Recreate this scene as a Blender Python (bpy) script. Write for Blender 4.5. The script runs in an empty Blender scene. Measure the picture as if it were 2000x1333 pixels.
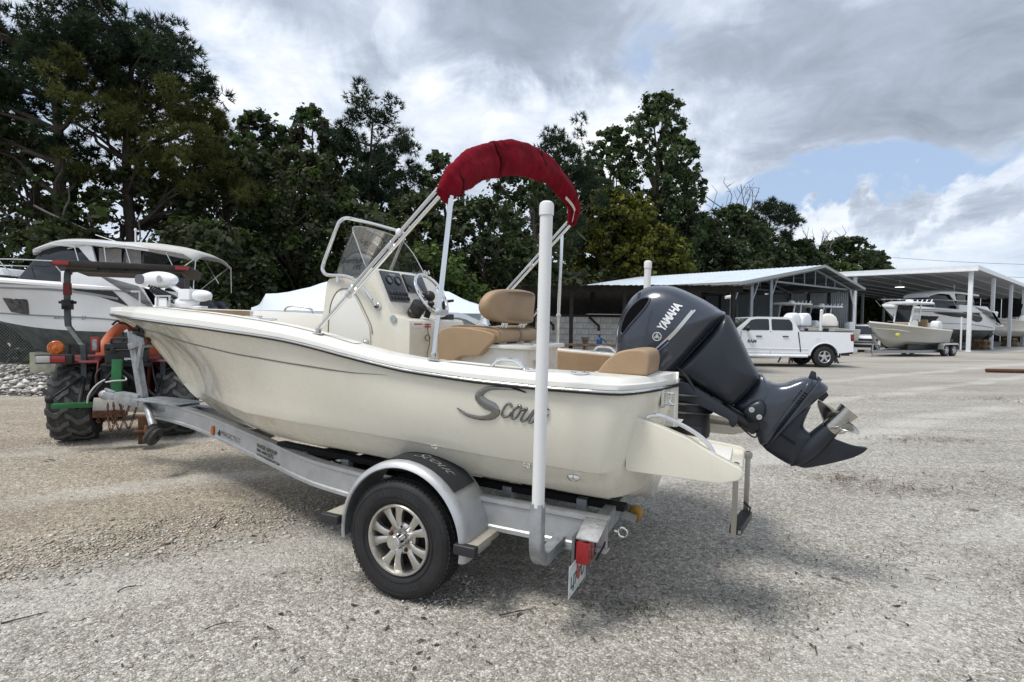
import bpy, bmesh, math, random
import numpy as np
from mathutils import Vector, Matrix, Euler

random.seed(7)
rng = np.random.default_rng(11)
S = bpy.context.scene
COL = S.collection
R = math.radians

# ------------------------------------------------------------------ camera
CAM_F, CAM_ROLL, CAM_PITCH, CAM_H = 1089.965, .013, .032, 1.562
cam = bpy.data.cameras.new('camera')
cam.sensor_width = 36
cam.sensor_fit = 'HORIZONTAL'
cam.lens = CAM_F / 2000 * 36
cam.clip_start, cam.clip_end = .05, 3000
camo = bpy.data.objects.new('camera', cam)
COL.objects.link(camo)
_Rt = Vector((1, 0, 0))
_Up = Vector((0, math.sin(CAM_PITCH), math.cos(CAM_PITCH)))
_Fw = Vector((0, math.cos(CAM_PITCH), -math.sin(CAM_PITCH)))
_c, _s = math.cos(CAM_ROLL), math.sin(CAM_ROLL)
_r, _u = _Rt * _c + _Up * _s, _Up * _c - _Rt * _s
camo.matrix_world = Matrix(((_r.x, _u.x, -_Fw.x, 0), (_r.y, _u.y, -_Fw.y, 0), (_r.z, _u.z, -_Fw.z, CAM_H), (0, 0, 0, 1)))
S.camera = camo

# ------------------------------------------------------------------ exposure
S.view_settings.view_transform = 'Standard'
S.view_settings.look = 'None'
S.view_settings.gamma = 1
S.view_settings.use_curve_mapping = False
S.view_settings.exposure = 1.0
S.cycles.max_bounces = 8
S.cycles.transparent_max_bounces = 12
S.cycles.use_denoising = True
S.cycles.caustics_reflective = False
S.cycles.caustics_refractive = False

# ------------------------------------------------------------------ sky and sun
SUN_EL, SUN_AZ = R(64), R(-120)      # azimuth from +Y towards +X
W = bpy.data.worlds.new('World')
S.world = W
W.use_nodes = True
nt = W.node_tree
nt.nodes.clear()


class NG:
    """small helper for node graphs"""
    def __init__(s, tree):
        s.t = tree
        s.n = 0

    def node(s, typ, _ins=None, **props):
        nd = s.t.nodes.new(typ)
        nd.location = (s.n * 40, 0)
        s.n += 1
        for k, v in props.items():
            setattr(nd, k, v)
        for k, v in (_ins or {}).items():
            sock = nd.inputs[k]
            if isinstance(v, bpy.types.NodeSocket):
                s.t.links.new(v, sock)
            else:
                if isinstance(v, tuple) and len(v) == 3 and sock.type == 'RGBA':
                    v = v + (1,)
                sock.default_value = v
        return nd

    def math(s, op, a, b=0., clamp=False):
        return s.node('ShaderNodeMath', {0: a, 1: b}, operation=op, use_clamp=clamp).outputs[0]

    def mix(s, f, a, b, mode='MIX'):
        nd = s.node('ShaderNodeMix', {0: f, 6: a, 7: b}, data_type='RGBA', blend_type=mode)
        return nd.outputs[2]

    def noise(s, vec, scale, detail=4., rough=.55, dist=0., out=0):
        nd = s.node('ShaderNodeTexNoise', {'Vector': vec, 'Scale': scale, 'Detail': detail, 'Roughness': rough, 'Distortion': dist})
        return nd.outputs[out]

    def rng(s, v, a, b, c=0., d=1., kind='SMOOTHSTEP'):
        nd = s.node('ShaderNodeMapRange', {0: v, 1: a, 2: b, 3: c, 4: d}, interpolation_type=kind)
        return nd.outputs[0]

    def ramp(s, fac, stops):
        nd = s.node('ShaderNodeValToRGB', {0: fac})
        cr = nd.color_ramp
        while len(cr.elements) < len(stops):
            cr.elements.new(.5)
        for e, (p, c) in zip(cr.elements, stops):
            e.position = p
            e.color = tuple(c) + (1,) if len(c) == 3 else c
        return nd.outputs[0]

    def mapping(s, vec, scale=(1, 1, 1), loc=(0, 0, 0), rot=(0, 0, 0)):
        return s.node('ShaderNodeMapping', {'Vector': vec, 'Scale': scale, 'Location': loc, 'Rotation': rot}).outputs[0]


g = NG(nt)
tc = g.node('ShaderNodeTexCoord').outputs['Generated']
sky = g.node('ShaderNodeTexSky', sky_type='NISHITA', sun_disc=False, sun_elevation=SUN_EL, sun_rotation=SUN_AZ,
             air_density=1., dust_density=1.5, ozone_density=1.2)
sep = g.node('ShaderNodeSeparateXYZ', {0: tc})
dz = g.math('MAXIMUM', sep.outputs[2], 0.)
den = g.math('ADD', dz, .22)
px = g.math('DIVIDE', sep.outputs[0], den)
py = g.math('DIVIDE', sep.outputs[1], den)
pv = g.node('ShaderNodeCombineXYZ', {0: px, 1: py, 2: 0.}).outputs[0]
big = g.noise(g.mapping(pv, loc=(3.1, 1.7, 0)), 1.15, 7., .52, .35)
fine = g.noise(g.mapping(pv, loc=(9.3, 4.2, 2.)), 3.2, 6., .6, .3)
cov_v = g.math('ADD', big, g.math('MULTIPLY', g.math('SUBTRACT', fine, .5), .30))
cover = g.rng(cov_v, .33, .50)
az0 = g.math('ARCTAN2', sep.outputs[0], sep.outputs[1])
el0 = g.math('ARCSINE', sep.outputs[2])
wb = g.node('ShaderNodeSeparateColor', {0: g.noise(tc, 5.5, 6., .62, .4, 1)})
az = g.math('ADD', az0, g.math('MULTIPLY', g.math('SUBTRACT', wb.outputs[0], .5), .42))
el = g.math('ADD', el0, g.math('MULTIPLY', g.math('SUBTRACT', wb.outputs[1], .5), .26))


def bank(a0, e0, sa, se, w):
    """one cloud bank, or one break, at a compass direction and height"""
    da = g.math('DIVIDE', g.math('SUBTRACT', az, a0), sa)
    de = g.math('DIVIDE', g.math('SUBTRACT', el, e0), se)
    r2 = g.math('ADD', g.math('MULTIPLY', da, da), g.math('MULTIPLY', de, de))
    return g.rng(r2, 1., 0., 0., w)


def total(lst):
    o = None
    for t in lst:
        v_ = bank(*t)
        o = v_ if o is None else g.math('ADD', o, v_)
    return o


dark = total([(.02, .49, .22, .16, .27), (.58, .37, .38, .17, .25), (.36, .46, .25, .12, .13), (-.34, .45, .20, .10, .17), (.72, .27, .14, .09, .16), (.575, .180, .05, .045, .30), (.70, .155, .08, .035, .30), (.46, .17, .04, .03, .2), (.64, .13, .06, .02, .2)])
lite = total([(.13, .33, .22, .11, .26), (-.10, .35, .18, .09, .20), (-.44, .38, .18, .12, .26), (-.54, .45, .14, .08, .16), (.40, .20, .34, .09, .15), (.66, .12, .30, .08, .10), (-.24, .47, .05, .08, .12)])
gaps = total([(.52, .235, .26, .055, .42), (.235, .47, .10, .05, .16), (.66, .385, .08, .05, .18), (.72, .25, .12, .05, .16)])
shade = g.noise(g.mapping(pv, loc=(4.0, 2.9, 5.)), 2.1, 7., .56, .6)
shade2 = g.math('ADD', g.math('MULTIPLY', shade, .62), g.math('MULTIPLY', cov_v, .38))
mott = g.noise(g.mapping(pv, loc=(1.0, 7.9, 3.)), 4.6, 6., .6, .8)
shade2 = g.math('SUBTRACT', g.math('ADD', g.math('ADD', shade2, g.math('MULTIPLY', g.math('SUBTRACT', mott, .5), .62)), dark), lite)
shade2 = g.math('MULTIPLY', shade2, .86)
cover = g.rng(g.math('ADD', g.math('SUBTRACT', g.math('ADD', cov_v, g.math('MULTIPLY', dark, .4)), gaps), .13), .33, .55)
cloud = g.ramp(shade2, [(.16, (6.9, 7.05, 7.25)), (.32, (5.4, 5.85, 6.55)), (.48, (4.0, 4.5, 5.3)), (.62, (2.95, 3.4, 4.1)), (.84, (2.1, 2.45, 2.95))])
hazec = g.node('ShaderNodeRGB')
hazec.outputs[0].default_value = (4.7, 5.5, 6.3, 1)
hz = g.rng(dz, 0., .18, .75, 0.)
skyb = g.mix(.75, sky.outputs[0], (3.0, 3.9, 5.4))
c1 = g.mix(cover, skyb, cloud)
c2 = g.mix(hz, c1, hazec.outputs[0])
bg = g.node('ShaderNodeBackground', {'Color': c2, 'Strength': .079})
g.node('ShaderNodeOutputWorld', {'Surface': bg.outputs[0]})

sl = bpy.data.lights.new('sun', 'SUN')
sl.energy = 1.5
sl.angle = R(18)
sl.color = (1, .96, .9)
so = bpy.data.objects.new('sun', sl)
COL.objects.link(so)
_sd = Vector((math.sin(SUN_AZ) * math.cos(SUN_EL), math.cos(SUN_AZ) * math.cos(SUN_EL), math.sin(SUN_EL)))
so.rotation_euler = _sd.to_track_quat('Z', 'Y').to_euler()
so.location = (-10, 10, 30)


# ------------------------------------------------------------------ object helpers
def tag(o, label=None, cat=None, group=None, kind=None):
    for k, v in (('label', label), ('category', cat), ('group', group), ('kind', kind)):
        if v:
            o[k] = v
    return o


def empty(name, loc=(0, 0, 0), rot=0., label=None, cat=None, group=None, M=None):
    o = bpy.data.objects.new(name, None)
    COL.objects.link(o)
    if M is not None:
        o.matrix_world = M
    else:
        o.location = loc
        o.rotation_euler = (0, 0, rot)
    o.empty_display_size = .2
    return tag(o, label, cat, group)


def copy_tree(o, parent=None):
    c = o.copy()
    COL.objects.link(c)
    c.parent = parent
    for ch in list(o.children):
        copy_tree(ch, c)
    return c


def V3(a):
    return np.asarray(a, float)


def smooth_pts(pts, n=6, closed=False):
    """Catmull-Rom through points"""
    P = [V3(p) for p in pts]
    m = len(P)
    out = []
    rngi = range(m if closed else m - 1)
    for i in rngi:
        p0 = P[(i - 1) % m] if closed or i > 0 else 2 * P[0] - P[1]
        p1, p2 = P[i], P[(i + 1) % m]
        p3 = P[(i + 2) % m] if closed or i + 2 < m else 2 * P[-1] - P[-2]
        for k in range(n):
            t = k / n
            out.append(.5 * ((2 * p1) + (-p0 + p2) * t + (2 * p0 - 5 * p1 + 4 * p2 - p3) * t * t + (-p0 + 3 * p1 - 3 * p2 + p3) * t ** 3))
    if not closed:
        out.append(P[-1])
    return [tuple(p) for p in out]


def round_poly(pts, r, n=4):
    """round the corners of a closed 2-D polygon"""
    P = [V3(p) for p in pts]
    m = len(P)
    out = []
    for i in range(m):
        a, b, c = P[i - 1], P[i], P[(i + 1) % m]
        rr = r[i] if isinstance(r, (list, tuple)) else r
        la, lc = np.linalg.norm(a - b), np.linalg.norm(c - b)
        d = min(rr, la * .48, lc * .48)
        if d < 1e-5:
            out.append(tuple(b))
            continue
        s, e = b + (a - b) / la * d, b + (c - b) / lc * d
        for k in range(n + 1):
            t = k / n
            out.append(tuple((1 - t) ** 2 * s + 2 * t * (1 - t) * b + t * t * e))
    return out


class MB:
    def __init__(s):
        s.v, s.f, s.m = [], [], []

    def add(s, v, f, m=0):
        k = len(s.v)
        s.v += [tuple(map(float, p)) for p in v]
        s.f += [tuple(i + k for i in q) for q in f]
        s.m += [m] * len(f)
        return s

    def quad(s, a, b, c, d, m=0):
        return s.add([a, b, c, d], [(0, 1, 2, 3)], m)

    def poly(s, pts, m=0):
        return s.add(pts, [tuple(range(len(pts)))], m)

    def bx(s, x0, x1, y0, y1, z0, z1, m=0, T=None):
        v = [(x, y, z) for z in (z0, z1) for y in (y0, y1) for x in (x0, x1)]
        if T is not None:
            v = [T(p) for p in v]
        return s.add(v, [(0, 2, 3, 1), (4, 5, 7, 6), (0, 1, 5, 4), (2, 6, 7, 3), (0, 4, 6, 2), (1, 3, 7, 5)], m)

    def bar(s, p0, p1, w, h, up=(0, 0, 1), m=0):
        """box beam from p0 to p1, w sideways, h along up"""
        p0, p1, up = V3(p0), V3(p1), V3(up)
        d = p1 - p0
        d = d / np.linalg.norm(d)
        sd = np.cross(d, up)
        if np.linalg.norm(sd) < 1e-4:
            sd = np.cross(d, (1, 0, 0))
        sd /= np.linalg.norm(sd)
        u = np.cross(sd, d)
        v = [p + sd * a * w / 2 + u * b * h / 2 for p in (p0, p1) for a, b in ((-1, -1), (1, -1), (1, 1), (-1, 1))]
        return s.add(v, [(3, 2, 1, 0), (4, 5, 6, 7), (0, 1, 5, 4), (1, 2, 6, 5), (2, 3, 7, 6), (3, 0, 4, 7)], m)

    def loft(s, rings, closed=True, caps=True, loop=False, m=0):
        n = len(rings[0])
        v = [p for r in rings for p in r]
        f = []
        L = len(rings)
        for i in range(L if loop else L - 1):
            a, b = i * n, ((i + 1) % L) * n
            for j in range(n if closed else n - 1):
                k = (j + 1) % n
                f.append((a + j, a + k, b + k, b + j))
        if caps and closed and not loop:
            f.append(tuple(range(n))[::-1])
            f.append(tuple((L - 1) * n + j for j in range(n)))
        return s.add(v, f, m)

    def tube(s, pts, r, n=10, closed=False, m=0, caps=True):
        P = [V3(p) for p in pts]
        L = len(P)
        rr = r if isinstance(r, (list, tuple, np.ndarray)) else [r] * L
        rings = []
        ref = None
        for i in range(L):
            if closed:
                t = P[(i + 1) % L] - P[i - 1]
            else:
                t = P[min(i + 1, L - 1)] - P[max(i - 1, 0)]
            t = t / (np.linalg.norm(t) + 1e-12)
            if ref is None:
                ref = np.cross(t, (0, 0, 1.)) if abs(t[2]) < .9 else np.cross(t, (1., 0, 0))
            ref = ref - t * ref.dot(t)
            ref /= np.linalg.norm(ref) + 1e-12
            b = np.cross(t, ref)
            rings.append([P[i] + rr[i] * (math.cos(q) * ref + math.sin(q) * b) for q in np.linspace(0, 2 * np.pi, n, endpoint=False)])
        return s.loft(rings, True, caps, closed, m)

    def cyl(s, p0, p1, r0, r1=None, n=16, m=0):
        return s.tube([p0, p1], [r0, r0 if r1 is None else r1], n, m=m)

    def lathe(s, prof, o=(0, 0, 0), ax=(0, 0, 1), n=24, m=0, loop=False, caps=False):
        """prof: (radius, height along the axis)"""
        o, ax = V3(o), V3(ax)
        ax = ax / np.linalg.norm(ax)
        e = np.cross(ax, (0, 0, 1.)) if abs(ax[2]) < .9 else np.cross(ax, (0., 1, 0))
        e /= np.linalg.norm(e)
        q = np.cross(ax, e)
        rings = [[o + ax * h + max(r, 1e-4) * (math.cos(t) * e + math.sin(t) * q) for t in np.linspace(0, 2 * np.pi, n, endpoint=False)] for r, h in prof]
        return s.loft(rings, True, caps, loop, m)

    def prism(s, pts2, a0, a1, plane='xz', m=0):
        """extrude a 2-D polygon; plane xz extrudes along y, and so on"""
        mk = {'xz': lambda p, a: (p[0], a, p[1]), 'xy': lambda p, a: (p[0], p[1], a), 'yz': lambda p, a: (a, p[0], p[1])}[plane]
        return s.loft([[mk(p, a0) for p in pts2], [mk(p, a1) for p in pts2]], True, True, m=m)

    def pillow(s, pts2, w, yc=0., n=2.5, k=7, m=0, flat=.0, ctr=None):
        """puffed body over a star-shaped outline in the xz plane, half thickness w along y"""
        P = np.array([p[:2] for p in pts2], float)
        c = P.mean(0) if ctr is None else np.array(ctr)
        rings = []
        for q in np.linspace(-math.pi / 2, math.pi / 2, 2 * k + 1)[1:-1]:
            sc = max(math.cos(q), 0) ** (2 / n)
            y = w * math.copysign(abs(math.sin(q)) ** (2 / n), q)
            rings.append([(c[0] + (p[0] - c[0]) * sc, yc + y, c[1] + (p[1] - c[1]) * sc) for p in P])
        return s.loft(rings, True, True, m=m)

    def ell(s, c, r, n=16, k=8, m=0, T=None):
        rings = []
        for q in np.linspace(-math.pi / 2 + .08, math.pi / 2 - .08, k):
            rings.append([(c[0] + r[0] * math.cos(q) * math.cos(t), c[1] + r[1] * math.cos(q) * math.sin(t), c[2] + r[2] * math.sin(q)) for t in np.linspace(0, 2 * np.pi, n, endpoint=False)])
        if T is not None:
            rings = [[T(p) for p in r_] for r_ in rings]
        return s.loft(rings, True, True, m=m)

    def build(s, name, mats, parent=None, smooth=35, bevel=0., seg=2, sub=0, kind=None):
        me = bpy.data.meshes.new(name)
        me.from_pydata(s.v, [], s.f)
        if not isinstance(mats, (list, tuple)):
            mats = [mats]
        for m in mats:
            me.materials.append(m)
        if len(mats) > 1:
            me.polygons.foreach_set('material_index', s.m)
        bm = bmesh.new()
        bm.from_mesh(me)
        bmesh.ops.recalc_face_normals(bm, faces=bm.faces)
        if bevel:
            ed = [e for e in bm.edges if len(e.link_faces) == 2 and e.calc_face_angle(0) > R(30)]
            bmesh.ops.bevel(bm, geom=ed, offset=bevel, segments=seg, affect='EDGES', profile=.6, clamp_overlap=True)
        if smooth:
            for f in bm.faces:
                f.smooth = True
        bm.to_mesh(me)
        bm.free()
        if smooth:
            me.set_sharp_from_angle(angle=R(smooth))
        o = bpy.data.objects.new(name, me)
        COL.objects.link(o)
        if parent is not None:
            o.parent = parent
        if sub:
            md = o.modifiers.new('sub', 'SUBSURF')
            md.levels = md.render_levels = sub
        if kind:
            o['kind'] = kind
        return o


def np_mesh(name, verts, faces, mats, parent=None, kind=None, smooth=False, mi=None):
    """fast mesh from numpy arrays; faces all of one size"""
    me = bpy.data.meshes.new(name)
    verts = np.asarray(verts, np.float32)
    faces = np.asarray(faces, np.int32)
    k = faces.shape[1]
    me.vertices.add(len(verts))
    me.vertices.foreach_set('co', verts.ravel())
    me.loops.add(faces.size)
    me.loops.foreach_set('vertex_index', faces.ravel())
    me.polygons.add(len(faces))
    me.polygons.foreach_set('loop_start', np.arange(0, faces.size, k, dtype=np.int32))
    if mi is not None:
        me.polygons.foreach_set('material_index', np.asarray(mi, np.int32))
    if smooth:
        me.polygons.foreach_set('use_smooth', np.ones(len(faces), bool))
    for m in (mats if isinstance(mats, (list, tuple)) else [mats]):
        me.materials.append(m)
    me.update(calc_edges=True)
    me.validate()
    o = bpy.data.objects.new(name, me)
    COL.objects.link(o)
    if parent is not None:
        o.parent = parent
    if kind:
        o['kind'] = kind
    return o


def text_part(name, body, mat, parent, fn, size, shear=0., bold=0., space=1., align='LEFT', extr=0., stretch=1.):
    """lettering: every vertex (tx, ty) of the text goes through fn(tx, ty, h)"""
    cu = bpy.data.curves.new(name, 'FONT')
    cu.body = body
    cu.size = size
    cu.shear = shear
    cu.offset = bold
    cu.space_character = space
    cu.align_x = align
    cu.resolution_u = 3
    to = bpy.data.objects.new(name, cu)
    COL.objects.link(to)
    dg = bpy.context.evaluated_depsgraph_get()
    me = bpy.data.meshes.new_from_object(to.evaluated_get(dg))
    bpy.data.objects.remove(to)
    bpy.data.curves.remove(cu)
    bm = bmesh.new()
    bm.from_mesh(me)
    bmesh.ops.triangulate(bm, faces=bm.faces)
    for v in bm.verts:
        v.co = fn(v.co.x * stretch, v.co.y, 0.)
    bm.to_mesh(me)
    bm.free()
    me.materials.clear()
    me.materials.append(mat)
    o = bpy.data.objects.new(name, me)
    COL.objects.link(o)
    o.parent = parent
    return o


# ------------------------------------------------------------------ materials
def mat(name, col, rough=.5, metal=0., var=0., vs=6., col2=None, bump=0., bs=40., spec=.5, coat=0., rv=0., aniso=None, trans=0., ior=1.45, alpha=1., emit=None, es=0., dirt=0., dcol=(.10, .085, .065)):
    m = bpy.data.materials.new(name)
    m.use_nodes = True
    t = m.node_tree
    t.nodes.clear()
    q = NG(t)
    co = q.node('ShaderNodeTexCoord').outputs['Object']
    b = q.node('ShaderNodeBsdfPrincipled', {'Roughness': rough, 'Metallic': metal, 'Specular IOR Level': spec, 'Coat Weight': coat, 'Transmission Weight': trans, 'IOR': ior, 'Alpha': alpha})
    c = tuple(col) + (1,)
    base = None
    if var or col2:
        nz = q.noise(co, vs, 5., .6, .2)
        hi = tuple(col2) + (1,) if col2 else tuple(min(1, x * (1 + var)) for x in col) + (1,)
        lo = c if col2 else tuple(x * (1 - var) for x in col) + (1,)
        base = q.mix(q.rng(nz, .3, .7), lo, hi)
    if dirt:
        d = q.noise(q.mapping(co, scale=(1, 1, .5)), vs * 2.3, 6., .7, .6)
        f = q.rng(d, .52, .78, 0., dirt)
        base = q.mix(f, base if base is not None else c, tuple(dcol) + (1,))
    if base is not None:
        t.links.new(base, b.inputs['Base Color'])
    else:
        b.inputs['Base Color'].default_value = c
    if rv:
        nz = q.noise(co, vs * 3, 4., .6)
        t.links.new(q.rng(nz, .25, .75, max(0, rough - rv), min(1, rough + rv)), b.inputs['Roughness'])
    if bump:
        src = q.mapping(co, scale=aniso) if aniso else co
        nz = q.noise(src, bs, 4., .6)
        bp = q.node('ShaderNodeBump', {'Strength': bump, 'Distance': .01, 'Height': nz})
        t.links.new(bp.outputs[0], b.inputs['Normal'])
    if emit:
        b.inputs['Emission Color'].default_value = tuple(emit) + (1,)
        b.inputs['Emission Strength'].default_value = es
    q.node('ShaderNodeOutputMaterial', {'Surface': b.outputs[0]})
    return m


GEL = mat('gelcoat_cream', (.735, .70, .595), .26, var=.02, vs=2., rv=.06, coat=.5, dirt=.13, dcol=(.52, .48, .39))
GELW = mat('gelcoat_white', (.76, .745, .69), .32, var=.02, vs=3., rv=.06, coat=.2, dirt=.10, dcol=(.50, .47, .40))
GELN = mat('nonskid_white', (.72, .70, .64), .65, bump=.35, bs=160, dirt=.18, dcol=(.5, .47, .41))
WHITE = mat('boat_white', (.78, .79, .80), .28, var=.03, vs=2., coat=.3)
CHROME = mat('stainless', (.72, .72, .72), .14, 1., rv=.05, vs=8.)
ALU = mat('aluminium', (.50, .51, .52), .55, .75, var=.10, vs=5., rv=.1, bump=.10, bs=60, aniso=(1, 12, 12), dirt=.22, dcol=(.24, .22, .20))
GALV = mat('galvanised', (.34, .355, .37), .52, .6, var=.22, vs=14., bump=.1, bs=90, dirt=.2)
BLACK = mat('black_plastic', (.022, .022, .024), .5, var=.2, bump=.06, bs=120)
RUBBER = mat('tyre_rubber', (.018, .018, .019), .66, var=.25, vs=9., bump=.22, bs=90, dirt=.16, dcol=(.08, .074, .066))
DUSTRUB = mat('dusty_tyre', (.045, .045, .045), .85, var=.22, vs=8., bump=.35, bs=70, dirt=.6, dcol=(.19, .175, .15))
PVC = mat('pvc_white', (.72, .72, .715), .42, var=.02, vs=3., bump=.02, dirt=.14, dcol=(.45, .44, .41))
TAN = mat('tan_vinyl', (.345, .235, .140), .50, var=.07, vs=5., bump=.22, bs=210, dirt=.16, dcol=(.22, .145, .085))
RED = mat('red_canvas', (.165, .005, .013), .8, var=.22, vs=9., bump=.3, bs=260, spec=.08)
ENG = mat('motor_slate', (.034, .042, .060), .30, .25, var=.06, vs=4., coat=.9, rv=.05, dirt=.08, dcol=(.10, .10, .10))
ENGD = mat('motor_slate_dark', (.020, .024, .033), .40, .15, var=.10, vs=6., bump=.03, coat=.15)
LETW = mat('letter_white', (.75, .76, .78), .4)
LETK = mat('letter_black', (.015, .015, .017), .5)
SILV = mat('letter_silver', (.60, .60, .58), .3, .7)
BLUE = mat('stripe_blue', (.010, .018, .12), .35)
REDL = mat('red_lens', (.30, .006, .010), .2, coat=.6, var=.1)
AMB = mat('amber_lens', (.50, .115, .006), .25, coat=.5, var=.3, vs=30.)
GLASSD = mat('dark_glass', (.014, .017, .021), .06, var=.2, vs=2., coat=.4)
SMOKE = bpy.data.materials.new('smoked_acrylic')
SMOKE.use_nodes = True
_t = SMOKE.node_tree
_t.nodes.clear()
_q = NG(_t)
_tr = _q.node('ShaderNodeBsdfTransparent', {'Color': (.50, .51, .52)})
_gl = _q.node('ShaderNodeBsdfGlossy', {'Color': (.8, .8, .8), 'Roughness': .03})
_fr = _q.node('ShaderNodeFresnel', {'IOR': 1.35})
_mx = _q.node('ShaderNodeMixShader', {0: _q.math('ADD', _q.math('MULTIPLY', _fr.outputs[0], .7), .035), 1: _tr.outputs[0], 2: _gl.outputs[0]})
_q.node('ShaderNodeOutputMaterial', {'Surface': _mx.outputs[0]})
TRED = mat('tractor_red', (.13, .013, .014), .55, var=.35, vs=6., dirt=.55, dcol=(.10, .075, .06))
TORG = mat('tractor_orange', (.44, .085, .020), .5, var=.2, vs=6., dirt=.35)
TGRN = mat('green_paint', (.016, .13, .038), .45, var=.2, vs=8., dirt=.3)
TGRY = mat('dark_grey_steel', (.055, .066, .068), .55, .2, var=.25, vs=9., dirt=.25)
RUST = mat('rusty_steel', (.11, .050, .028), .85, .2, var=.4, vs=20., bump=.3, bs=80)
GREASE = mat('greasy_iron', (.020, .020, .021), .6, .3, var=.5, vs=20., dirt=.3)
WRAP = mat('shrink_wrap', (.66, .72, .78), .42, var=.03, vs=2., bump=.18, bs=5)
HULLG = mat('hull_grey', (.28, .31, .33), .45, var=.08)
ANTI = mat('antifouling_grey', (.10, .115, .115), .8, var=.3, vs=3.)
CONC = mat('concrete', (.40, .39, .36), .9, var=.15, vs=3., bump=.3, bs=30, dirt=.25, dcol=(.2, .19, .17))
TRUCKW = mat('car_white', (.78, .79, .81), .25, coat=.6, var=.02)
DARKG = mat('dark_steel', (.035, .036, .038), .6, .2, var=.3)
WPOST = mat('white_post', (.76, .78, .80), .45, var=.05, vs=4.)
SHEDG = mat('shed_metal', (.30, .33, .36), .5, .3, var=.12, vs=3.)
SHEDD = mat('shed_beam_grey', (.22, .24, .26), .55, .2, var=.12, vs=4.)
ROOFM = mat('roof_galvalume', (.66, .73, .78), .38, .25, var=.08, vs=1.2, dirt=.2, dcol=(.42, .45, .47))
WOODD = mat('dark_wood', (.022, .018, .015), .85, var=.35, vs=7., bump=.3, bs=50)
WOODB = mat('brown_timber', (.14, .085, .045), .85, var=.3, vs=6., bump=.3, bs=50)
CREAMB = mat('cream_fabric', (.60, .58, .52), .8, var=.06, bump=.2, bs=80)
GREYC = mat('grey_canvas', (.50, .49, .46), .85, var=.08, vs=3., bump=.2, bs=14)
BLOCKW = mat('painted_block', (.43, .43, .42), .85, var=.16, vs=5., bump=.35, bs=45, dirt=.45, dcol=(.26, .25, .24))
BARK = mat('bark', (.060, .048, .038), .9, var=.4, vs=9., bump=.6, bs=30)
BARKG = mat('grey_bark', (.16, .145, .13), .9, var=.3, vs=9., bump=.5, bs=30)
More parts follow.
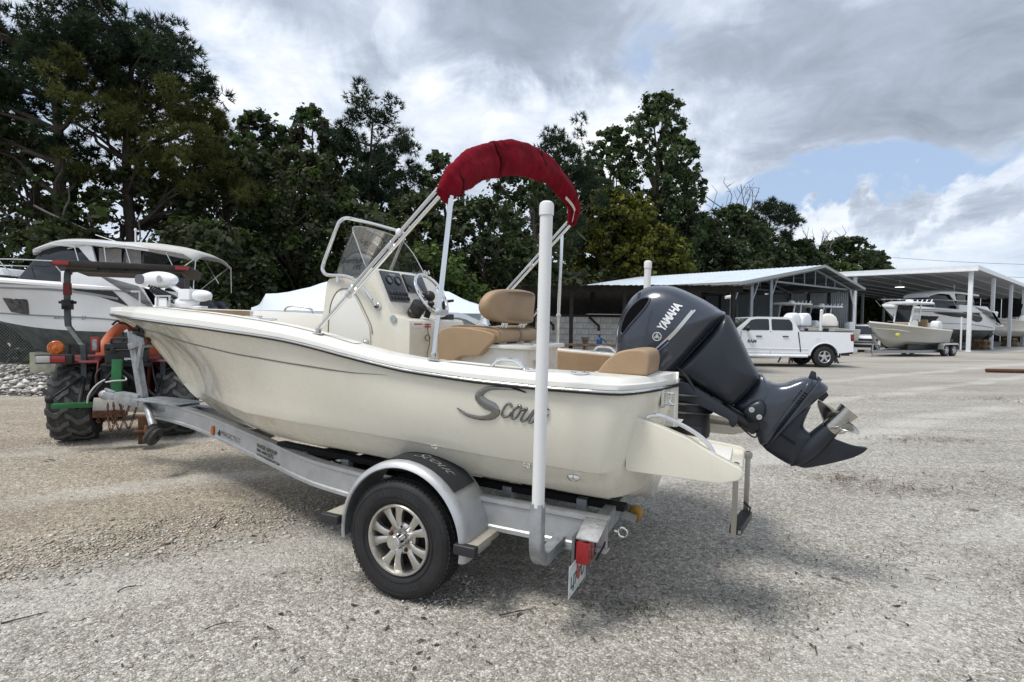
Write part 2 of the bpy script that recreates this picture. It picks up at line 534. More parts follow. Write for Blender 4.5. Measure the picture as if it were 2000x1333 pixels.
# ------------------------------------------------------------------ ground
def ground_mat():
    m = bpy.data.materials.new('gravel')
    m.use_nodes = True
    t = m.node_tree
    t.nodes.clear()
    q = NG(t)
    co = q.node('ShaderNodeTexCoord').outputs['Object']
    sp = q.node('ShaderNodeSeparateXYZ', {0: co})
    X, Y = sp.outputs[0], sp.outputs[1]
    n1 = q.noise(co, .35, 5., .55, .4)
    n2 = q.noise(q.mapping(co, rot=(0, 0, R(18)), scale=(.5, 1.6, 1)), .9, 6., .6, .5)
    # warm shell gravel beyond a diagonal edge on the left, greyer limestone nearer
    ed2 = q.math('ADD', q.math('SUBTRACT', Y, q.math('ADD', q.math('MULTIPLY', X, .66), 5.25)), q.math('MULTIPLY', q.math('SUBTRACT', n1, .5), 1.1))
    warm = q.math('MULTIPLY', q.rng(ed2, -.25, .35), q.rng(X, 3.5, -1.0))
    warm = q.math('MULTIPLY', warm, q.rng(Y, 16, 9))
    grey = q.mix(q.rng(n2, .3, .7), (.395, .375, .338), (.505, .485, .445))
    tanc = q.mix(q.rng(n2, .3, .7), (.385, .335, .27), (.485, .432, .355))
    base = q.mix(warm, grey, tanc)
    # pale dusty bands left by wheels
    tr = q.noise(q.mapping(co, rot=(0, 0, R(-24)), scale=(.16, 1.1, 1)), 1.1, 5., .5, .6)
    base = q.mix(q.rng(tr, .56, .72, 0., .55), base, (.56, .535, .49))
    # far yard is smoother and paler, with wide brown patches
    far = q.rng(Y, 9, 20)
    nf = q.noise(q.mapping(co, scale=(.25, 1., 1)), .5, 5., .6, .4)
    farc = q.ramp(nf, [(.30, (.25, .225, .185)), (.44, (.36, .335, .295)), (.60, (.44, .415, .375)), (.74, (.56, .54, .50))])
    base = q.mix(q.math('MULTIPLY', far, .85), base, farc)
    lanes = None
    for v0, v1 in ((-1.0, -.12), (1.7, 2.5), (4.4, 5.3), (-4.1, -3.3)):
        w_ = q.math('MULTIPLY', q.rng(ed2, v0, v0 + .25), q.rng(ed2, v1, v1 - .25))
        lanes = w_ if lanes is None else q.math('MAXIMUM', lanes, w_)
    lanes = q.math('MULTIPLY', lanes, q.rng(n2, .30, .60, .25, 1.))
    base = q.mix(q.math('MULTIPLY', lanes, .55), base, (.55, .53, .49))
    # stones: two sizes of cells, each with its own tone
    wob = q.node('ShaderNodeVectorMath', {0: co, 1: q.node('ShaderNodeVectorMath', {0: q.noise(co, 60., 2., out=1), 'Scale': .012}, operation='SCALE').outputs[0]}, operation='ADD').outputs[0]
    v1 = q.node('ShaderNodeTexVoronoi', {'Vector': wob, 'Scale': 92., 'Randomness': 1.})
    v2 = q.node('ShaderNodeTexVoronoi', {'Vector': wob, 'Scale': 38., 'Randomness': 1.})
    s1 = q.node('ShaderNodeSeparateColor', {0: v1.outputs['Color']}).outputs[0]
    s2 = q.node('ShaderNodeSeparateColor', {0: v2.outputs['Color']}).outputs[1]
    tone = q.math('ADD', q.math('MULTIPLY', s1, .62), q.math('MULTIPLY', s2, .38))
    stone = q.ramp(tone, [(.12, (.42, .39, .36)), (.36, (.76, .74, .71)), (.62, (1.0, .99, .97)), (.86, (1.60, 1.60, 1.58))])
    gap = q.rng(v1.outputs['Distance'], .25, .75, 1., .60)
    near = q.math('MULTIPLY', q.rng(Y, 26, 5, .30, .85), q.math('SUBTRACT', 1., q.math('MULTIPLY', lanes, .45)))
    st = q.mix(near, (1, 1, 1), stone)
    base = q.mix(1., base, st, 'MULTIPLY')
    base = q.mix(1., base, q.mix(near, (1, 1, 1), q.node('ShaderNodeCombineColor', {0: gap, 1: gap, 2: gap}).outputs[0]), 'MULTIPLY')
    # crushed leaves and soil between the stones
    d1 = q.noise(q.mapping(co, rot=(0, 0, .5), scale=(1., 2.2, 1)), 9., 7., .72, .8)
    d2 = q.noise(co, .8, 4., .6, .3)
    dm = q.math('MULTIPLY', q.rng(d1, .55, .68), q.rng(d2, .42, .62, .10, .70))
    base = q.mix(dm, base, (.105, .085, .062))
    d3 = q.noise(co, 26., 5., .7, .4)
    base = q.mix(q.rng(d3, .64, .73, 0., .7), base, (.09, .078, .06))
    h = q.math('ADD', q.math('MULTIPLY', v1.outputs['Distance'], -.7), q.math('MULTIPLY', v2.outputs['Distance'], -.9))
    h = q.math('ADD', h, q.math('MULTIPLY', q.noise(co, 7., 5., .6), 1.6))
    bp = q.node('ShaderNodeBump', {'Strength': .75, 'Distance': .012, 'Height': h})
    b = q.node('ShaderNodeBsdfPrincipled', {'Base Color': base, 'Roughness': .92, 'Specular IOR Level': .25, 'Normal': bp.outputs[0]})
    q.node('ShaderNodeOutputMaterial', {'Surface': b.outputs[0]})
    return m


def gz(x, y):
    """height of the yard: almost level, with faint ruts"""
    return .010 * np.sin(x * 1.3 + y * .7) * np.sin(y * 1.1 - x * .4) * np.clip(1.4 - np.abs(y) / 14, 0, 1) - .004


GRAVEL = ground_mat()
xs = np.concatenate([[-900, -300, -120, -60, -35], np.linspace(-24, 24, 97), [35, 60, 120, 300, 900]])
ys = np.concatenate([[-60, -20, -8], np.linspace(-3, 24, 82), [32, 45, 70, 120, 220, 500, 1200]])
XX, YY = np.meshgrid(xs, ys)
ZZ = gz(XX, YY)
gv = np.stack([XX.ravel(), YY.ravel(), ZZ.ravel()], 1)
nx = len(xs)
ii, jj = np.meshgrid(np.arange(nx - 1), np.arange(len(ys) - 1))
a = (jj * nx + ii).ravel()
gf = np.stack([a, a + 1, a + 1 + nx, a + nx], 1)
np_mesh('ground', gv, gf, GRAVEL, kind='structure', smooth=True)


# ------------------------------------------------------------------ loose stones, litter, weeds (nobody could count them)
def scatter_stones(name, P, size, mats, mi, squash=.6):
    n = len(P)
    oct_v = np.array([(1, 0, 0), (0, 1, 0), (-1, 0, 0), (0, -1, 0), (.2, .1, 1), (-.1, -.2, -1)], float)
    oct_f = np.array([(0, 1, 4), (1, 2, 4), (2, 3, 4), (3, 0, 4), (1, 0, 5), (2, 1, 5), (3, 2, 5), (0, 3, 5)])
    V = oct_v[None] * (1 + rng.uniform(-.42, .42, (n, 6, 3)))
    V[:, :, 1] *= rng.uniform(.55, 1., (n, 1))
    V[:, :, 2] *= rng.uniform(.35, 1., (n, 1)) * squash
    t = rng.uniform(0, 6.28, n)
    c, s = np.cos(t)[:, None], np.sin(t)[:, None]
    x, y = V[:, :, 0] * c - V[:, :, 1] * s, V[:, :, 0] * s + V[:, :, 1] * c
    V = np.stack([x, y, V[:, :, 2]], 2) * size[:, None, None]
    V += P[:, None, :]
    F = oct_f[None] + (np.arange(n) * 6)[:, None, None]
    return np_mesh(name, V.reshape(-1, 3), F.reshape(-1, 3), mats, kind='stuff', mi=np.repeat(mi, 8))


STA = mat('stone_white', (.60, .575, .53), .9, var=.15, vs=9.)
STB = mat('stone_grey', (.36, .34, .31), .9, var=.2, vs=9.)
STC = mat('stone_tan', (.42, .36, .285), .9, var=.2, vs=9.)
N = 24000
v = rng.uniform(0, 1, N)
yy = 1.9 / (1 - v * (1 - 1.9 / 13.))
xx = rng.uniform(-1.02, 1.02, N) * yy
sz = np.clip(rng.lognormal(math.log(.0052), .38, N), .003, .016) * (1 + .035 * yy)
mi = rng.choice([0, 1, 2], N, p=[.30, .42, .28])
st = tag(scatter_stones('loose_gravel', np.stack([xx, yy, gz(xx, yy) + sz * .12], 1), sz, [STA, STB, STC], mi), 'loose crushed limestone gravel over the whole yard')
# coarser stones pushed into a low ridge on the left
N = 2600
tt = rng.uniform(0, 1, N)
rx = -3.4 + tt * 1.9 + rng.normal(0, .28, N)
ry = 3.35 + tt * 1.35 + rng.normal(0, .24, N)
sz = np.clip(rng.lognormal(math.log(.011), .35, N), .006, .026)
tag(scatter_stones('gravel_ridge', np.stack([rx, ry, gz(rx, ry) + sz * .2], 1), sz, [STA, STB, STC], rng.choice([0, 1, 2], N, p=[.25, .3, .45])), 'coarser tan stones in a low ridge left of the trailer')
# stones pushed up round the trailer tyre and the tractor tyre
P_ = []
for cx, cy, r_, n in ((-.42, 3.22, .17, 420), (-5.52, 7.12, .34, 420), (-4.52, 7.55, .34, 300)):
    a_ = rng.uniform(0, 6.28, n)
    q_ = r_ * (1 + np.abs(rng.normal(0, .35, n)))
    P_.append(np.stack([cx + q_ * np.cos(a_), cy + q_ * np.sin(a_) * .75, np.zeros(n)], 1))
P_ = np.concatenate(P_)
sz = np.clip(rng.lognormal(math.log(.0085), .35, len(P_)), .004, .018)
P_[:, 2] = sz * .25
tag(scatter_stones('tyre_gravel', P_, sz, [STA, STB, STC], rng.choice([0, 1, 2], len(P_))), 'loose stones pushed up against the tyres')
# bank of broken white rock by the chain link fence
N = 5200
tt = rng.uniform(0, 1, N)
ry = 11.0 + tt * 6.3
rx = -.93 * ry - rng.exponential(2.2, N) + rng.normal(0, .3, N) + 1.1
sz = np.clip(rng.lognormal(math.log(.045), .4, N), .02, .11)
tag(scatter_stones('rock_bank', np.stack([rx, ry, gz(rx, ry) + sz * rng.uniform(0, 1.4, N)], 1), sz, [STA, STB, mat('stone_dark', (.13, .12, .11), .9)], rng.choice([0, 1, 2], N, p=[.42, .34, .24])), 'broken pale rock strewn along the fence on the left')


def slivers(name, P, L, Wd, mats, mi, lift=.004, label=None, up=None):
    """thin curled strips: dead pine needles, leaf bits, grass blades"""
    n = len(P)
    t = rng.uniform(0, 6.28, n)
    d = np.stack([np.cos(t), np.sin(t), np.zeros(n)], 1)
    if up is not None:
        d = d * (1 - up)[:, None]
        d[:, 2] = up
    sd = np.stack([-np.sin(t), np.cos(t), np.zeros(n)], 1)
    b = rng.normal(0, .22, n)
    a0 = P - d * (L / 2)[:, None] * (0 if up is not None else 1)
    mid = a0 + d * (L / 2)[:, None] + sd * (b * L)[:, None]
    mid[:, 2] += L * rng.uniform(0, .16, n)
    e = a0 + d * L[:, None]
    w = sd * Wd[:, None]
    V = np.stack([a0 - w * .5, a0 + w * .5, mid + w, mid - w, e + w * .2, e - w * .2], 1)
    V[:, :, 2] += lift
    F = np.array([(0, 1, 2, 3), (3, 2, 4, 5)])[None] + (np.arange(n) * 6)[:, None, None]
    return tag(np_mesh(name, V.reshape(-1, 3), F.reshape(-1, 4), mats, kind='stuff', mi=np.repeat(mi, 2)), label)


LEAFB = mat('dead_leaf', (.085, .052, .030), .9, var=.4, vs=20.)
LEAFD = mat('dark_litter', (.040, .034, .026), .9, var=.4, vs=20.)
WEEDG = mat('weed_green', (.060, .085, .028), .8, var=.35, vs=15.)
N = 2600
v = rng.uniform(0, 1, N)
yy = 2.0 / (1 - v * (1 - 2.0 / 16.))
xx = rng.uniform(-1.02, 1.02, N) * yy
keep = (np.sin(xx * 2.1 + yy * 1.3) + np.sin(yy * 2.7 - xx * .9) + rng.normal(0, .8, N)) > .25
xx, yy = xx[keep], yy[keep]
n = len(xx)
L = rng.lognormal(math.log(.017), .5, n) * (1 + .05 * yy)
slivers('leaf_litter', np.stack([xx, yy, gz(xx, yy)], 1), L, L * rng.uniform(.05, .22, n), [LEAFB, LEAFD], rng.choice([0, 1], n, p=[.45, .55]), .006, 'brown leaf bits and dead needles scattered over the gravel')
P_, L_ = [], []
for cx, cy, rx, ry, n in [(3.7, 5.5, .42, .22, 420), (3.4, 5.75, .2, .1, 120), (5.8, 7.8, .45, .16, 260), (10.9, 12.3, .8, .3, 300), (5.0, 5.5, .35, .4, 200), (2.9, 3.85, .4, .3, 110), (1.75, 3.8, .3, .2, 60), (8.5, 12.5, .9, .3, 160), (4.6, 4.2, .5, .4, 130), (1.7, 2.9, .5, .2, 50)]:
    P_.append(np.stack([rng.normal(cx, rx, n), rng.normal(cy, ry, n), np.zeros(n)], 1))
    L_.append(rng.lognormal(math.log(.022 + .005 * cy), .4, n))
P_ = np.concatenate(P_)
L_ = np.concatenate(L_)
slivers('needle_litter', P_, L_, L_ * .05, [mat('dead_needle', (.085, .042, .022), .9, var=.3)], np.zeros(len(P_), int), .008, 'rust brown drifts of dead pine needles on the right of the yard')
P_, L_ = [], []
for cx, cy, rx, ry, n in [(-2.87, 3.68, .13, .06, 150), (-2.68, 3.93, .10, .05, 110), (-3.2, 3.3, .12, .05, 70), (.56, 3.05, .16, .07, 150), (.72, 2.98, .08, .06, 90), (1.5, 3.1, .25, .12, 60), (2.6, 3.6, .35, .2, 90), (-1.95, 4.25, .1, .04, 50), (3.2, 3.4, .4, .3, 90), (1.0, 2.7, .3, .1, 50)]:
    k = np.stack([rng.normal(cx, rx, n), rng.normal(cy, ry, n), np.zeros(n)], 1)
    P_.append(k)
    L_.append(rng.uniform(.012, .032, n))
P_ = np.concatenate(P_)
L_ = np.concatenate(L_)
slivers('weed_patches', P_, L_, L_ * .12, [WEEDG, mat('weed_dark', (.045, .055, .022), .85)], rng.choice([0, 1], len(P_)), .0, 'low green weeds coming through the gravel', up=rng.uniform(.15, .75, len(P_)))

tw = [((-.05, 2.92), (.13, 2.99), .0045, 'thin straight dry twig on the gravel right of the trailer wheel'),
      ((-2.57, 2.78), (-2.43, 2.90), .0045, 'dark forked twig lying at the left border of the yard'),
      ((-2.21, 4.12), (-2.26, 4.40), .006, 'bent dry twig on tan gravel before the winch post'),
      ((-2.22, 3.12), (-2.13, 3.20), .0045, 'short hooked black twig on pale gravel left of the wheel'),
      ((-1.52, 2.75), (-1.36, 2.83), .0035, 'hair thin brown twig on grey gravel in the left foreground')]
for (x0, y0), (x1, y1), r, lab in tw:
    mx, my = (x0 + x1) / 2 + random.uniform(-.03, .03), (y0 + y1) / 2 + random.uniform(-.02, .02)
    k = MB()
    pts = smooth_pts([(x0, y0, .008), (mx, my, .016), (x1, y1, .008)], 4)
    k.tube(pts, list(np.linspace(r, r * .4, len(pts))), 6)
    k.tube([(mx, my, .016), (mx + .03, my + .015, .02)], [r * .6, r * .3], 5)
    tag(k.build('twig', mat('twig_bark', (.055, .042, .032), .9)), lab, 'twig', 'dry twigs lying on the gravel')
# ------------------------------------------------------------------ centre console boat: frame of reference
_a, _b = R(66.064), R(.893)
BF = Vector((-math.sin(_a) * math.cos(_b), math.cos(_a) * math.cos(_b), math.sin(_b)))
BL = Vector((-math.cos(_a), -math.sin(_a), 0))
BU = BF.cross(BL)
BT = Vector((-.142, 4.183, .3365))
BM = Matrix(((BF.x, BL.x, BU.x, BT.x), (BF.y, BL.y, BU.y, BT.y), (BF.z, BL.z, BU.z, BT.z), (0, 0, 0, 1)))
boat = empty('center_console_boat', M=BM, label='large cream center console boat with red folded bimini sitting on aluminium trailer in front', cat='boat')


def ip(x, tab):
    return float(np.interp(x, tab[0], tab[1]))


TB = ([-1.38, -.5, .5, 1.5, 2.2, 2.8, 3.3, 3.8, 4.2, 4.45, 4.62], [1.06, 1.13, 1.14, 1.07, .95, .78, .60, .38, .20, .09, 0])
TZR = ([-1.38, -1.2, -.8, -.4, 0, .2, .4, .6, .8, 1, 1.3, 1.6, 2, 2.8, 3.6, 4.3, 4.62], [.912, .908, .910, .924, .95, .976, 1.007, 1.038, 1.066, 1.088, 1.109, 1.124, 1.143, 1.166, 1.179, 1.191, 1.195])
TZG = ([-1.38, -.7, -.4, -.2, 0, .2, .4, .6, .8, 1, 1.3, 1.6, 2, 2.8, 3.6, 4.3, 4.62], [.978, .985, .995, 1.003, 1.014, 1.034, 1.069, 1.108, 1.140, 1.168, 1.198, 1.222, 1.244, 1.271, 1.279, 1.276, 1.262])
TK = ([-1.38, 1.5, 2.3, 2.925, 3.25, 3.44, 3.673, 3.913, 4.16, 4.416, 4.6, 4.62], [.085, .09, .135, .271, .408, .522, .704, .887, 1.045, 1.125, 1.17, 1.185])
TS = ([-1.38, 0, 1, 1.6, 2, 2.5, 3, 3.15], [.99, 1.02, .95, .82, .68, .45, .16, .05])
TSZ = ([-1.38, -1., -.4, 0, .4, 1, 1.6, 2, 2.8, 3.2], [.480, .487, .506, .528, .535, .534, .522, .53, .535, .56])
TC = ([-1.38, 0, 1, 1.6, 2, 2.5, 3], [.87, .90, .80, .62, .45, .25, .05])
TCZ = ([-1.38, -1., 0, .8, 1.3, 2, 3], [.308, .320, .350, .355, .335, .32, .40])


def bfun(x):
    b = ip(x, TB)
    if x < -1.05:
        b *= float(np.interp(-x, [1.05, 1.10, 1.15, 1.20, 1.25, 1.30, 1.34, 1.365, 1.38], [1, .998, .99, .968, .905, .800, .690, .57, .472]))
    return b


def hull_sec(x):
    b, zr, zk = bfun(x), ip(x, TZR) - .012, ip(x, TK)
    sc = bfun(x) / max(ip(x, TB), 1e-3) if ip(x, TB) > 0 else 1
    ys, zs = ip(x, TS) * sc, max(ip(x, TSZ), zk + .03)
    yc, zc = min(ip(x, TC) * sc, ys * .96), max(ip(x, TCZ), zk + .008)
    ys = min(ys, b * .98)
    if x > 3.1:
        t = min(1, (x - 3.1) / .5)
        yc, ys = yc * (1 - t), ys * (1 - t)
    zs = min(zs, zr - .01)
    zc = min(zc, zs - .004)
    o = .022 * min(1, max(0, (3.0 - x) / 1.5)) * min(1, max(0, (x + 1.24) / .08))        # overhang above the lower panel
    e = 1.0 + .72 * min(1, max(0, (x - .2) / 2.6))     # concave flare towards the bow
    bulge = .022 * max(0, 1 - max(0, x) / 1.5)
    pts = [(0, zk), (yc * .5, zk + (zc - zk) * .5), (yc, zc), (yc + .012 * sc, zc + .012)]
    pts += [(ys - .006 + (yc - ys) * .25, zc + (zs - zc) * .55), (ys, zs - .012), (min(ys + o, b), zs - .002), (min(ys + o + .006, b), zs + .012)]
    y0 = min(ys + o + .006, b)
    for t in (.12, .3, .5, .7, .85, .95, 1.0):
        y = y0 + (b - .022 * min(1, b / .3) - y0) * t ** e + bulge * math.sin(math.pi * t)
        pts.append((max(y, 0), zs + .012 + (zr - zs - .012) * t))
    return pts


HX = [-1.38, -1.373, -1.365, -1.353, -1.34, -1.32, -1.30, -1.275, -1.25, -1.225, -1.20, -1.175, -1.15, -1.125, -1.10, -1.075, -1.05] + list(np.linspace(-1., 3., 41)) + [3.1, 3.2, 3.3, 3.4, 3.5, 3.6, 3.7, 3.8, 3.9, 4., 4.1, 4.2, 4.3, 4.4, 4.5, 4.57, 4.615]


def hull_y(x, z):
    s = hull_sec(x)
    return float(np.interp(z, [p[1] for p in s[2:]], [p[0] for p in s[2:]]))


def rk(x, z):
    """the stern leans forward towards the keel"""
    return x + .18 * min(1, max(0, 1 - (z - .085) / .82)) * min(1, max(0, (-.80 - x) / .58))


hb = MB()
rings = []
for x in HX:
    s = hull_sec(x)
    rings.append([(rk(x, z), y, z) for y, z in reversed(s)] + [(rk(x, z), -y, z) for y, z in s[1:]])
hb.loft(rings, False, False)
# transom with a notch for the motor
s = hull_sec(-1.38)
zt, nz, ny = s[-1][1], .66, .44
tp = [(-1.38, y, z) for y, z in s] + [(-1.38, ny, zt), (-1.38, ny, nz), (-1.38, -ny, nz), (-1.38, -ny, zt)] + [(-1.38, -y, z) for y, z in reversed(s[1:])]
hb.poly([(rk(p[0], p[2]), p[1], p[2]) for p in tp])
hb.build('hull', GEL, boat, smooth=32)

# deck, gunwales and cockpit liner in one moulding
def deck_sec(x):
    b, zr, zg = bfun(x), ip(x, TZR), ip(x, TZG)
    k = min(1, b / .32)
    if x < -1.2:
        k = min(1, max(.12, (b - .43) / .25))
    wi = b - .20 * k
    zs = .47 if x < 1.7 else (.90 if x < 3.05 else zg - .012)
    if x < -1.0:
        wi, zs = min(.47, b - .10 * k), nz
    elif x < -.72:
        wi = b - .26
    if x >= 3.05:
        wi = b - .20 * k
    zw = zr + (zg - zr) * .5
    yin = max(.05, hull_y(x, zs) - .05)
    return [(b - .012 * k, zr - .012), (b + .004, zr + .012), (b, zw), (b - .022 * k, zw + .006), (b - .034 * k, zg - .018), (b - .055 * k, zg - .004), (max(b - .085 * k, wi + .03 * k), zg),
            (wi + .02 * k, zg + .003), (wi, zg - .002), (wi - .008 * k, zg - .02 if zs < zg - .1 else zg - .004), (min(wi - .02 * k, yin) if zs < zg - .1 else wi * .6, min(zs + .06, zg - .002)), (min(wi - .03 * k, yin) if zs < zg - .1 else wi * .3, zs), (0, zs)]


DX = [-1.395, -1.38, -1.373, -1.365, -1.353, -1.34, -1.32, -1.30, -1.275, -1.25, -1.225, -1.20, -1.175, -1.15, -1.125, -1.10, -1.075, -1.05, -1.01, -.999] + list(np.linspace(-.95, -.73, 5)) + [-.71] + list(np.linspace(-.6, 1.6, 23)) + [1.695, 1.705] + list(np.linspace(1.8, 3., 13)) + [3.045, 3.055] + list(np.linspace(3.1, 4.6, 24)) + [4.63]
db = MB()
rings = []
for x in DX:
    s = deck_sec(max(x, -1.38))
    rings.append([(x, y, z) for y, z in s] + [(x, -y, z) for y, z in reversed(s[:-1])])
db.loft(rings, False, False)
s = deck_sec(-1.38)
db.poly([(-1.395, y, z) for y, z in s[:10]] + [(-1.395, .42, s[0][1])])
db.poly([(-1.395, -y, z) for y, z in s[:10]] + [(-1.395, -.42, s[0][1])])
db.bx(-1.02, -.985, -.9, .9, .47, .955)
db.build('deck', GELW, boat, smooth=28)
# nonskid panels let into the gunwale tops
nb = MB()
for sg in (1, -1):
    for x0, x1 in ((.45, 3.2), (-.68, -.2)):
        xs_ = np.linspace(x0, x1, 24)
        nb.loft([[(x, sg * (bfun(x) - .095), ip(x, TZG) + .0045), (x, sg * (bfun(x) - .175), ip(x, TZG) + .0065)] for x in xs_], False, False)
nb.build('nonskid_panel', GELN, boat, smooth=30)

# rub rail with stainless insert
def rail_path(off, dz, sg):
    pts = []
    for x in [4.63] + list(np.linspace(4.5, 3.2, 14)) + list(np.linspace(3., -1.0, 36)) + [-1.05, -1.10, -1.15, -1.20, -1.25, -1.30, -1.34, -1.365]:
        b = bfun(x) if x < 4.6 else 0
        pts.append((x + (off if x > 4.6 else 0), sg * (b + off * min(1, b / .1)), ip(x, TZR) + dz))
    pts += [(-1.386 - off, sg * .50, ip(-1.38, TZR) + dz), (-1.392 - off, sg * .44, ip(-1.38, TZR) + dz)]
    return pts


rb = MB()
for sg in (1, -1):
    P = rail_path(0, -.004, sg)
    rb.loft([[(p[0], p[1] - sg * .008, p[2] + .011), (p[0] + (-.008 if p[0] < -1.37 else 0), p[1] + sg * .008, p[2] + .009), (p[0] + (-.012 if p[0] < -1.37 else 0), p[1] + sg * .010, p[2]), (p[0] + (-.008 if p[0] < -1.37 else 0), p[1] + sg * .008, p[2] - .010), (p[0], p[1] - sg * .008, p[2] - .012)] for p in P], False, False)
rr = rb.build('rub_rail', BLACK, boat, smooth=40)
ib = MB()
for sg in (1, -1):
    ib.tube(rail_path(.010, .003, sg), .0065, 8)
ib.build('rail_insert', CHROME, rr, smooth=60)

# pin stripe along the topsides
pb = MB()
TST = ([.1, .4, .6, 1, 1.6, 2, 2.4, 2.8, 3.2, 3.6, 4.0], [.914, .910, .916, .934, .962, .985, 1.004, 1.026, 1.05, 1.071, 1.09])
for sg in (1, -1):
    r_ = []
    for x in np.linspace(.15, 3.95, 60):
        z = ip(x, TST)
        w = .0045 * min(1, (x - .1) / .5)
        r_.append([(x, sg * (hull_y(x, z - w) + .0025), z - w), (x, sg * (hull_y(x, z + w) + .0025), z + w)])
    pb.loft(r_, False, False)
pb.build('pin_stripe', mat('stripe_grey', (.16, .155, .15), .4), boat, smooth=60)

# chrome script on the topsides, port and starboard
def swash(pts, wid):
    """flat bevelled stroke of varying width: returns rings in (u, v, h)"""
    P = smooth_pts(pts, 8)
    Wd = np.interp(np.linspace(0, 1, len(P)), np.linspace(0, 1, len(wid)), wid)
    rings = []
    for i, p in enumerate(P):
        a, b = V3(P[max(i - 1, 0)]), V3(P[min(i + 1, len(P) - 1)])
        t = (b - a) / (np.linalg.norm(b - a) + 1e-9)
        nrm = np.array([-t[1], t[0]])
        w = Wd[i]
        rings.append([(p[0] + nrm[0] * w * k, p[1] + nrm[1] * w * k, h) for k, h in ((-1, .0), (-.82, .006), (0, .009), (.82, .006), (1, .0))])
    return rings


def script_part(name, u0, z0, k, sg, parent, surf, m, shear=0.):
    # strokes drawn in units of the photograph's lettering (u right, v up), k metres per unit
    S_ = [(1290, -345), (1150, -305), (960, -285), (760, -285), (640, -335), (600, -400), (690, -480), (800, -530), (835, -590), (770, -650), (620, -670), (450, -640), (360, -595), (285, -545)]
    WS = [8, 16, 22, 26, 42, 58, 66, 64, 58, 42, 28, 22, 14, 6]
    st = [(S_, WS)]
    st.append(([(1085, -530), (1060, -490), (1000, -490), (940, -560), (925, -620), (955, -650), (1020, -640), (1075, -590)], [16] * 8))
    st.append(([(1180, -520), (1110, -560), (1075, -640), (1095, -675), (1150, -650), (1210, -570), (1215, -515), (1170, -510)], [16] * 8))
    st.append(([(1215, -560), (1260, -555), (1310, -545), (1260, -610), (1220, -680), (1240, -705), (1300, -680), (1380, -600), (1430, -560)], [15] * 9))
    st.append(([(1440, -560), (1390, -620), (1340, -690), (1355, -720), (1400, -705), (1450, -660)], [17] * 6))
    st.append(([(1600, -490), (1530, -580), (1450, -690), (1460, -725), (1520, -710), (1570, -672), (1610, -640), (1640, -612)], [17, 17, 17, 16, 14, 12, 10, 7]))
    st.append(([(1470, -515), (1530, -530), (1590, -548), (1650, -562)], [12, 14, 12, 6]))
    b = MB()
    for P, wd in st:
        for_r = []
        for ring in swash(P, wd):
            o = []
            for u, v, h in ring:
                ue = u if u < 900 else 900 + (u - 900) * .86
                uu, vv = (ue - 285) * k, (v + 720) * k + (u - 285) * k * shear
                x, z = u0 - sg * 0 - uu, z0 + vv
                o.append((x, sg * (surf(x, z) + .002 + h), z))
            for_r.append(o)
        b.loft(for_r, False, False)
    return b.build(name, m, parent, smooth=50)


SCR = mat('chrome_script', (.26, .255, .245), .13, 1., var=.1)
script_part('chrome_script', -.312, .688, .00042, 1, boat, hull_y, SCR, .075)

# fittings in the topsides
d = MB()
for x, z, r_ in ((-.689, .469, .022), ):
    y = hull_y(x, z)
    d.lathe([(r_, 0), (r_, .008), (r_ * .7, .010), (r_ * .6, .002), (.001, .001)], (x, y, z), (0, 1, 0), 18)
d.build('drain_fitting', CHROME, boat)
d = MB()
y = hull_y(-.947, .437)
d.ell((-.947, y + .002, .437), (.036, .016, .022), 14, 7)
d.build('scoop_fitting', CHROME, boat)

# swim platforms either side of the motor, with buttresses
for sg in (1, -1):
    p = MB()
    fin = round_poly([(-1.2, .775), (-1.30, .756), (-1.50, .690), (-1.62, .625), (-1.72, .582), (-1.765, .566), (-1.752, .515), (-1.66, .485), (-1.2, .487)], .02, 3)
    p.prism(fin, sg * .835, sg * .90)
    base = round_poly([(-1.36, .600), (-1.70, .575), (-1.765, .568), (-1.752, .515), (-1.66, .485), (-1.36, .487)], .02, 3)
    p.prism(base, sg * .44, sg * .838)
    p.prism(round_poly([(-1.36, .63), (-1.74, .592), (-1.765, .575), (-1.75, .54), (-1.36, .55)], .01, 2), sg * .44, sg * .475)
    pl = p.build('swim_platform', GEL, boat, smooth=40, bevel=.012, seg=3)
    t = MB()
    t.bx(-1.70, -1.44, sg * .50, sg * .81, .577, .606, T=lambda q: (q[0], q[1], q[2] + (q[0] + 1.44) * .06))
    t.build('tread_pad', GELN, pl, bevel=.01)
    t = MB()
    t.tube(smooth_pts([(-1.29, sg * .86, .758), (-1.305, sg * .86, .774), (-1.36, sg * .855, .782), (-1.45, sg * .85, .752), (-1.54, sg * .845, .706), (-1.60, sg * .84, .655), (-1.635, sg * .84, .595)], 5), .0115, 10)
    t.build('grab_rail', CHROME, pl)
lad = MB()
lad.bx(-1.762, -1.748, .51, .81, .222, .240)
la = lad.build('boarding_ladder', mat('ladder_steel', (.36, .345, .32), .35, .9), boat, bevel=.002)
for y, dx_ in ((.80, .027), (.50, -.022)):
    lad = MB()
    lad.bx(-1.768 + dx_, -1.742 + dx_, y - .012, y + .012, .20, .575)
    lad.cyl((-1.755 + dx_, y - .016, .555), (-1.755 + dx_, y + .016, .555), .022, n=14)
    lad.bx(-1.76 + dx_, -1.70 + dx_, y - .014, y + .014, .548, .562)
    lad.build('ladder_rail', mat('ladder_steel', (.36, .345, .32), .35, .9), la, bevel=.002)
k = MB()
k.bar((-1.782, .51, .235), (-1.735, .80, .235), .055, .04)
k.tube([(-1.79, .53, .24), (-1.80, .52, .275), (-1.765, .515, .30)], .006, 6)
k.build('ladder_step', BLACK, la, bevel=.008)

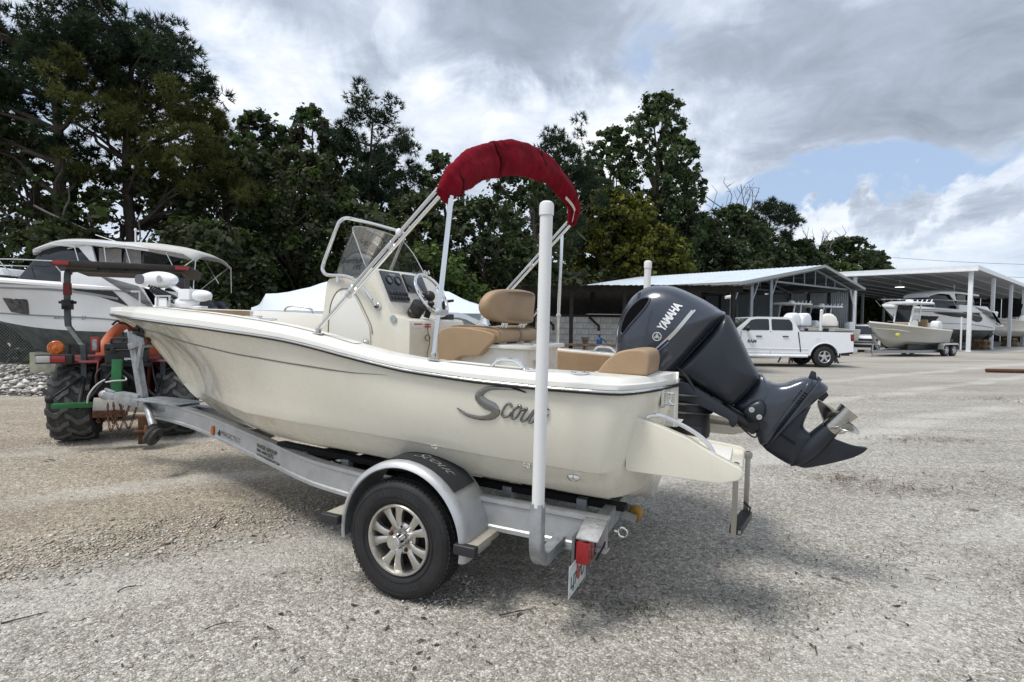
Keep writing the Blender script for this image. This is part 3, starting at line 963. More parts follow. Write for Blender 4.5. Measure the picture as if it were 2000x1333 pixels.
# stern eye, cleats, cup holder, handles
k = MB()
k.tube([(-1.40 + .028 * math.cos(t), .68, .85 + .03 * math.sin(t)) for t in np.linspace(-1.7, 1.7, 12)], .006, 8)
k.bx(-1.352, -1.338, .655, .705, .80, .90)
k.tube([(-1.345, .68, .88), (-1.40, .68, .88)], .006, 8)
k.tube([(-1.345, .68, .82), (-1.40, .68, .82)], .006, 8)
k.build('stern_eye', CHROME, boat)
for x, y, ax in ((-.965, .985, 0), (-.70, 1.0, 0), (-.965, -.985, 0)):
    k = MB()
    z = ip(x, TZG)
    k.lathe([(.047, -.002), (.050, .006), (.044, .009), (.038, .006), (.036, -.05), (.001, -.05)], (x, y, z + .002), (0, 0, 1), 24)
    k.tube([(x + .036, y, z + .004), (x, y + .01, z + .012), (x - .036, y, z + .004)], .004, 6)
    k.build('cup_holder', CHROME, boat)
hand = [(-.47, -.67, 1.02, .045), (1.24, 1.45, .98, .012), (1.42, 1.62, 1.02, .012), (1.0, .8, -1.0, .04)]
for x0, x1, y, h in hand[:1]:
    for sg in (1, -1):
        k = MB()
        z = ip(x0, TZG)
        k.tube(smooth_pts([(x0, sg * y, z), (x0 - .04, sg * y, z + h * .85), (x0 - .10, sg * y, z + h), (x1 + .04, sg * y, z + h * .8), (x1, sg * y, z)], 5), .0105, 9)
        k.build('grab_rail', CHROME, boat)
for x0, y in ((1.53, .845), (1.33, .90)):
    k = MB()
    z = ip(x0, TZG) + .009
    k.tube([(x0 + .075 * math.cos(t), y + .024 * math.sin(t), z) for t in np.linspace(0, 6.283, 20, endpoint=False)], .007, 8, closed=True)
    k.build('pull_up_cleat', CHROME, boat)
k = MB()
k.tube(smooth_pts([(2.75, -.62, 1.275), (2.72, -.62, 1.315), (2.62, -.65, 1.33), (2.47, -.69, 1.31), (2.44, -.70, 1.27)], 5), .012, 9)
k.build('grab_rail', CHROME, boat)
# bow cushions, coaming pads, bolsters
k = MB()
k.prism(round_poly([(-.04, 1.0), (-1.0, .955), (-1.0, .74), (-.04, .80)], .02), -.975, -.875)
k.build('coaming_pad', TAN, boat, bevel=.02, seg=3)
for sg in (1, -1):
    k = MB()
    o = smooth_pts([(-1.01, .976), (-1.06, 1.045), (-1.13, 1.10), (-1.22, 1.117), (-1.275, 1.107), (-1.292, 1.06), (-1.285, .982)], 3)
    k.prism(o, sg * .50, sg * .84)
    k.build('stern_bolster', TAN, boat, bevel=.03, seg=4, smooth=50)
k = MB()
k.bx(-.98, -.62, -.85, .85, .72, .80)
k.build('rear_seat_cushion', TAN, boat, bevel=.025, seg=3)
for sg in (1, -1):
    k = MB()
    k.loft([[(x, sg * .12, .90), (x, sg * max(min(bfun(x) - .27, hull_y(x, .9) - .09), .14), .90), (x, sg * max(min(bfun(x) - .27, hull_y(x, .9) - .09), .14), .975), (x, sg * .12, .975)] for x in (1.8, 2.1, 2.4, 2.7)])
    k.build('bow_cushion', TAN, boat, bevel=.02)
k = MB()
k.bx(3.02, 3.045, -.42, .42, 1.0, 1.27)
k.build('bow_backrest', TAN, boat, bevel=.012)
# ------------------------------------------------------------------ console
cp = [(1.40, .46), (1.335, 1.0), (1.255, 1.535), (.955, 1.532), (.90, 1.60), (.825, 1.612), (.655, 1.262), (.62, 1.245), (.505, 1.238), (.49, 1.20), (.49, .46)]
k = MB()
k.prism(round_poly(cp, [.01, .03, .05, .02, .02, .02, .02, .03, .02, .02, .01], 3), -.40, .40)
con = k.build('console', GEL, boat, smooth=35, bevel=.022, seg=3)
HA, HB = V3((.822, 0, 1.605)), V3((.655, 0, 1.262))     # sloping helm face
HN = V3((-(HA - HB)[2], 0, (HA - HB)[0]))
HN /= np.linalg.norm(HN)


def helm(s, y, h):
    p = HA + (HB - HA) * s + HN * h
    return (p[0], y, p[2])


def helm_box(s0, s1, y0, y1, h0, h1, name, m, par, bev=.004):
    b = MB()
    v = [helm(s, y, h) for h in (h0, h1) for s in (s0, s1) for y in (y0, y1)]
    b.add(v, [(0, 1, 3, 2), (4, 6, 7, 5), (0, 4, 5, 1), (2, 3, 7, 6), (0, 2, 6, 4), (1, 5, 7, 3)])
    return b.build(name, m, par, bevel=bev)


NAVY = mat('gauge_panel', (.030, .036, .050), .35, coat=.3)
helm_box(.04, .70, .345, .095, .0, .012, 'gauge_panel', NAVY, con)
helm_box(.06, .46, .065, -.215, .0, .018, 'display_screen', mat('screen_black', (.012, .014, .018), .12, coat=.5), con)
for y in (.275, .165):
    b = MB()
    c = helm(.24, y, .010)
    b.lathe([(.036, 0), (.038, .010), (.031, .014), (.030, .008), (.001, .008)], c, HN, 20)
    b.build('gauge', BLACK, con)
    b = MB()
    b.lathe([(.024, .0085), (.001, .0085)], c, HN, 16)
    b.build('gauge_face', mat('gauge_face', (.16, .17, .19), .2), con)
for i in range(6):
    y = .325 - i * .040
    for s in (.50, .60):
        helm_box(s, s + .065, y, y - .026, .012, .020, 'rocker_switch', BLACK, con, .002)
text_part('lettering', 'Scout', LETW, con, lambda tx, ty, h: helm(.13 - ty / .39, .245 - tx, .0135), .030, .3)
# door in the port side
dp = [(1.235, .80), (1.222, 1.20), (1.206, 1.34), (1.145, 1.437), (1.040, 1.442), (.972, 1.388), (.836, 1.163), (.825, .80)]
b = MB()
b.prism(round_poly(dp, [.01, .05, .06, .06, .06, .06, .05, .01], 3), .402, .411)
b.build('console_door', GELW, con, bevel=.004)
b = MB()
b.tube([(p[0], .4035, p[1]) for p in round_poly([(1.248, .80), (1.236, 1.20), (1.22, 1.345), (1.15, 1.452), (1.036, 1.457), (.96, 1.396), (.82, 1.168), (.81, .80)], [.01, .05, .06, .06, .06, .06, .05, .01], 3)][2:-4], .0035, 5)
b.build('door_gasket', mat('gasket_grey', (.20, .19, .17), .7), con)
b = MB()
b.bx(.845, .885, .41, .425, 1.035, 1.075)
b.ell((.865, .428, 1.055), (.016, .010, .018))
b.build('door_latch', CHROME, con, bevel=.004)
b = MB()
b.lathe([(.028, 0), (.028, .004), (.001, .0045)], (.63, .405, 1.235), (0, 1, 0), 20)
b.build('round_badge', mat('badge_grey', (.33, .37, .37), .4), con)
# aft face: labels, key cord, hatch
b = MB()
b.bx(.484, .488, .245, .365, 1.175, 1.205)
b.build('warning_label', LETW, con)
b = MB()
b.bx(.482, .4845, .25, .36, 1.198, 1.207)
for q in range(2):
    b.bx(.482, .4845, .13, .21, 1.178 + q * .018, 1.188 + q * .018)
b.build('label_print', mat('label_red', (.42, .03, .03), .5), con)
b = MB()
b.prism(round_poly([(-.17, .95), (-.17, 1.16), (-.385, 1.16), (-.385, .95)], .03), .478, .4885, 'yz')
b.build('access_hatch', GELW, con, bevel=.004)
b = MB()
b.ell((.474, -.24, 1.09), (.012, .014, .026))
b.build('hatch_key', BLACK, con)
b = MB()
b.tube([(.476 + .006 * math.cos(t * 9), .17 + .011 * math.sin(t * 9), 1.20 - .30 * t) for t in np.linspace(0, 1, 90)], .0025, 5)
b.tube([(.472, .19 + .034 * math.cos(t), 1.10 + .022 * math.sin(t)) for t in np.linspace(0, 6.28, 20)], .003, 5)
b.build('key_cord', BLACK, con)
b = MB()
o_ = V3((.63, .16, 1.262))
ax_ = V3((-.28, .02, .35))
b.lathe([(.042, -.005), (.054, .01), (.058, .035), (.050, .045), (.056, .05), (.062, .11), (.058, .118), (.02, .112), (.001, .11)], o_, ax_, 22)
b.build('drink_holder', BLACK, con)
b = MB()
b.bar((.57, .06, 1.25), (.545, .045, 1.345), .03, .045)
b.ell((.54, .043, 1.36), (.03, .02, .022))
b.bx(.53, .62, -.30, -.17, 1.238, 1.285)
b.bar((.575, -.235, 1.28), (.60, -.24, 1.385), .025, .03)
b.bar((.60, -.24, 1.385), (.56, -.33, 1.40), .028, .022)
b.build('throttle', BLACK, con, bevel=.006)
# wheel
wc, wn = V3((.575, -.015, 1.43)), V3((-.86, 0, .51))
wn /= np.linalg.norm(wn)
e1, e2 = V3((0, 1, 0)), np.cross(wn, (0, 1, 0))
b = MB()
b.tube([wc + .185 * (math.cos(t) * e1 + math.sin(t) * e2) for t in np.linspace(0, 6.2832, 40, endpoint=False)], .014, 10, closed=True)
for t in (1.57, 3.67, 5.76):
    dd = math.cos(t) * e1 + math.sin(t) * e2
    b.tube([wc - wn * .05 + dd * .03, wc - wn * .03 + dd * .10, wc + dd * .182], .010, 8)
b.cyl(wc - wn * .13, wc - wn * .02, .034, .04)
b.build('steering_wheel', CHROME, con)
b = MB()
b.ell(wc - wn * .02, (.045, .045, .045))
b.build('wheel_hub', BLACK, con)
# windshield: front sheet with two raked wings
wt = smooth_pts([(.92, .365, 1.62), (1.01, .355, 1.80), (1.085, .322, 1.918), (1.12, .20, 1.955), (1.13, 0, 1.965), (1.12, -.20, 1.955), (1.085, -.322, 1.918), (.985, -.36, 1.80), (.875, -.378, 1.62)], 5)
wbm = smooth_pts([(.83, .385, 1.585), (1.02, .38, 1.548), (1.215, .36, 1.545), (1.315, .20, 1.545), (1.345, 0, 1.545), (1.315, -.20, 1.545), (1.215, -.36, 1.545), (1.02, -.38, 1.548), (.83, -.385, 1.585)], 5)
b = MB()
b.loft([wbm, [(V3(p) * .5 + V3(q) * .5 + V3((.012, 0, 0))) for p, q in zip(wbm, wt)], wt], False, False)
wsh = b.build('windshield', SMOKE, con, smooth=60)
b = MB()
b.tube(wt, .0045, 6)
b.build('windshield_edge', mat('acrylic_edge', (.42, .44, .45), .2), con)
b = MB()
b.loft([[(p[0] + .004, p[1] * 1.012, p[2] - .004), (p[0] - .008, p[1] * 1.008, p[2] + .052)] for p in wbm[10:31]], False, False)
b.build('windshield_gasket', BLACK, con)


def wing(tx, ty, h, sg=1):
    x = 1.165 - tx
    z = 1.655 + ty
    f = (z - 1.548) / .38
    return (x - .0, sg * (.388 - .045 * f), z)


text_part('lettering', 'Sportfish', LETK, con, lambda tx, ty, h: wing(tx, ty - tx * .05, h), .060, .35, .002)
text_part('lettering', '195', LETK, con, lambda tx, ty, h: wing(tx + .125, ty - .055, h), .055, .35, .002)
text_part('lettering', 'Sportfish', LETW, con, lambda tx, ty, h: wing(tx + .15, ty - .03, h, -1), .052, .35, .001)
# chrome rail round the windshield
b = MB()
side = [(.775, .425, 1.33), (.80, .445, 1.375), (.87, .45, 1.46), (.945, .445, 1.512), (1.05, .435, 1.545), (1.22, .42, 1.555), (1.275, .42, 1.578), (1.285, .42, 1.62), (1.25, .42, 1.71), (1.15, .42, 1.92), (1.125, .41, 1.968), (1.105, .37, 1.992), (1.10, .28, 1.997)]
pts = smooth_pts(side + [(1.10, 0, 2.0)] + [(x, -y, z) for x, y, z in reversed(side)], 5)
b.tube(pts, .0135, 10)
for sg in (1, -1):
    b.lathe([(.03, 0), (.03, .006), (.018, .012)], (.772, sg * .402, 1.325), (0, sg, 0), 16)
    b.lathe([(.016, -.06), (.016, .0)], (.775, sg * .43, 1.33), (0, sg, 0), 12)
    b.cyl((1.13, sg * .43, 1.50), (1.13, sg * .428, 1.55), .012)
b.build('grab_rail', CHROME, con)

# ------------------------------------------------------------------ leaning post seat
k = MB()
k.loft([[(x, y, .46), (x, y, .98), (x, y * .96, 1.055)] for x, y in round_poly([(.16, .34), (.16, -.34), (-.40, -.34), (-.40, .34)], .07, 3)], True, False, True)
k.poly([(x, y * .96, 1.055) for x, y in round_poly([(.16, .34), (.16, -.34), (-.40, -.34), (-.40, .34)], .07, 3)])
k.prism(round_poly([(.19, .37), (.19, -.37), (-.44, -.37), (-.44, .37)], .07, 4), 1.056, 1.082, 'xy')
seat = k.build('leaning_seat', GELW, boat, smooth=40, bevel=.006)
for y0, y1 in ((.02, .375), (-.345, -.005), ):
    b = MB()
    o = smooth_pts([(.21, 1.02), (.225, 1.10), (.20, 1.165), (.13, 1.196), (-.05, 1.20), (-.18, 1.188), (-.215, 1.155), (-.20, 1.10), (-.12, 1.086), (.02, 1.086), (.09, 1.05), (.13, .96), (.165, .93), (.20, .95)], 4, True)
    b.prism(o, y0, y1)
    b.build('seat_cushion', TAN, seat, bevel=.022, seg=4, smooth=50)
b = MB()
o = smooth_pts([(.24, 1.15), (.25, 1.05), (.235, .93), (.20, .86), (.155, .85), (.14, .90), (.08, .985), (-.06, 1.0), (-.12, 1.05), (-.19, 1.12), (-.16, 1.16), (-.02, 1.185), (.14, 1.192)], 4, True)
b.prism(o, .33, .41)
b.build('side_bolster', TAN, seat, bevel=.03, seg=4, smooth=50)
for y0 in (.375, -.345):
    b = MB()
    b.tube([(x, y0 * .985, z) for x, z in smooth_pts([(.19, 1.172), (.13, 1.201), (-.05, 1.205), (-.18, 1.193), (-.215, 1.16)], 4)], .005, 6)
    b.build('piping', mat('piping_tan', (.26, .175, .10), .6), seat)
# swing backrest
b = MB()
o = smooth_pts([(.43, 1.335), (.40, 1.405), (.30, 1.455), (0, 1.472), (-.33, 1.455), (-.44, 1.405), (-.47, 1.335), (-.43, 1.27), (-.30, 1.235), (0, 1.225), (.28, 1.235), (.39, 1.27)], 4, True)
c0 = (0, 1.35)
rr_ = []
for h, sc in ((-.05, .86), (-.038, .96), (-.015, 1.), (.015, 1.), (.038, .96), (.05, .86)):
    rr_.append([(-.19 + h - .05 * (z - 1.35) + .10 * (y / .47) ** 2, y * sc, c0[1] + (z - c0[1]) * sc) for y, z in o])
b.loft(rr_)
b.build('backrest', TAN, seat, smooth=60)
for y in (.16, -.16):
    b = MB()
    b.tube([(-.12, y, 1.085), (-.165, y, 1.27)], .020, 12)
    b.tube([(-.075, y, 1.085), (-.15, y, 1.25)], .012, 10)
    b.lathe([(.055, 0), (.055, .006), (.028, .01), (.026, .04)], (-.11, y, 1.083), (0, 0, 1), 18)
    b.build('backrest_post', CHROME, seat)
b = MB()
b.tube(smooth_pts([(.02, -.44, 1.06), (.0, -.46, 1.16), (-.12, -.47, 1.30), (-.17, -.43, 1.34)], 4), .012, 8)
b.build('seat_rail', CHROME, seat)
for y in (.26, -.05):
    b = MB()
    b.lathe([(.05, 0), (.052, .006), (.04, .008), (.038, -.02), (.001, -.02)], (-.36, y, 1.083), (0, 0, 1), 20)
    b.build('cup_ring', CHROME, seat)
b = MB()
b.bx(-.405, -.40, .05, .25, .60, .93)
b.tube(smooth_pts([(-.41, -.12, .95), (-.43, -.15, .90), (-.42, -.2, .85)], 3), .006, 6)
b.build('seat_hatch', GELW, seat)

# ------------------------------------------------------------------ bimini: folded in its red boot, with stainless bows
arc = [(-.112, .975, 1.955), (-.115, .935, 2.01), (-.118, .86, 2.075), (-.105, .64, 2.206), (-.100, .32, 2.346), (-.13, -.02, 2.446), (-.165, -.34, 2.480), (-.192, -.62, 2.466), (-.24, -.86, 2.385), (-.268, -.985, 2.270), (-.245, -1.005, 2.15), (-.235, -1.0, 2.10)]
hv = [.048, .066, .086, .102, .110, .116, .115, .110, .104, .094, .066, .040]
A_ = smooth_pts(arc, 7)
hw = np.interp(np.linspace(0, 1, len(A_)), np.linspace(0, 1, len(hv)), hv)
rings = []
for i, p in enumerate(A_):
    a, q = V3(A_[max(i - 1, 0)]), V3(A_[min(i + 1, len(A_) - 1)])
    t = (q - a) / np.linalg.norm(q - a)
    up = np.cross(t, (-1, 0, 0))
    up = up / np.linalg.norm(up) * (1 if up[2] > 0 or i > 40 else -1)
    if up.dot(V3((0, p[1], .9))) < 0:
        up = -up
    fw = np.cross(up, t)
    fw /= np.linalg.norm(fw)
    rg = []
    for j in range(20):
        th = 2 * math.pi * j / 20
        cu, sf = math.cos(th), math.sin(th)
        wv = 1 + .020 * math.sin(i * .5 + 3 * th) * math.sin(i * .21)
        h_ = hw[i] * (abs(cu) ** .85 * math.copysign(1, cu)) * wv - (.02 * (cu < -.9))
        w_ = .062 * (hw[i] / .12) ** .6 * sf * (1.15 if cu < 0 else .8) * wv
        rg.append(V3(p) + up * h_ + fw * w_)
    rings.append(rg)
b = MB()
b.loft(rings)
bim = b.build('bimini_top', RED, boat, smooth=70)
tx_ = bpy.data.textures.new('cloth_folds', 'CLOUDS')
tx_.noise_scale = .20
tx_.noise_depth = 3
md = bim.modifiers.new('sub', 'SUBSURF')
md.levels = md.render_levels = 2
md = bim.modifiers.new('folds', 'DISPLACE')
md.texture = tx_
md.strength = .045
md.texture_coords = 'LOCAL'
# zip tape showing along the lower edge
b = MB()
zt_ = [V3(r[11]) * .6 + V3(r[10]) * .4 for r in rings]
for i0, i1 in ((54, 76),):
    b.loft([[p + V3((-.020, 0, -.012)), p + V3((-.030, 0, .008))] for p in zt_[i0:i1]], False, False)
b.build('zip_tape', mat('zip_cream', (.62, .56, .50), .7), bim)
b = MB()
b.loft([[p * .15 + V3(A_[28]) * .85 + (p - V3(A_[28])) * .87 for p in rings[28] + rings[28][:1]], [q + (q - V3(A_[29])) * .015 for q in rings[29] + rings[29][:1]]], False, False)
b.build('cover_seam', mat('red_seam', (.10, .004, .009), .85, spec=.05), bim)
for i in (14, 42, 58):
    b = MB()
    C_ = V3(A_[i])
    b.loft([[C_ + (V3(p) - C_) * 1.035 for p in rings[i] + rings[i][:1]], [V3(A_[i + 1]) + (V3(p) - V3(A_[i + 1])) * 1.035 for p in rings[i + 1] + rings[i + 1][:1]]], False, False)
    b.build('cover_strap', mat('strap_red', (.105, .004, .009), .8, spec=.1), bim)
for sg, top in ((1, (-.085, .965, 1.985)), (-1, (-.222, -.99, 2.12))):
    f = V3((.73, sg * 1.05, ip(.73, TZG) + .035))
    t_ = V3(top)
    b = MB()
    m1 = f + (t_ - f) * .28
    b.tube([f, m1], .0125, 10)
    for o_ in (-.017, .017):
        off = V3((o_ * .7, 0, o_))
        b.tube([m1 + off * .8, t_ + off], .0115, 10)
    for s_ in (.27, .30, .62):
        c_ = f + (t_ - f) * s_
        d_ = (t_ - f) / np.linalg.norm(t_ - f)
        b.tube([c_ - d_ * .02, c_ + d_ * .02], .026, 8)
    b.build('bimini_bow', CHROME, bim)
    b = MB()
    c_ = f + (t_ - f) * .68
    if sg > 0:
        b.ell(c_ + V3((0, 0, .03)), (.022, .018, .026))
        b.build('bow_clip', LETW, bim)
    a_ = V3((-.125, sg * 1.055, ip(-.12, TZG) + .04))
    e_ = V3((-.155, .955, 1.955)) if sg > 0 else V3((-.155, -1.0, 2.02))
    b = MB()
    b.tube([a_, e_], .0135, 10)
    b.tube([a_ + (e_ - a_) * .35, e_ * .98 + a_ * .02], .0150, 10)
    b.build('bimini_strut', CHROME, bim)
    b = MB()
    b.ell(a_ + (e_ - a_) * .262, (.022, .026, .022))
    b.bar(a_ + (e_ - a_) * .262, a_ + (e_ - a_) * .262 + V3((-.02, -sg * .06, 0)), .03, .03)
    b.build('strut_clip', mat('clip_grey', (.42, .42, .42), .5), bim, bevel=.004)
    for q in (f, a_):
        b = MB()
        z0 = q[2] - .036
        b.bx(q[0] - .035, q[0] + .035, q[1] - .018, q[1] + .018, z0, z0 + .008)
        b.bx(q[0] - .012, q[0] + .012, q[1] - .014, q[1] + .014, z0, z0 + .045)
        b.cyl((q[0], q[1] - .026, z0 + .034), (q[0], q[1] + .026, z0 + .034), .008)
        b.build('deck_hinge', CHROME, bim, bevel=.003)

# ------------------------------------------------------------------ outboard motor, tilted up
CW = smooth_pts([(-.945, .99), (-.928, 1.10), (-.936, 1.22), (-.975, 1.345), (-1.045, 1.445), (-1.14, 1.497), (-1.25, 1.503), (-1.36, 1.470), (-1.48, 1.410), (-1.57, 1.352), (-1.606, 1.325), (-1.55, 1.235), (-1.42, 1.07), (-1.31, .935), (-1.22, .86), (-1.09, .86), (-1.0, .90)], 4, True)
CWC = (-1.23, 1.19)
CWW, CWN = .235, 3.0
k = MB()
k.pillow(CW, CWW, 0, CWN, 10, ctr=CWC)
mot = k.build('outboard_motor', ENG, boat, smooth=60)


def cowl_y(x, z):
    d = np.array([x - CWC[0], z - CWC[1]])
    r = np.linalg.norm(d) + 1e-9
    d = d / r
    best = 9.
    P = np.array(CW)
    for i in range(len(P)):
        a, q = P[i - 1] - np.array(CWC), P[i] - np.array(CWC)
        M_ = np.array([[d[0], a[0] - q[0]], [d[1], a[1] - q[1]]])
        if abs(np.linalg.det(M_)) < 1e-9:
            continue
        s_, u_ = np.linalg.solve(M_, a)
        if s_ > 0 and -.01 <= u_ <= 1.01:
            best = min(best, s_)
    q = min(r / best, .995)
    return CWW * (1 - q ** CWN) ** (1 / CWN)


# air scoop in the cowl
INTAKE = [(-1.166, 1.412), (-1.112, 1.408), (-1.052, 1.358), (-1.008, 1.292), (-.985, 1.205), (-1.003, 1.180), (-1.045, 1.232), (-1.105, 1.302), (-1.150, 1.362)]
k = MB()
k.tube([(x, cowl_y(x, z) + .002, z) for x, z in smooth_pts(INTAKE, 4, True)], .007, 6, closed=True)
k.build('intake_lip', ENG, mot, smooth=70)
# (filled below once the helpers exist)
# crease line and cowl seam
k = MB()
P = smooth_pts([(-1.60, 1.318), (-1.54, 1.232), (-1.41, 1.07), (-1.30, .935), (-1.22, .868)], 6)
k.tube([(x, cowl_y(x, z) + .001, z) for x, z in P], .0075, 6)
k.tube([(x, -cowl_y(x, z) - .001, z) for x, z in P], .0075, 6)
k.build('cowl_seam', BLACK, mot)
LA = math.atan2(.164, -.101)    # reading direction, up and aft
UX, UZ = math.cos(LA), math.sin(LA)


def onc(x0, z0, off=.0045):
    def fn(tx, ty, h):
        x = x0 + tx * UX + ty * UZ
        z = z0 + tx * UZ - ty * UX
        return (x, cowl_y(x, z) + off, z)
    return fn


def on_path(pts, off):
    P = np.array(smooth_pts([(a_, b_, 0) for a_, b_ in pts], 8))[:, :2]

    def fn(u, v):
        i = u * (len(P) - 1)
        p = np.array([np.interp(i, range(len(P)), P[:, 0]), np.interp(i, range(len(P)), P[:, 1])])
        j = int(min(i, len(P) - 2))
        t = (P[j + 1] - P[j]) / np.linalg.norm(P[j + 1] - P[j])
        x, z = p + np.array([t[1], -t[0]]) * v
        return (x, cowl_y(x, z) + off, z)
    return fn


def cowl_patch(pts, off, rings_=6):
    """closed outline laid on the cowl as a fan of rings"""
    P = np.array([p[:2] for p in pts])
    c_ = P.mean(0)
    b_ = MB()
    b_.loft([[(x, cowl_y(x, z) + off, z) for x, z in c_ + (P - c_) * s_] for s_ in np.linspace(1, .04, rings_)], True, True)
    return b_


cowl_patch(smooth_pts(INTAKE, 4, True), .0030).build('air_intake', mat('intake_black', (.003, .003, .004), .9, spec=.1), mot)
text_part('lettering', 'YAMAHA', LETW, mot, onc(-1.268, 1.208), .072, 0, .0030, .92, stretch=.66)
k = MB()
f = onc(-1.226, 1.174)
k.loft([[f(r_ * math.cos(t), r_ * math.sin(t), 0) for t in np.linspace(0, 6.2832, 28)] for r_ in (.0275, .0235)], False, False)
for a0 in (.52, 2.62, 4.71):
    def seg(r0, r1, o_, w):
        c_, s_ = math.cos(a0), math.sin(a0)
        return [f(r * c_ - (o_ + e * w) * s_, r * s_ + (o_ + e * w) * c_, 0) for r, e in ((r0, -1), (r1, -1), (r1, 1), (r0, 1))]
    k.poly(seg(-.011, .021, 0, .0010))
    for o_ in (-.0042, .0042):
        k.poly(seg(.004, .018, o_, .0009))
k.build('emblem', LETW, mot)
SP_ = [(-1.095, .955), (-1.145, 1.01), (-1.322, 1.187), (-1.440, 1.345)]
f = on_path(SP_, .004)
k = MB()
k.loft([[f(u, .004), f(u, .014)] for u in np.linspace(.02, .98, 22)], False, False)
k.build('silver_stripe', SILV, mot)
k = MB()
k.loft([[f(u, -.0095), f(u, .0032)] for u in np.linspace(.02, .60, 14)], False, False)
k.build('blue_stripe', BLUE, mot)
k = MB()
k.loft([[f(u, -.0135), f(u, -.0105)] for u in np.linspace(.02, .60, 14)], False, False)
k.loft([[f(u, -.008), f(u, .0035)] for u in np.linspace(.61, 1., 12)], False, False)
k.build('silver_stripe', SILV, mot)
text_part('lettering', 'V MAX', LETW, mot, onc(-1.170, 1.000), .030, .35, .001)
# mid section, leg and lower unit
k = MB()
MS = smooth_pts([(-1.300, .935), (-1.42, 1.075), (-1.55, 1.24), (-1.605, 1.315), (-1.640, 1.300), (-1.70, 1.18), (-1.765, 1.045), (-1.815, .95), (-1.79, .89), (-1.72, .80), (-1.655, .757), (-1.56, .81), (-1.44, .875), (-1.36, .90)], 3, True)
k.pillow(MS, .16, 0, 4.0, 7, ctr=(-1.56, 1.02))
k.build('lower_cowl', ENGD, mot, smooth=50)
k = MB()
LG = smooth_pts([(-1.815, .962), (-1.86, .925), (-1.915, .908), (-1.97, .918), (-2.03, .945), (-2.085, .957), (-2.165, .930), (-2.19, .895), (-2.145, .84), (-2.03, .70), (-1.92, .565), (-1.845, .52), (-1.815, .575), (-1.79, .63), (-1.74, .70), (-1.675, .755), (-1.74, .83)], 3, True)
k.pillow(LG, .085, 0, 3.2, 6, ctr=(-1.92, .77))
k.build('drive_leg', ENG, mot, smooth=50)
# anti-ventilation plates
UP_ = V3((-.52, 0, .85))       # across the leg, from leading to trailing edge
DN = V3((-.85, 0, -.52))       # down the leg
DN /= np.linalg.norm(DN)
UP_ = np.cross(DN, (0, 1, 0))
UP_ = UP_ if UP_[2] > 0 else -UP_
lo = V3((-1.875, 0, .585))
for d_, w_, L0, L1 in ((.0, .095, -.06, .43), (.034, .115, -.065, .46)):
    k = MB()
    b0, b1 = lo + DN * d_ + UP_ * L0, lo + DN * d_ + UP_ * L1
    pts = []
    for s_ in np.linspace(0, 1, 10):
        p = b0 + (b1 - b0) * s_
        pts.append((p, w_ * (.3 + .75 * math.sin(min(1, s_ * 2.2) * math.pi / 2)) * (1 if s_ < .9 else .8)))
    k.loft([[p + V3((0, w, 0)) + DN * .006, p + V3((0, w, 0)) - DN * .006, p - V3((0, w, 0)) - DN * .006, p - V3((0, w, 0)) + DN * .006] for p, w in pts])
    k.build('cavitation_plate', ENG, mot, bevel=.003)
k = MB()
te = lo + DN * .045 + UP_ * .40
k.prism([(p[0], p[2]) for p in (te + UP_ * .04 - DN * .05, te + UP_ * .03 + DN * .03, te + DN * .085 + UP_ * .0, te + DN * .08 - UP_ * .05, te - UP_ * .06)], -.012, .012)
k.prism([(p[0], p[2]) for p in (te + UP_ * .02 - DN * .06, te + UP_ * .07 - DN * .07, te + UP_ * .075 - DN * .045, te + UP_ * .03 - DN * .01)], -.012, .012)
k.build('trim_tab', ENGD, mot, bevel=.004)
k = MB()
GC = smooth_pts([(-2.06, .83), (-2.105, .80), (-2.09, .745), (-2.07, .67), (-2.09, .635), (-2.13, .60), (-2.08, .50), (-2.03, .43), (-1.98, .43), (-1.84, .525), (-1.90, .62)], 3, True)
k.pillow(GC, .058, 0, 2.6, 6, ctr=(-2.0, .585))
k.build('gearcase', ENGD, mot, smooth=60)
k = MB()
ga, gb = V3((-2.03, 0, .437)), V3((-2.205, 0, .655))
gd = (gb - ga) / np.linalg.norm(gb - ga)
L_ = np.linalg.norm(gb - ga)
k.lathe([(.004, -.03), (.030, .0), (.052, .05), (.062, .12), (.060, .20), (.052, L_)], ga, gd, 22)
k.build('gear_torpedo', ENGD, mot, smooth=60)
k = MB()
sk = round_poly([(-2.02, .43), (-2.08, .405), (-2.22, .455), (-2.335, .505), (-2.39, .545), (-2.405, .572), (-2.33, .575), (-2.245, .600), (-2.19, .625)], [.01, .03, .02, .02, .02, .008, .02, .02, .01], 2)
k.prism(sk, -.013, .013)
k.build('skeg', ENGD, mot, bevel=.005)
k = MB()
for i in range(5):
    p = lo + DN * .012 + UP_ * (.27 + .018 * i)
    k.bar(p + V3((0, .084, 0)) - DN * .028, p + V3((0, .084, 0)) + DN * .028, .006, .008)
k.build('vent_slots', mat('slot_black', (.004, .004, .004), .7), mot, kind='stuff')
k = MB()
q0 = V3((-1.985, .058, .585))
k.bar(q0 - DN * .06, q0 + DN * .05, .012, .022, up=(0, 1, 0))
k.build('water_intake', mat('vent_black', (.004, .004, .004), .7), mot)
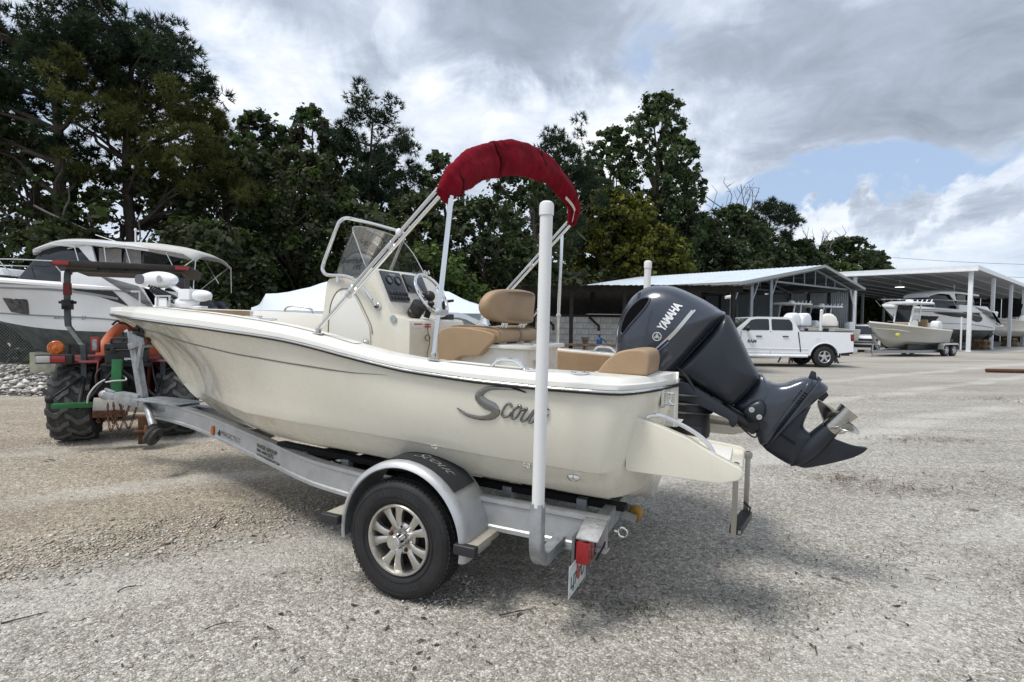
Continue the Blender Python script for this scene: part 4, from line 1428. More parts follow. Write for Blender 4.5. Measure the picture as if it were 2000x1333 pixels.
# propeller
k = MB()
hb0, hb1 = gb - gd * .012, gb + gd * .17
k.lathe([(.050, 0), (.052, .03), (.050, .12), (.058, .172), (.052, .172), (.046, .12), (.02, .12), (.001, .12)], hb0, gd, 22)
f1 = V3((0, 1, 0))
f2 = np.cross(gd, f1)
for q in (.30, 2.39, 4.49):
    rings = []
    for s_ in np.linspace(0, 1, 9):
        r_ = .045 + s_ * .115
        ch = .100 * (math.sin(math.pi * min(1, .33 + s_ * .67)) ** .65) * (1 if s_ < .99 else .25) + .004
        pit = math.atan2(.42 / 6.283, r_)
        row = []
        for c_ in np.linspace(-.5, .5, 7):
            ang = q + s_ * .35 + c_ * ch * math.cos(pit) / r_
            axl = .07 + c_ * ch * math.sin(pit) * 1.25 + s_ * .035
            row.append(hb0 + gd * axl + r_ * (math.cos(ang) * f1 + math.sin(ang) * f2))
        rings.append(row)
    k.loft(rings, False, False)
pr_ = k.build('propeller', mat('prop_steel', (.52, .50, .46), .22, 1., var=.12, rv=.08), mot, smooth=60)
md = pr_.modifiers.new('solid', 'SOLIDIFY')
md.thickness = .004
# clamp bracket, swivel, trim cylinder
k = MB()
for y in (.13, -.13):
    k.prism(round_poly([(-1.33, .91), (-1.42, .885), (-1.52, .830), (-1.66, .745), (-1.715, .71), (-1.70, .655), (-1.685, .635), (-1.665, .645), (-1.655, .685), (-1.60, .705), (-1.52, .74), (-1.42, .77), (-1.33, .78)], .012, 2), y - .022, y + .022)
k.build('clamp_bracket', ENGD, mot, bevel=.006)
k = MB()
k.prism(round_poly([(-1.36, .86), (-1.44, .85), (-1.58, .775), (-1.66, .735), (-1.80, .665), (-1.80, .61), (-1.74, .63), (-1.60, .70), (-1.40, .79)], .01, 2), -.07, .07)
k.cyl((-1.60, .055, .745), (-1.77, .055, .650), .034)
k.cyl((-1.77, .03, .655), (-1.82, .03, .625), .046)
k.bar((-1.74, .0, .67), (-1.81, .0, .63), .16, .085)
k.build('swivel_bracket', BLACK, mot, bevel=.006)
k = MB()
k.pillow(smooth_pts([(-1.735, .735), (-1.775, .79), (-1.835, .812), (-1.862, .765), (-1.85, .70), (-1.80, .672), (-1.76, .69)], 3, True), .045, .085, 3, 4)
k.build('mount_cover', ENGD, mot, smooth=50)
for c_ in ((-1.782, .752), (-1.825, .712)):
    k = MB()
    k.lathe([(.016, 0), (.016, .012), (.010, .013), (.009, .006), (.001, .006)], (c_[0], .122, c_[1]), (0, 1, 0), 14)
    k.build('mount_bolt', SILV, mot)
for pts in ([(-1.33, .12, .99), (-1.40, .15, .93), (-1.46, .14, .82), (-1.45, .10, .72), (-1.38, .05, .68)], [(-1.36, .0, .95), (-1.48, .07, .86), (-1.53, .05, .75), (-1.47, 0, .68), (-1.40, -.03, .66)], [(-1.66, .06, .70), (-1.74, .07, .62), (-1.80, .06, .575), (-1.82, .03, .60), (-1.80, 0, .66)]):
    k = MB()
    k.tube(smooth_pts(pts, 5), .010 if pts[0][0] > -1.5 else .005, 8)
    k.build('rigging_hose', BLACK, mot)
# splash guard and round motor well drum behind the port buttress
k = MB()
k.lathe([(.001, 0), (.10, 0), (.135, .02), (.14, .06), (.13, .22), (.115, .26), (.06, .275), (.001, .275)], (-1.405, .02, .52), (0, 0, 1), 24)
k.bx(-1.50, -1.395, -.16, .17, .46, .62)
k.build('power_trim_unit', BLACK, mot, bevel=.01)
for i in range(3):
    k = MB()
    k.tube([(-1.405 + .145 * math.cos(t), .02 + .145 * math.sin(t), .70 + i * .055) for t in np.linspace(0, 6.28, 24, endpoint=False)], .008, 6, closed=True)
    k.build('trim_hose', BLACK, mot)

# ------------------------------------------------------------------ trolling motor stowed on the bow
tz = 1.285
k = MB()
k.bx(3.02, 3.72, .06, .14, tz - .005, tz + .018)
k.bx(3.42, 3.60, -.02, .20, tz, tz + .09)
troll = k.build('trolling_motor', LETW, boat, bevel=.012, seg=3)
k = MB()
k.ell((3.665, .12, 1.55), (.285, .085, .085), 22, 12)
k.build('motor_head', LETW, troll, smooth=60)
k = MB()
k.prism(smooth_pts([(3.88, 1.585), (3.80, 1.600), (3.755, 1.555), (3.80, 1.505), (3.88, 1.52)], 4, True), .195, .206)
k.build('head_decal', mat('decal_grey', (.12, .12, .13), .5), troll)
k = MB()
k.lathe([(.034, 0), (.034, .004), (.001, .004)], (3.53, .200, 1.555), (0, 1, 0), 18)
k.build('head_badge', mat('badge_pale', (.33, .34, .36), .5), troll)
k = MB()
k.bar((3.48, .12, 1.50), (3.27, .12, 1.41), .045, .03)
k.tube([(3.48, .10, 1.49), (3.27, .10, 1.40)], .014, 8)
k.bx(3.14, 3.30, .05, .17, 1.36, 1.46)
k.build('motor_shaft', LETW, troll, bevel=.012, seg=3)
k = MB()
k.ell((3.05, .11, 1.40), (.135, .055, .055), 18, 10)
k.ell((3.30, .10, 1.325), (.19, .07, .055), 18, 8)
k.build('motor_pod', LETW, troll, smooth=60)
k = MB()
k.tube([(3.70 - t * .34, .16 + .032 * math.cos(t * 75), 1.475 - .12 * t ** .8 + .032 * math.sin(t * 75)) for t in np.linspace(0, 1, 130)], .010, 6)
k.build('coiled_cable', BLACK, troll)
k = MB()
for y in (.205, -.03):
    k.bar((3.37, y, 1.29), (3.37, y, 1.39), .012, .012)
    k.bar((3.55, y, 1.29), (3.55, y, 1.39), .012, .012)
    k.bar((3.36, y, 1.39), (3.56, y, 1.39), .014, .014)
k.bar((3.46, -.03, 1.39), (3.46, .205, 1.39), .012, .012)
k.build('mount_frame', SILV, troll)
k = MB()
k.tube([(3.79, .22, 1.285), (3.79, .22, 1.43), (3.92, .22, 1.43)], .009, 8)
k.build('bow_light_stalk', SILV, boat)
# ------------------------------------------------------------------ boat trailer (same axle frame as the boat it carries)
trl = empty('boat_trailer', M=BM, label='single axle aluminium boat trailer hitched to red tractor under the cream boat', cat='trailer')
FP = smooth_pts([(-1.13, .965), (-.75, .955), (-.2, .94), (.4, .905), (.85, .835), (1.2, .745), (1.6, .605), (2.1, .44), (2.6, .285), (3.1, .15), (3.6, .065), (3.95, .055)], 5)
FP_Z = ([-1.2, 1., 2., 3., 4.2], [.238, .238, .262, .298, .335])


def frame_at(x):
    return float(np.interp(x, [p[0] for p in FP], [p[1] for p in FP]))


for sg in (1, -1):
    k = MB()
    rings = []
    for i, (x, y) in enumerate(FP):
        a, q = V3(FP[max(i - 1, 0)]), V3(FP[min(i + 1, len(FP) - 1)])
        t = (q - a) / np.linalg.norm(q - a)
        n_ = np.array([t[1], -t[0]])
        n_ = n_ if n_[1] > 0 else -n_
        zt_ = ip(x, FP_Z)
        sec = [(0, 0), (0, -.022), (-.010, -.030), (-.010, -.150), (0, -.158), (0, -.180), (-.065, -.180), (-.065, -.168), (-.018, -.160), (-.018, -.022), (-.065, -.014), (-.065, 0)]
        rings.append([(x + n_[0] * u, sg * (y + n_[1] * u), zt_ + h) for u, h in sec])
    k.loft(rings)
    fr = k.build('frame_rail', ALU, trl, smooth=25)
    if sg > 0:
        def fo(x0, z0):
            def fn(tx, ty, h):
                x = x0 - tx
                dzx = (ip(x0, FP_Z) - ip(x, FP_Z))
                return (x, frame_at(x) - .0055, z0 - dzx + ty)
            return fn
        text_part('lettering', 'MAGICTILT', mat('decal_dark', (.05, .05, .055), .5), fr, fo(2.54, .155), .062, 0, -.0005, .95, stretch=1.25)
        text_part('lettering', 'VIAGE GROUP', LETK, fr, fo(1.86, .175), .043, 0, .0012, 1.05, stretch=1.18)
        text_part('lettering', '941-444-5375', LETK, fr, fo(1.86, .136), .041, 0, .0012, 1.05, stretch=1.16)
        text_part('lettering', 'WWW.VIAGEGROUP.COM', LETK, fr, fo(1.86, .105), .030, 0, .0008, 1.0, stretch=1.05)
        b = MB()
        f_ = fo(2.62, .16)
        b.poly([f_(.0, 0, 0), f_(.05, -.02, 0), f_(.065, .015, 0), f_(.05, .045, 0), f_(.03, .02, 0)])
        b.build('logo_mark', LETK, fr)
        b = MB()
        for u in (-.02, ):
            b.bx(2.68, 2.715, frame_at(2.7) - .006, frame_at(2.7) + .008, .135, .215)
        b.build('side_marker', AMB, fr, bevel=.004)
for x, w in ((-1.085, .06), (-.12, .05), (1.35, .05), (2.35, .05)):
    k = MB()
    y = frame_at(x) - .03
    zt_ = ip(x, FP_Z)
    sag = .085 if x > -.9 else 0.
    P = [(x, yy, zt_ - .055 - sag * (1 - (yy / y) ** 2)) for yy in np.linspace(-y, y, 13)]
    k.loft([[(p[0] - w / 2, p[1], p[2] - .05), (p[0] + w / 2, p[1], p[2] - .05), (p[0] + w / 2, p[1], p[2] + .05), (p[0] - w / 2, p[1], p[2] + .05)] for p in P])
    k.build('cross_member', GALV if x < -1 else mat('alu_dull', (.30, .31, .32), .6, .5, var=.2, dirt=.3), trl, smooth=40)
k = MB()
k.bx(-.03, .03, -1.02, 1.02, -.035, .035)
k.build('axle', GALV, trl, bevel=.006)
CARPET = mat('bunk_carpet', (.012, .012, .014), .95, bump=.4, bs=120)
for sg in (1, -1):
    k = MB()
    k.loft([[(x, sg * (y - .05), z - .052), (x, sg * (y + .05), z - .035), (x, sg * (y + .05), z + .005), (x, sg * (y - .05), z - .008)] for x, y, z in ((1.52, .58, .275), (1.40, .60, .275), (.6, .64, .262), (-.4, .66, .248), (-1.16, .66, .238))])
    k.build('bunk', CARPET, trl, bevel=.008)
    for x in (1.20, .80, -.45, -.92):
        k = MB()
        y = ip(x, ([-1.2, 1.5], [.70, .66]))
        z0 = ip(x, FP_Z) - .02
        k.bx(x - .03, x + .03, sg * y - .02 * sg, sg * y + .035 * sg, .06, .245)
        k.build('bunk_bracket', GALV, trl, bevel=.004)
k = MB()
k.bx(.55, 1.3, -.62, .62, .02, .05)
k.tube(smooth_pts([(1.5, .2, .1), (.9, .35, .03), (.2, .5, -.02), (-.8, .6, .05)], 5), .008, 6)
k.build('brake_line', BLACK, trl)

# wheels: tyre, alloy rim with split spokes
TR, RR = .3365, .197
tyre_prof = [(.205, -.085), (.215, -.095), (.26, -.108), (.305, -.104), (.325, -.090), (.334, -.068), (.3365, -.045), (.3365, .045), (.334, .068), (.325, .090), (.305, .104), (.285, .1065), (.262, .108), (.235, .103), (.212, .094), (.200, .085), (.19, .05), (.19, -.05)]


def make_wheel():
    k = MB()
    k.lathe(tyre_prof, (0, 0, 0), (0, 1, 0), 64, loop=True)
    w = k.build('wheel', RUBBER, trl, smooth=40)
    # tread blocks
    k = MB()
    for i in range(72):
        t = 2 * math.pi * i / 72
        for y0, y1, o in ((-.088, -.055, 0), (-.045, -.004, .5), (.004, .045, 0), (.055, .088, .5)):
            tt = t + o * 2 * math.pi / 72
            r0, r1 = .327, .3415 - (.006 if abs(y0 + y1) > .1 else 0)
            for_ = []
            for r_ in (r0, r1):
                for da, y in ((-.034, y0), (.034, y0), (.034, y1), (-.034, y1)):
                    a_ = tt + da + (y - y0) * .25
                    for_.append((r_ * math.sin(a_), y, r_ * math.cos(a_)))
            k.add(for_, [(4, 5, 6, 7), (0, 1, 5, 4), (1, 2, 6, 5), (2, 3, 7, 6), (3, 0, 4, 7)])
    k.build('tyre_tread', RUBBER, w, smooth=0)
    # raised sidewall rings and a band of dim letters
    k = MB()
    for r_ in (.300, .232):
        k.tube([(r_ * math.sin(t), .1035 + (.003 if r_ < .25 else .0015), r_ * math.cos(t)) for t in np.linspace(0, 6.2832, 64, endpoint=False)], .0022, 5, closed=True)
    k.build('sidewall_ring', RUBBER, w)
    for body, a0 in (('RADIAL TRAIL', .55), ('ST205 75R14', 3.55)):
        def rt(tx, ty, h, a0=a0):
            a_ = a0 + tx / .268
            r_ = .252 + ty
            return (-r_ * math.sin(a_ - 1.0), .1092, r_ * math.cos(a_ - 1.0))
        text_part('lettering', body, mat('sidewall_letter', (.045, .045, .046), .6), w, rt, .040, 0, 0, 1.1)
    AL = mat('alloy_rim', (.56, .54, .50), .36, .9, var=.14, vs=18., rv=.08, dirt=.22, dcol=(.26, .22, .18))
    k = MB()
    k.lathe([(.150, -.07), (.185, -.08), (.200, .082), (.203, .094), (.198, .101), (.188, .100), (.183, .090), (.178, .060), (.172, .02), (.150, -.05)], (0, 0, 0), (0, 1, 0), 56, loop=True)
    # five split spokes
    for i in range(5):
        a0 = i * 2 * math.pi / 5 + .31

        def pol(r_, a_, y):
            return (r_ * math.sin(a_), y, r_ * math.cos(a_))
        for s_ in (-1, 1):
            rings = []
            for r_, ac, hw_, yt in ((.058, .17, .30, .062), (.085, .185, .215, .074), (.115, .20, .165, .078), (.150, .235, .145, .078), (.187, .26, .165, .074)):
                c_ = a0 + s_ * ac
                rings.append([pol(r_, c_ - hw_, yt - .030), pol(r_, c_ - hw_, yt - .006), pol(r_, c_ - hw_ * .6, yt), pol(r_, c_ + hw_ * .6, yt), pol(r_, c_ + hw_, yt - .006), pol(r_, c_ + hw_, yt - .030)])
            k.loft(rings)
    k.lathe([(.001, .045), (.045, .048), (.078, .060), (.090, .052), (.092, .02), (.05, .01)], (0, 0, 0), (0, 1, 0), 40)
    k.build('rim', AL, w, smooth=38)
    k = MB()
    k.lathe([(.001, .00), (.165, .0), (.168, -.05), (.001, -.05)], (0, 0, 0), (0, 1, 0), 32)
    k.build('brake_drum', mat('drum_dark', (.035, .030, .027), .7, .3, var=.5, vs=12.), w)
    k = MB()
    k.lathe([(.044, .05), (.044, .125), (.041, .138), (.038, .141), (.001, .142)], (0, 0, 0), (0, 1, 0), 28)
    k.build('hub_cap', CHROME, w)
    for i in range(5):
        t = i * 2 * math.pi / 5
        k = MB()
        k.lathe([(.012, .05), (.012, .072), (.009, .080), (.001, .082)], (.068 * math.sin(t), 0, .068 * math.cos(t)), (0, 1, 0), 6)
        k.build('lug_nut', RUST if i % 2 else CHROME, w)
    return w


wh = make_wheel()
wh.location = (0, 1.10, 0)
w2 = copy_tree(wh, trl)
w2.location = (0, -1.10, 0)
w2.rotation_euler = (0, 0, math.pi)

# fenders with wooden-look treads
for sg in (1, -1):
    k = MB()
    rings = []
    for t in np.linspace(-1.72, 1.72, 40):
        r_ = .425 + .012 * math.cos(t * 2)
        rx_ = r_ * 1.02
        zo = .015
        P = []
        for u, dr in ((.90, 0), (1.165, 0), (1.195, -.004), (1.212, -.016), (1.220, -.034), (1.212, -.040), (1.19, -.022), (1.16, -.014), (.90, -.014)):
            P.append(((rx_ + dr) * math.sin(t) - .02, sg * u, (r_ + dr) * math.cos(t) + zo))
        rings.append(P)
    k.loft(rings)
    fe = k.build('fender', ALU, trl, smooth=40)
    k = MB()
    k.loft([[((.4365 + .012 * math.cos(t * 2)) * 1.02 * math.sin(t) - .02, sg * u, (.4285 + .012 * math.cos(t * 2)) * math.cos(t) + .0155) for u in (.93, 1.16)] for t in np.linspace(-.80, .42, 18)], False, False)
    k.build('fender_mat', mat('mat_black', (.020, .021, .023), .85, bump=.4, bs=200), fe)
    if sg > 0:
        def ff(tx, ty, h):
            t = .02 - tx / .44
            r_ = .432 + .012 * math.cos(t * 2)
            return (r_ * 1.02 * math.sin(t) - .02, 1.03 - ty * -1., r_ * math.cos(t) + .0165)
        text_part('lettering', 'Scout', SILV, fe, lambda tx, ty, h: ff(tx, .06 - ty * .95, h), .105, .6, -.001, .9, stretch=1.15)
    for x0, x1, z in ((.405, .52, .058), (-.50, -.385, .044)):
        k = MB()
        k.bx(x0, x1, sg * .92, sg * 1.195, z - .018, z + .018)
        k.build('fender_step', mat('step_grey', (.37, .34, .29), .7, .2, var=.2, bump=.3, bs=80, aniso=(14, 1, 1)), fe, bevel=.004)
        k = MB()
        k.bx(x0 - .008, x1 + .008, sg * 1.192, sg * 1.235, z - .034, z + .022)
        k.build('step_end', BLACK, fe, bevel=.010, seg=3)

# guide posts: galvanised elbow with a PVC sleeve and cap
for sg in (1, -1):
    k = MB()
    pth = [(-.87, sg * .80, .075), (-.87, sg * 1.18, .075)] + [(-.87, sg * (1.18 + .112 * math.sin(t)), .187 - .112 * math.cos(t)) for t in np.linspace(.2, 1.57, 7)] + [(-.87, sg * 1.292, .38)]
    k.loft([[(p[0] + a * .03, p[1] + b * .030 * ct, p[2] + b * .030 * st_) for a, b in ((-1, -1), (1, -1), (1, 1), (-1, 1))] for p, ct, st_ in [(p, (0 if i < 2 else math.sin((i - 1) / 7 * 1.57)) * -sg * 1., (1 if i < 2 else math.cos(min(1, (i - 1) / 7) * 1.57))) for i, p in enumerate(pth)]])
    gp = k.build('guide_post', GALV, trl, smooth=40, bevel=.004)
    k = MB()
    k.cyl((-.871, sg * 1.292, .362), (-.871, sg * 1.294, 1.758), .0305, .0302, 24)
    k.build('pvc_sleeve', PVC, gp)
    k = MB()
    k.lathe([(.0345, 0), (.0345, .045), (.031, .058), (.020, .066), (.001, .068)], (-.871, sg * 1.294, 1.746), (0, 0, 1), 24)
    k.build('pvc_cap', PVC, gp)
    k = MB()
    k.bx(-1.02, -.80, sg * .90, sg * .965, .040, .056)
    for x in (-.97, -.89, -.83):
        k.cyl((x, sg * .94, .056), (x, sg * .94, .068), .010, n=6)
    k.build('post_clamp', GALV, gp, bevel=.003)
    # tail light under its tread plate bracket
    k = MB()
    k.loft([[(-1.135, sg * .955, .232), (-1.135, sg * .97, .235), (-1.118, sg * 1.085, .165), (-1.118, sg * 1.09, .157)], [(-1.015, sg * .955, .232), (-1.015, sg * .97, .235), (-1.0, sg * 1.085, .165), (-1.0, sg * 1.09, .157)]], True)
    k.bx(-1.00, -.985, sg * .94, sg * 1.10, .03, .17)
    tl = k.build('tail_light_bracket', mat('tread_plate', (.20, .205, .21), .45, .7, var=.10, vs=30., bump=.2, bs=55), trl, bevel=.003)
    k = MB()
    k.bx(-1.072, -1.005, sg * .975, sg * 1.095, .035, .148)
    k.build('tail_lens', REDL, tl, bevel=.008)
    k = MB()
    k.bx(-1.072, -1.02, sg * .90, sg * .973, .045, .145)
    k.tube(smooth_pts([(-1.09, sg * .93, .19), (-1.12, sg * .95, .12), (-1.08, sg * .98, .02)], 4), .006, 6)
    k.build('light_body', BLACK, tl, bevel=.008)
    k = MB()
    k.tube([(-1.14 - .015, sg * .905, .165), (-1.175, sg * .905, .165)], .007, 8)
    k.tube([(-1.197 + .024 * math.cos(t), sg * .905, .165 + .024 * math.sin(t)) for t in np.linspace(0, 6.28, 18, endpoint=False)], .006, 8, closed=True)
    k.build('tie_down_eye', CHROME, trl)
k = MB()
k.bx(-1.008, -1.004, .905, 1.195, -.105, .052)
plq = k.build('license_plate', mat('plate_white', (.55, .57, .57), .45, var=.2, vs=20.), trl, bevel=.001)


def pf(y0, z0):
    return lambda tx, ty, h: (-1.0095, y0 - tx, z0 + ty)


GRNP = mat('plate_green', (.03, .09, .05), .5)
text_part('lettering', 'LJ7 7D', GRNP, plq, pf(1.175, -.065), .085, 0, .002, 1.0, stretch=1.0)
k = MB()
k.ell((-1.0095, 1.05, -.030), (.0015, .026, .030))
k.ell((-1.0095, 1.062, .010), (.0015, .013, .014))
k.build('plate_orange', mat('plate_red', (.45, .06, .05), .5), plq)
# keel roller
k = MB()
k.lathe([(.012, -.05), (.034, -.05), (.043, -.02), (.040, 0), (.043, .02), (.034, .05), (.012, .05)], (-1.18, .48, .130), (0, 1, 0), 20, loop=True)
kr = k.build('keel_roller', mat('roller_yellow', (.36, .20, .03), .6, var=.3, dirt=.6), trl)
k = MB()
for y in (.435, .565):
    k.bar((-1.09, y, .15), (-1.20, y, .125), .012, .045)
k.cyl((-1.19, .43, .13), (-1.19, .57, .13), .012)
k.build('roller_bracket', GALV, kr)
# tongue, coupler, winch post, jack, chains
k = MB()
k.bar((3.30, 0, .260), (4.18, 0, .285), .10, .10)
k.bx(3.35, 4.02, -.15, .15, .325, .336)
k.build('tongue', GALV, trl, bevel=.004)
k = MB()
k.bar((4.16, 0, .295), (4.48, 0, .305), .11, .115)
k.bar((4.46, 0, .300), (4.72, 0, .315), .085, .07)
k.ell((4.72, 0, .31), (.07, .06, .055))
k.bar((4.56, 0, .345), (4.70, .01, .375), .03, .03)
k.build('coupler', GALV, trl, bevel=.008)
k = MB()
k.bx(4.08, 4.22, -.058, .058, .24, .36)
wpo = k.build('winch_post_base', GALV, trl, bevel=.006)
k = MB()
k.bar((4.08, 0, .33), (4.26, 0, 1.02), .06, .09, up=(1, 0, -.2))
k.bar((4.10, .045, .62), (4.02, .045, .93), .03, .05)
k.bar((4.24, .03, .86), (3.98, .03, .93), .055, .07)
k.bx(4.0, 4.20, -.05, .05, .88, .98, T=lambda q: (q[0], q[1], q[2] + (q[0] - 4.1) * .2))
k.build('winch_post', GALV, wpo, bevel=.005)
k = MB()
k.lathe([(.02, -.05), (.07, -.05), (.07, -.042), (.035, -.04), (.035, .04), (.07, .042), (.07, .05), (.02, .05)], (4.10, -.02, 1.04), (0, 1, 0), 20, loop=True)
k.tube(smooth_pts([(4.10, .06, 1.04), (4.10, .10, 1.04), (4.18, .11, 1.10), (4.20, .17, 1.11)], 4), .011, 8)
k.build('winch', GREASE, wpo)
k = MB()
k.lathe([(.01, -.05), (.045, -.05), (.036, 0), (.045, .05), (.01, .05)], (3.985, 0, .93), (0, 1, 0), 18, loop=True)
k.build('bow_roller', RUST, wpo)
k = MB()
k.tube([(3.86, .09, .24), (3.66, .17, .10)], .034, 14)
k.tube([(3.94, .07, .28), (3.86, .09, .24)], .026, 12)
jk = k.build('tongue_jack', GALV, trl)
k = MB()
k.lathe([(.03, -.045), (.08, -.045), (.092, -.03), (.092, -.012), (.086, -.008), (.086, .008), (.092, .012), (.092, .03), (.08, .045), (.03, .045)], (3.60, .21, .015), (.75, .38, .42), 28, loop=True)
k.build('jack_wheel', DUSTRUB, jk)
k = MB()
k.bar((3.68, .14, .11), (3.58, .18, .02), .02, .05)
k.bar((3.70, .22, .10), (3.62, .255, .03), .02, .05)
k.build('wheel_fork', RUST, jk)
for y in (.10, -.05, .03):
    k = MB()
    P = smooth_pts([(4.25, y, .24), (4.33, y * 1.2, .10), (4.42, y * 1.2, -.04), (4.50, y, .10), (4.54, y * .8, .24)], 6)
    for i in range(len(P) - 1):
        a, q = V3(P[i]), V3(P[i + 1])
        c_, d_ = (a + q) / 2, (q - a)
        d_ /= np.linalg.norm(d_)
        s_ = np.cross(d_, (0, 1, 0)) if i % 2 else V3((0, 1, 0))
        k.tube([c_ + d_ * .020 * math.cos(t) + s_ * .011 * math.sin(t) for t in np.linspace(0, 6.28, 8, endpoint=False)], .004, 5, closed=True)
    k.build('safety_chain', RUST, trl)

# ------------------------------------------------------------------ tractor
TA = math.atan2(-.909, -.417)
trac = empty('tractor', (-5.05, 7.36, 0), 0, 'small red orange tractor with black canopy and muddy tyres at trailer tongue', 'tractor')
trac.rotation_euler = (0, 0, math.atan2(.909, -.417))     # local x forward, y to its left


def big_tyre(rad, wid, rimr, lugs):
    k = MB()
    h = wid / 2
    k.lathe([(rimr, -h * .85), (rad * .72, -h), (rad * .90, -h * .97), (rad * .955, -h * .82), (rad * .965, 0), (rad * .955, h * .82), (rad * .90, h * .97), (rad * .72, h), (rimr, h * .85), (rimr * .97, 0)], (0, 0, 0), (0, 1, 0), 48, loop=True)
    for i in range(lugs):
        for sd in (-1, 1):
            t0 = 2 * math.pi * (i + (.5 if sd > 0 else 0)) / lugs
            rows = []
            for u, da, w_ in ((-.08, .24, .080), (.20, .17, .078), (.42, .06, .085), (.62, .05, .090), (.82, .12, .095), (1.0, .15, .10)):
                y = sd * u * h
                r1 = rad * (1.0 - .03 * max(0, u - .6) / .4)
                r0 = rad * .93 * (1 - .05 * max(0, u - .7) / .3)
                tt = t0 + da * 1.15
                rows.append([(r0 * math.sin(tt - w_), y, r0 * math.cos(tt - w_)), (r1 * math.sin(tt - w_ * .75), y, r1 * math.cos(tt - w_ * .75)), (r1 * math.sin(tt + w_ * .75), y, r1 * math.cos(tt + w_ * .75)), (r0 * math.sin(tt + w_), y, r0 * math.cos(tt + w_))])
            k.loft(rows, m=1)
    return k


LUGM = mat('dusty_lug', (.105, .105, .102), .85, var=.22, vs=8., bump=.35, bs=70, dirt=.5, dcol=(.20, .185, .16))


def tractor_wheel(x, y, rad, wid, rimr, lugs, sg):
    w = big_tyre(rad, wid, rimr, lugs).build('wheel', [DUSTRUB, LUGM], trac, smooth=30)
    w.location = (x, y, rad)
    w.rotation_euler = (0, random.uniform(0, .3), 0)
    k = MB()
    k.lathe([(rimr * 1.02, sg * wid * .40), (rimr * .92, sg * wid * .36), (rimr * .85, sg * wid * .12), (rimr * .5, sg * wid * .06), (rimr * .45, sg * wid * .14), (.001, sg * wid * .15)], (0, 0, 0), (0, 1, 0), 28)
    k.lathe([(rimr * 1.02, -sg * wid * .40), (rimr * .9, -sg * wid * .30), (rimr * .7, -sg * wid * .05), (.001, 0)], (0, 0, 0), (0, 1, 0), 28)
    k.build('wheel_disc', TRED, w)
    return w


for sg in (1, -1):
    tractor_wheel(0, sg * .56, .485, .43, .26, 15, sg)
    tractor_wheel(1.62, sg * .50, .33, .27, .18, 13, sg)
k = MB()
k.cyl((0, -.45, .485), (0, .45, .485), .10)
k.bx(-.28, .55, -.22, .22, .36, .74)
k.bx(.5, 1.55, -.17, .17, .40, .66)
k.bx(-.36, -.25, -.16, .16, .40, .80)
k.cyl((-.36, 0, .52), (-.44, 0, .52), .03)
k.bx(1.45, 1.80, -.16, .16, .30, .55)
k.bx(1.58, 1.66, -.45, .45, .27, .36)
k.build('transmission', GREASE, trac, bevel=.02)
k = MB()
k.prism(round_poly([(.62, .66), (.60, 1.10), (.75, 1.20), (1.30, 1.17), (1.95, 1.06), (2.02, .95), (2.02, .55), (1.6, .55)], .06), -.27, .27)
k.build('bonnet', TORG, trac, bevel=.03, seg=3)
k = MB()
k.prism(round_poly([(-.12, .80), (-.10, .92), (.30, .95), (.36, .86)], .05), -.24, .24)
k.prism(round_poly([(-.16, .90), (-.24, 1.22), (-.14, 1.25), (-.04, .92)], .04), -.23, .23)
k.build('seat', BLACK, trac, bevel=.03, seg=3)
for sg in (1, -1):
    k = MB()
    fp_ = [(-.37, 1.0), (-.35, 1.03), (-.22, 1.07), (.28, 1.07), (.46, .98), (.58, .74), (.55, .72), (.43, .94), (.26, 1.045), (-.20, 1.045), (-.33, 1.01)]
    k.prism(fp_, sg * .27, sg * .80)
    k.prism([(-.40, .60), (-.42, .90), (-.36, 1.02), (-.22, 1.06), (.28, 1.06), (.46, .96), (.56, .60)], sg * .255, sg * .275)
    fd = k.build('wheel_arch', TRED, trac, bevel=.012)
    k = MB()
    k.bx(-.46, -.34, sg * .50, sg * .86, 1.005, 1.115)
    k.build('lamp_housing', BLACK, fd, bevel=.015)
    k = MB()
    k.bx(-.476, -.455, sg * .565, sg * .71, 1.02, 1.10)
    k.build('tail_lamp', REDL, fd, bevel=.01)
    k = MB()
    k.bx(-.476, -.455, sg * .712, sg * .85, 1.02, 1.10)
    k.build('clear_lamp', mat('clear_lens', (.50, .48, .46), .2, coat=.5), fd, bevel=.01)
k = MB()
k.lathe([(.02, -.035), (.078, -.03), (.088, 0), (.080, .022), (.072, .026), (.066, .020), (.050, .026), (.044, .020), (.024, .028), (.001, .030)], (-.30, .70, 1.19), (-1, 0, .15), 24)
k.cyl((-.28, .70, 1.08), (-.28, .70, 1.14), .02)
k.build('amber_flasher', AMB, trac, smooth=50)
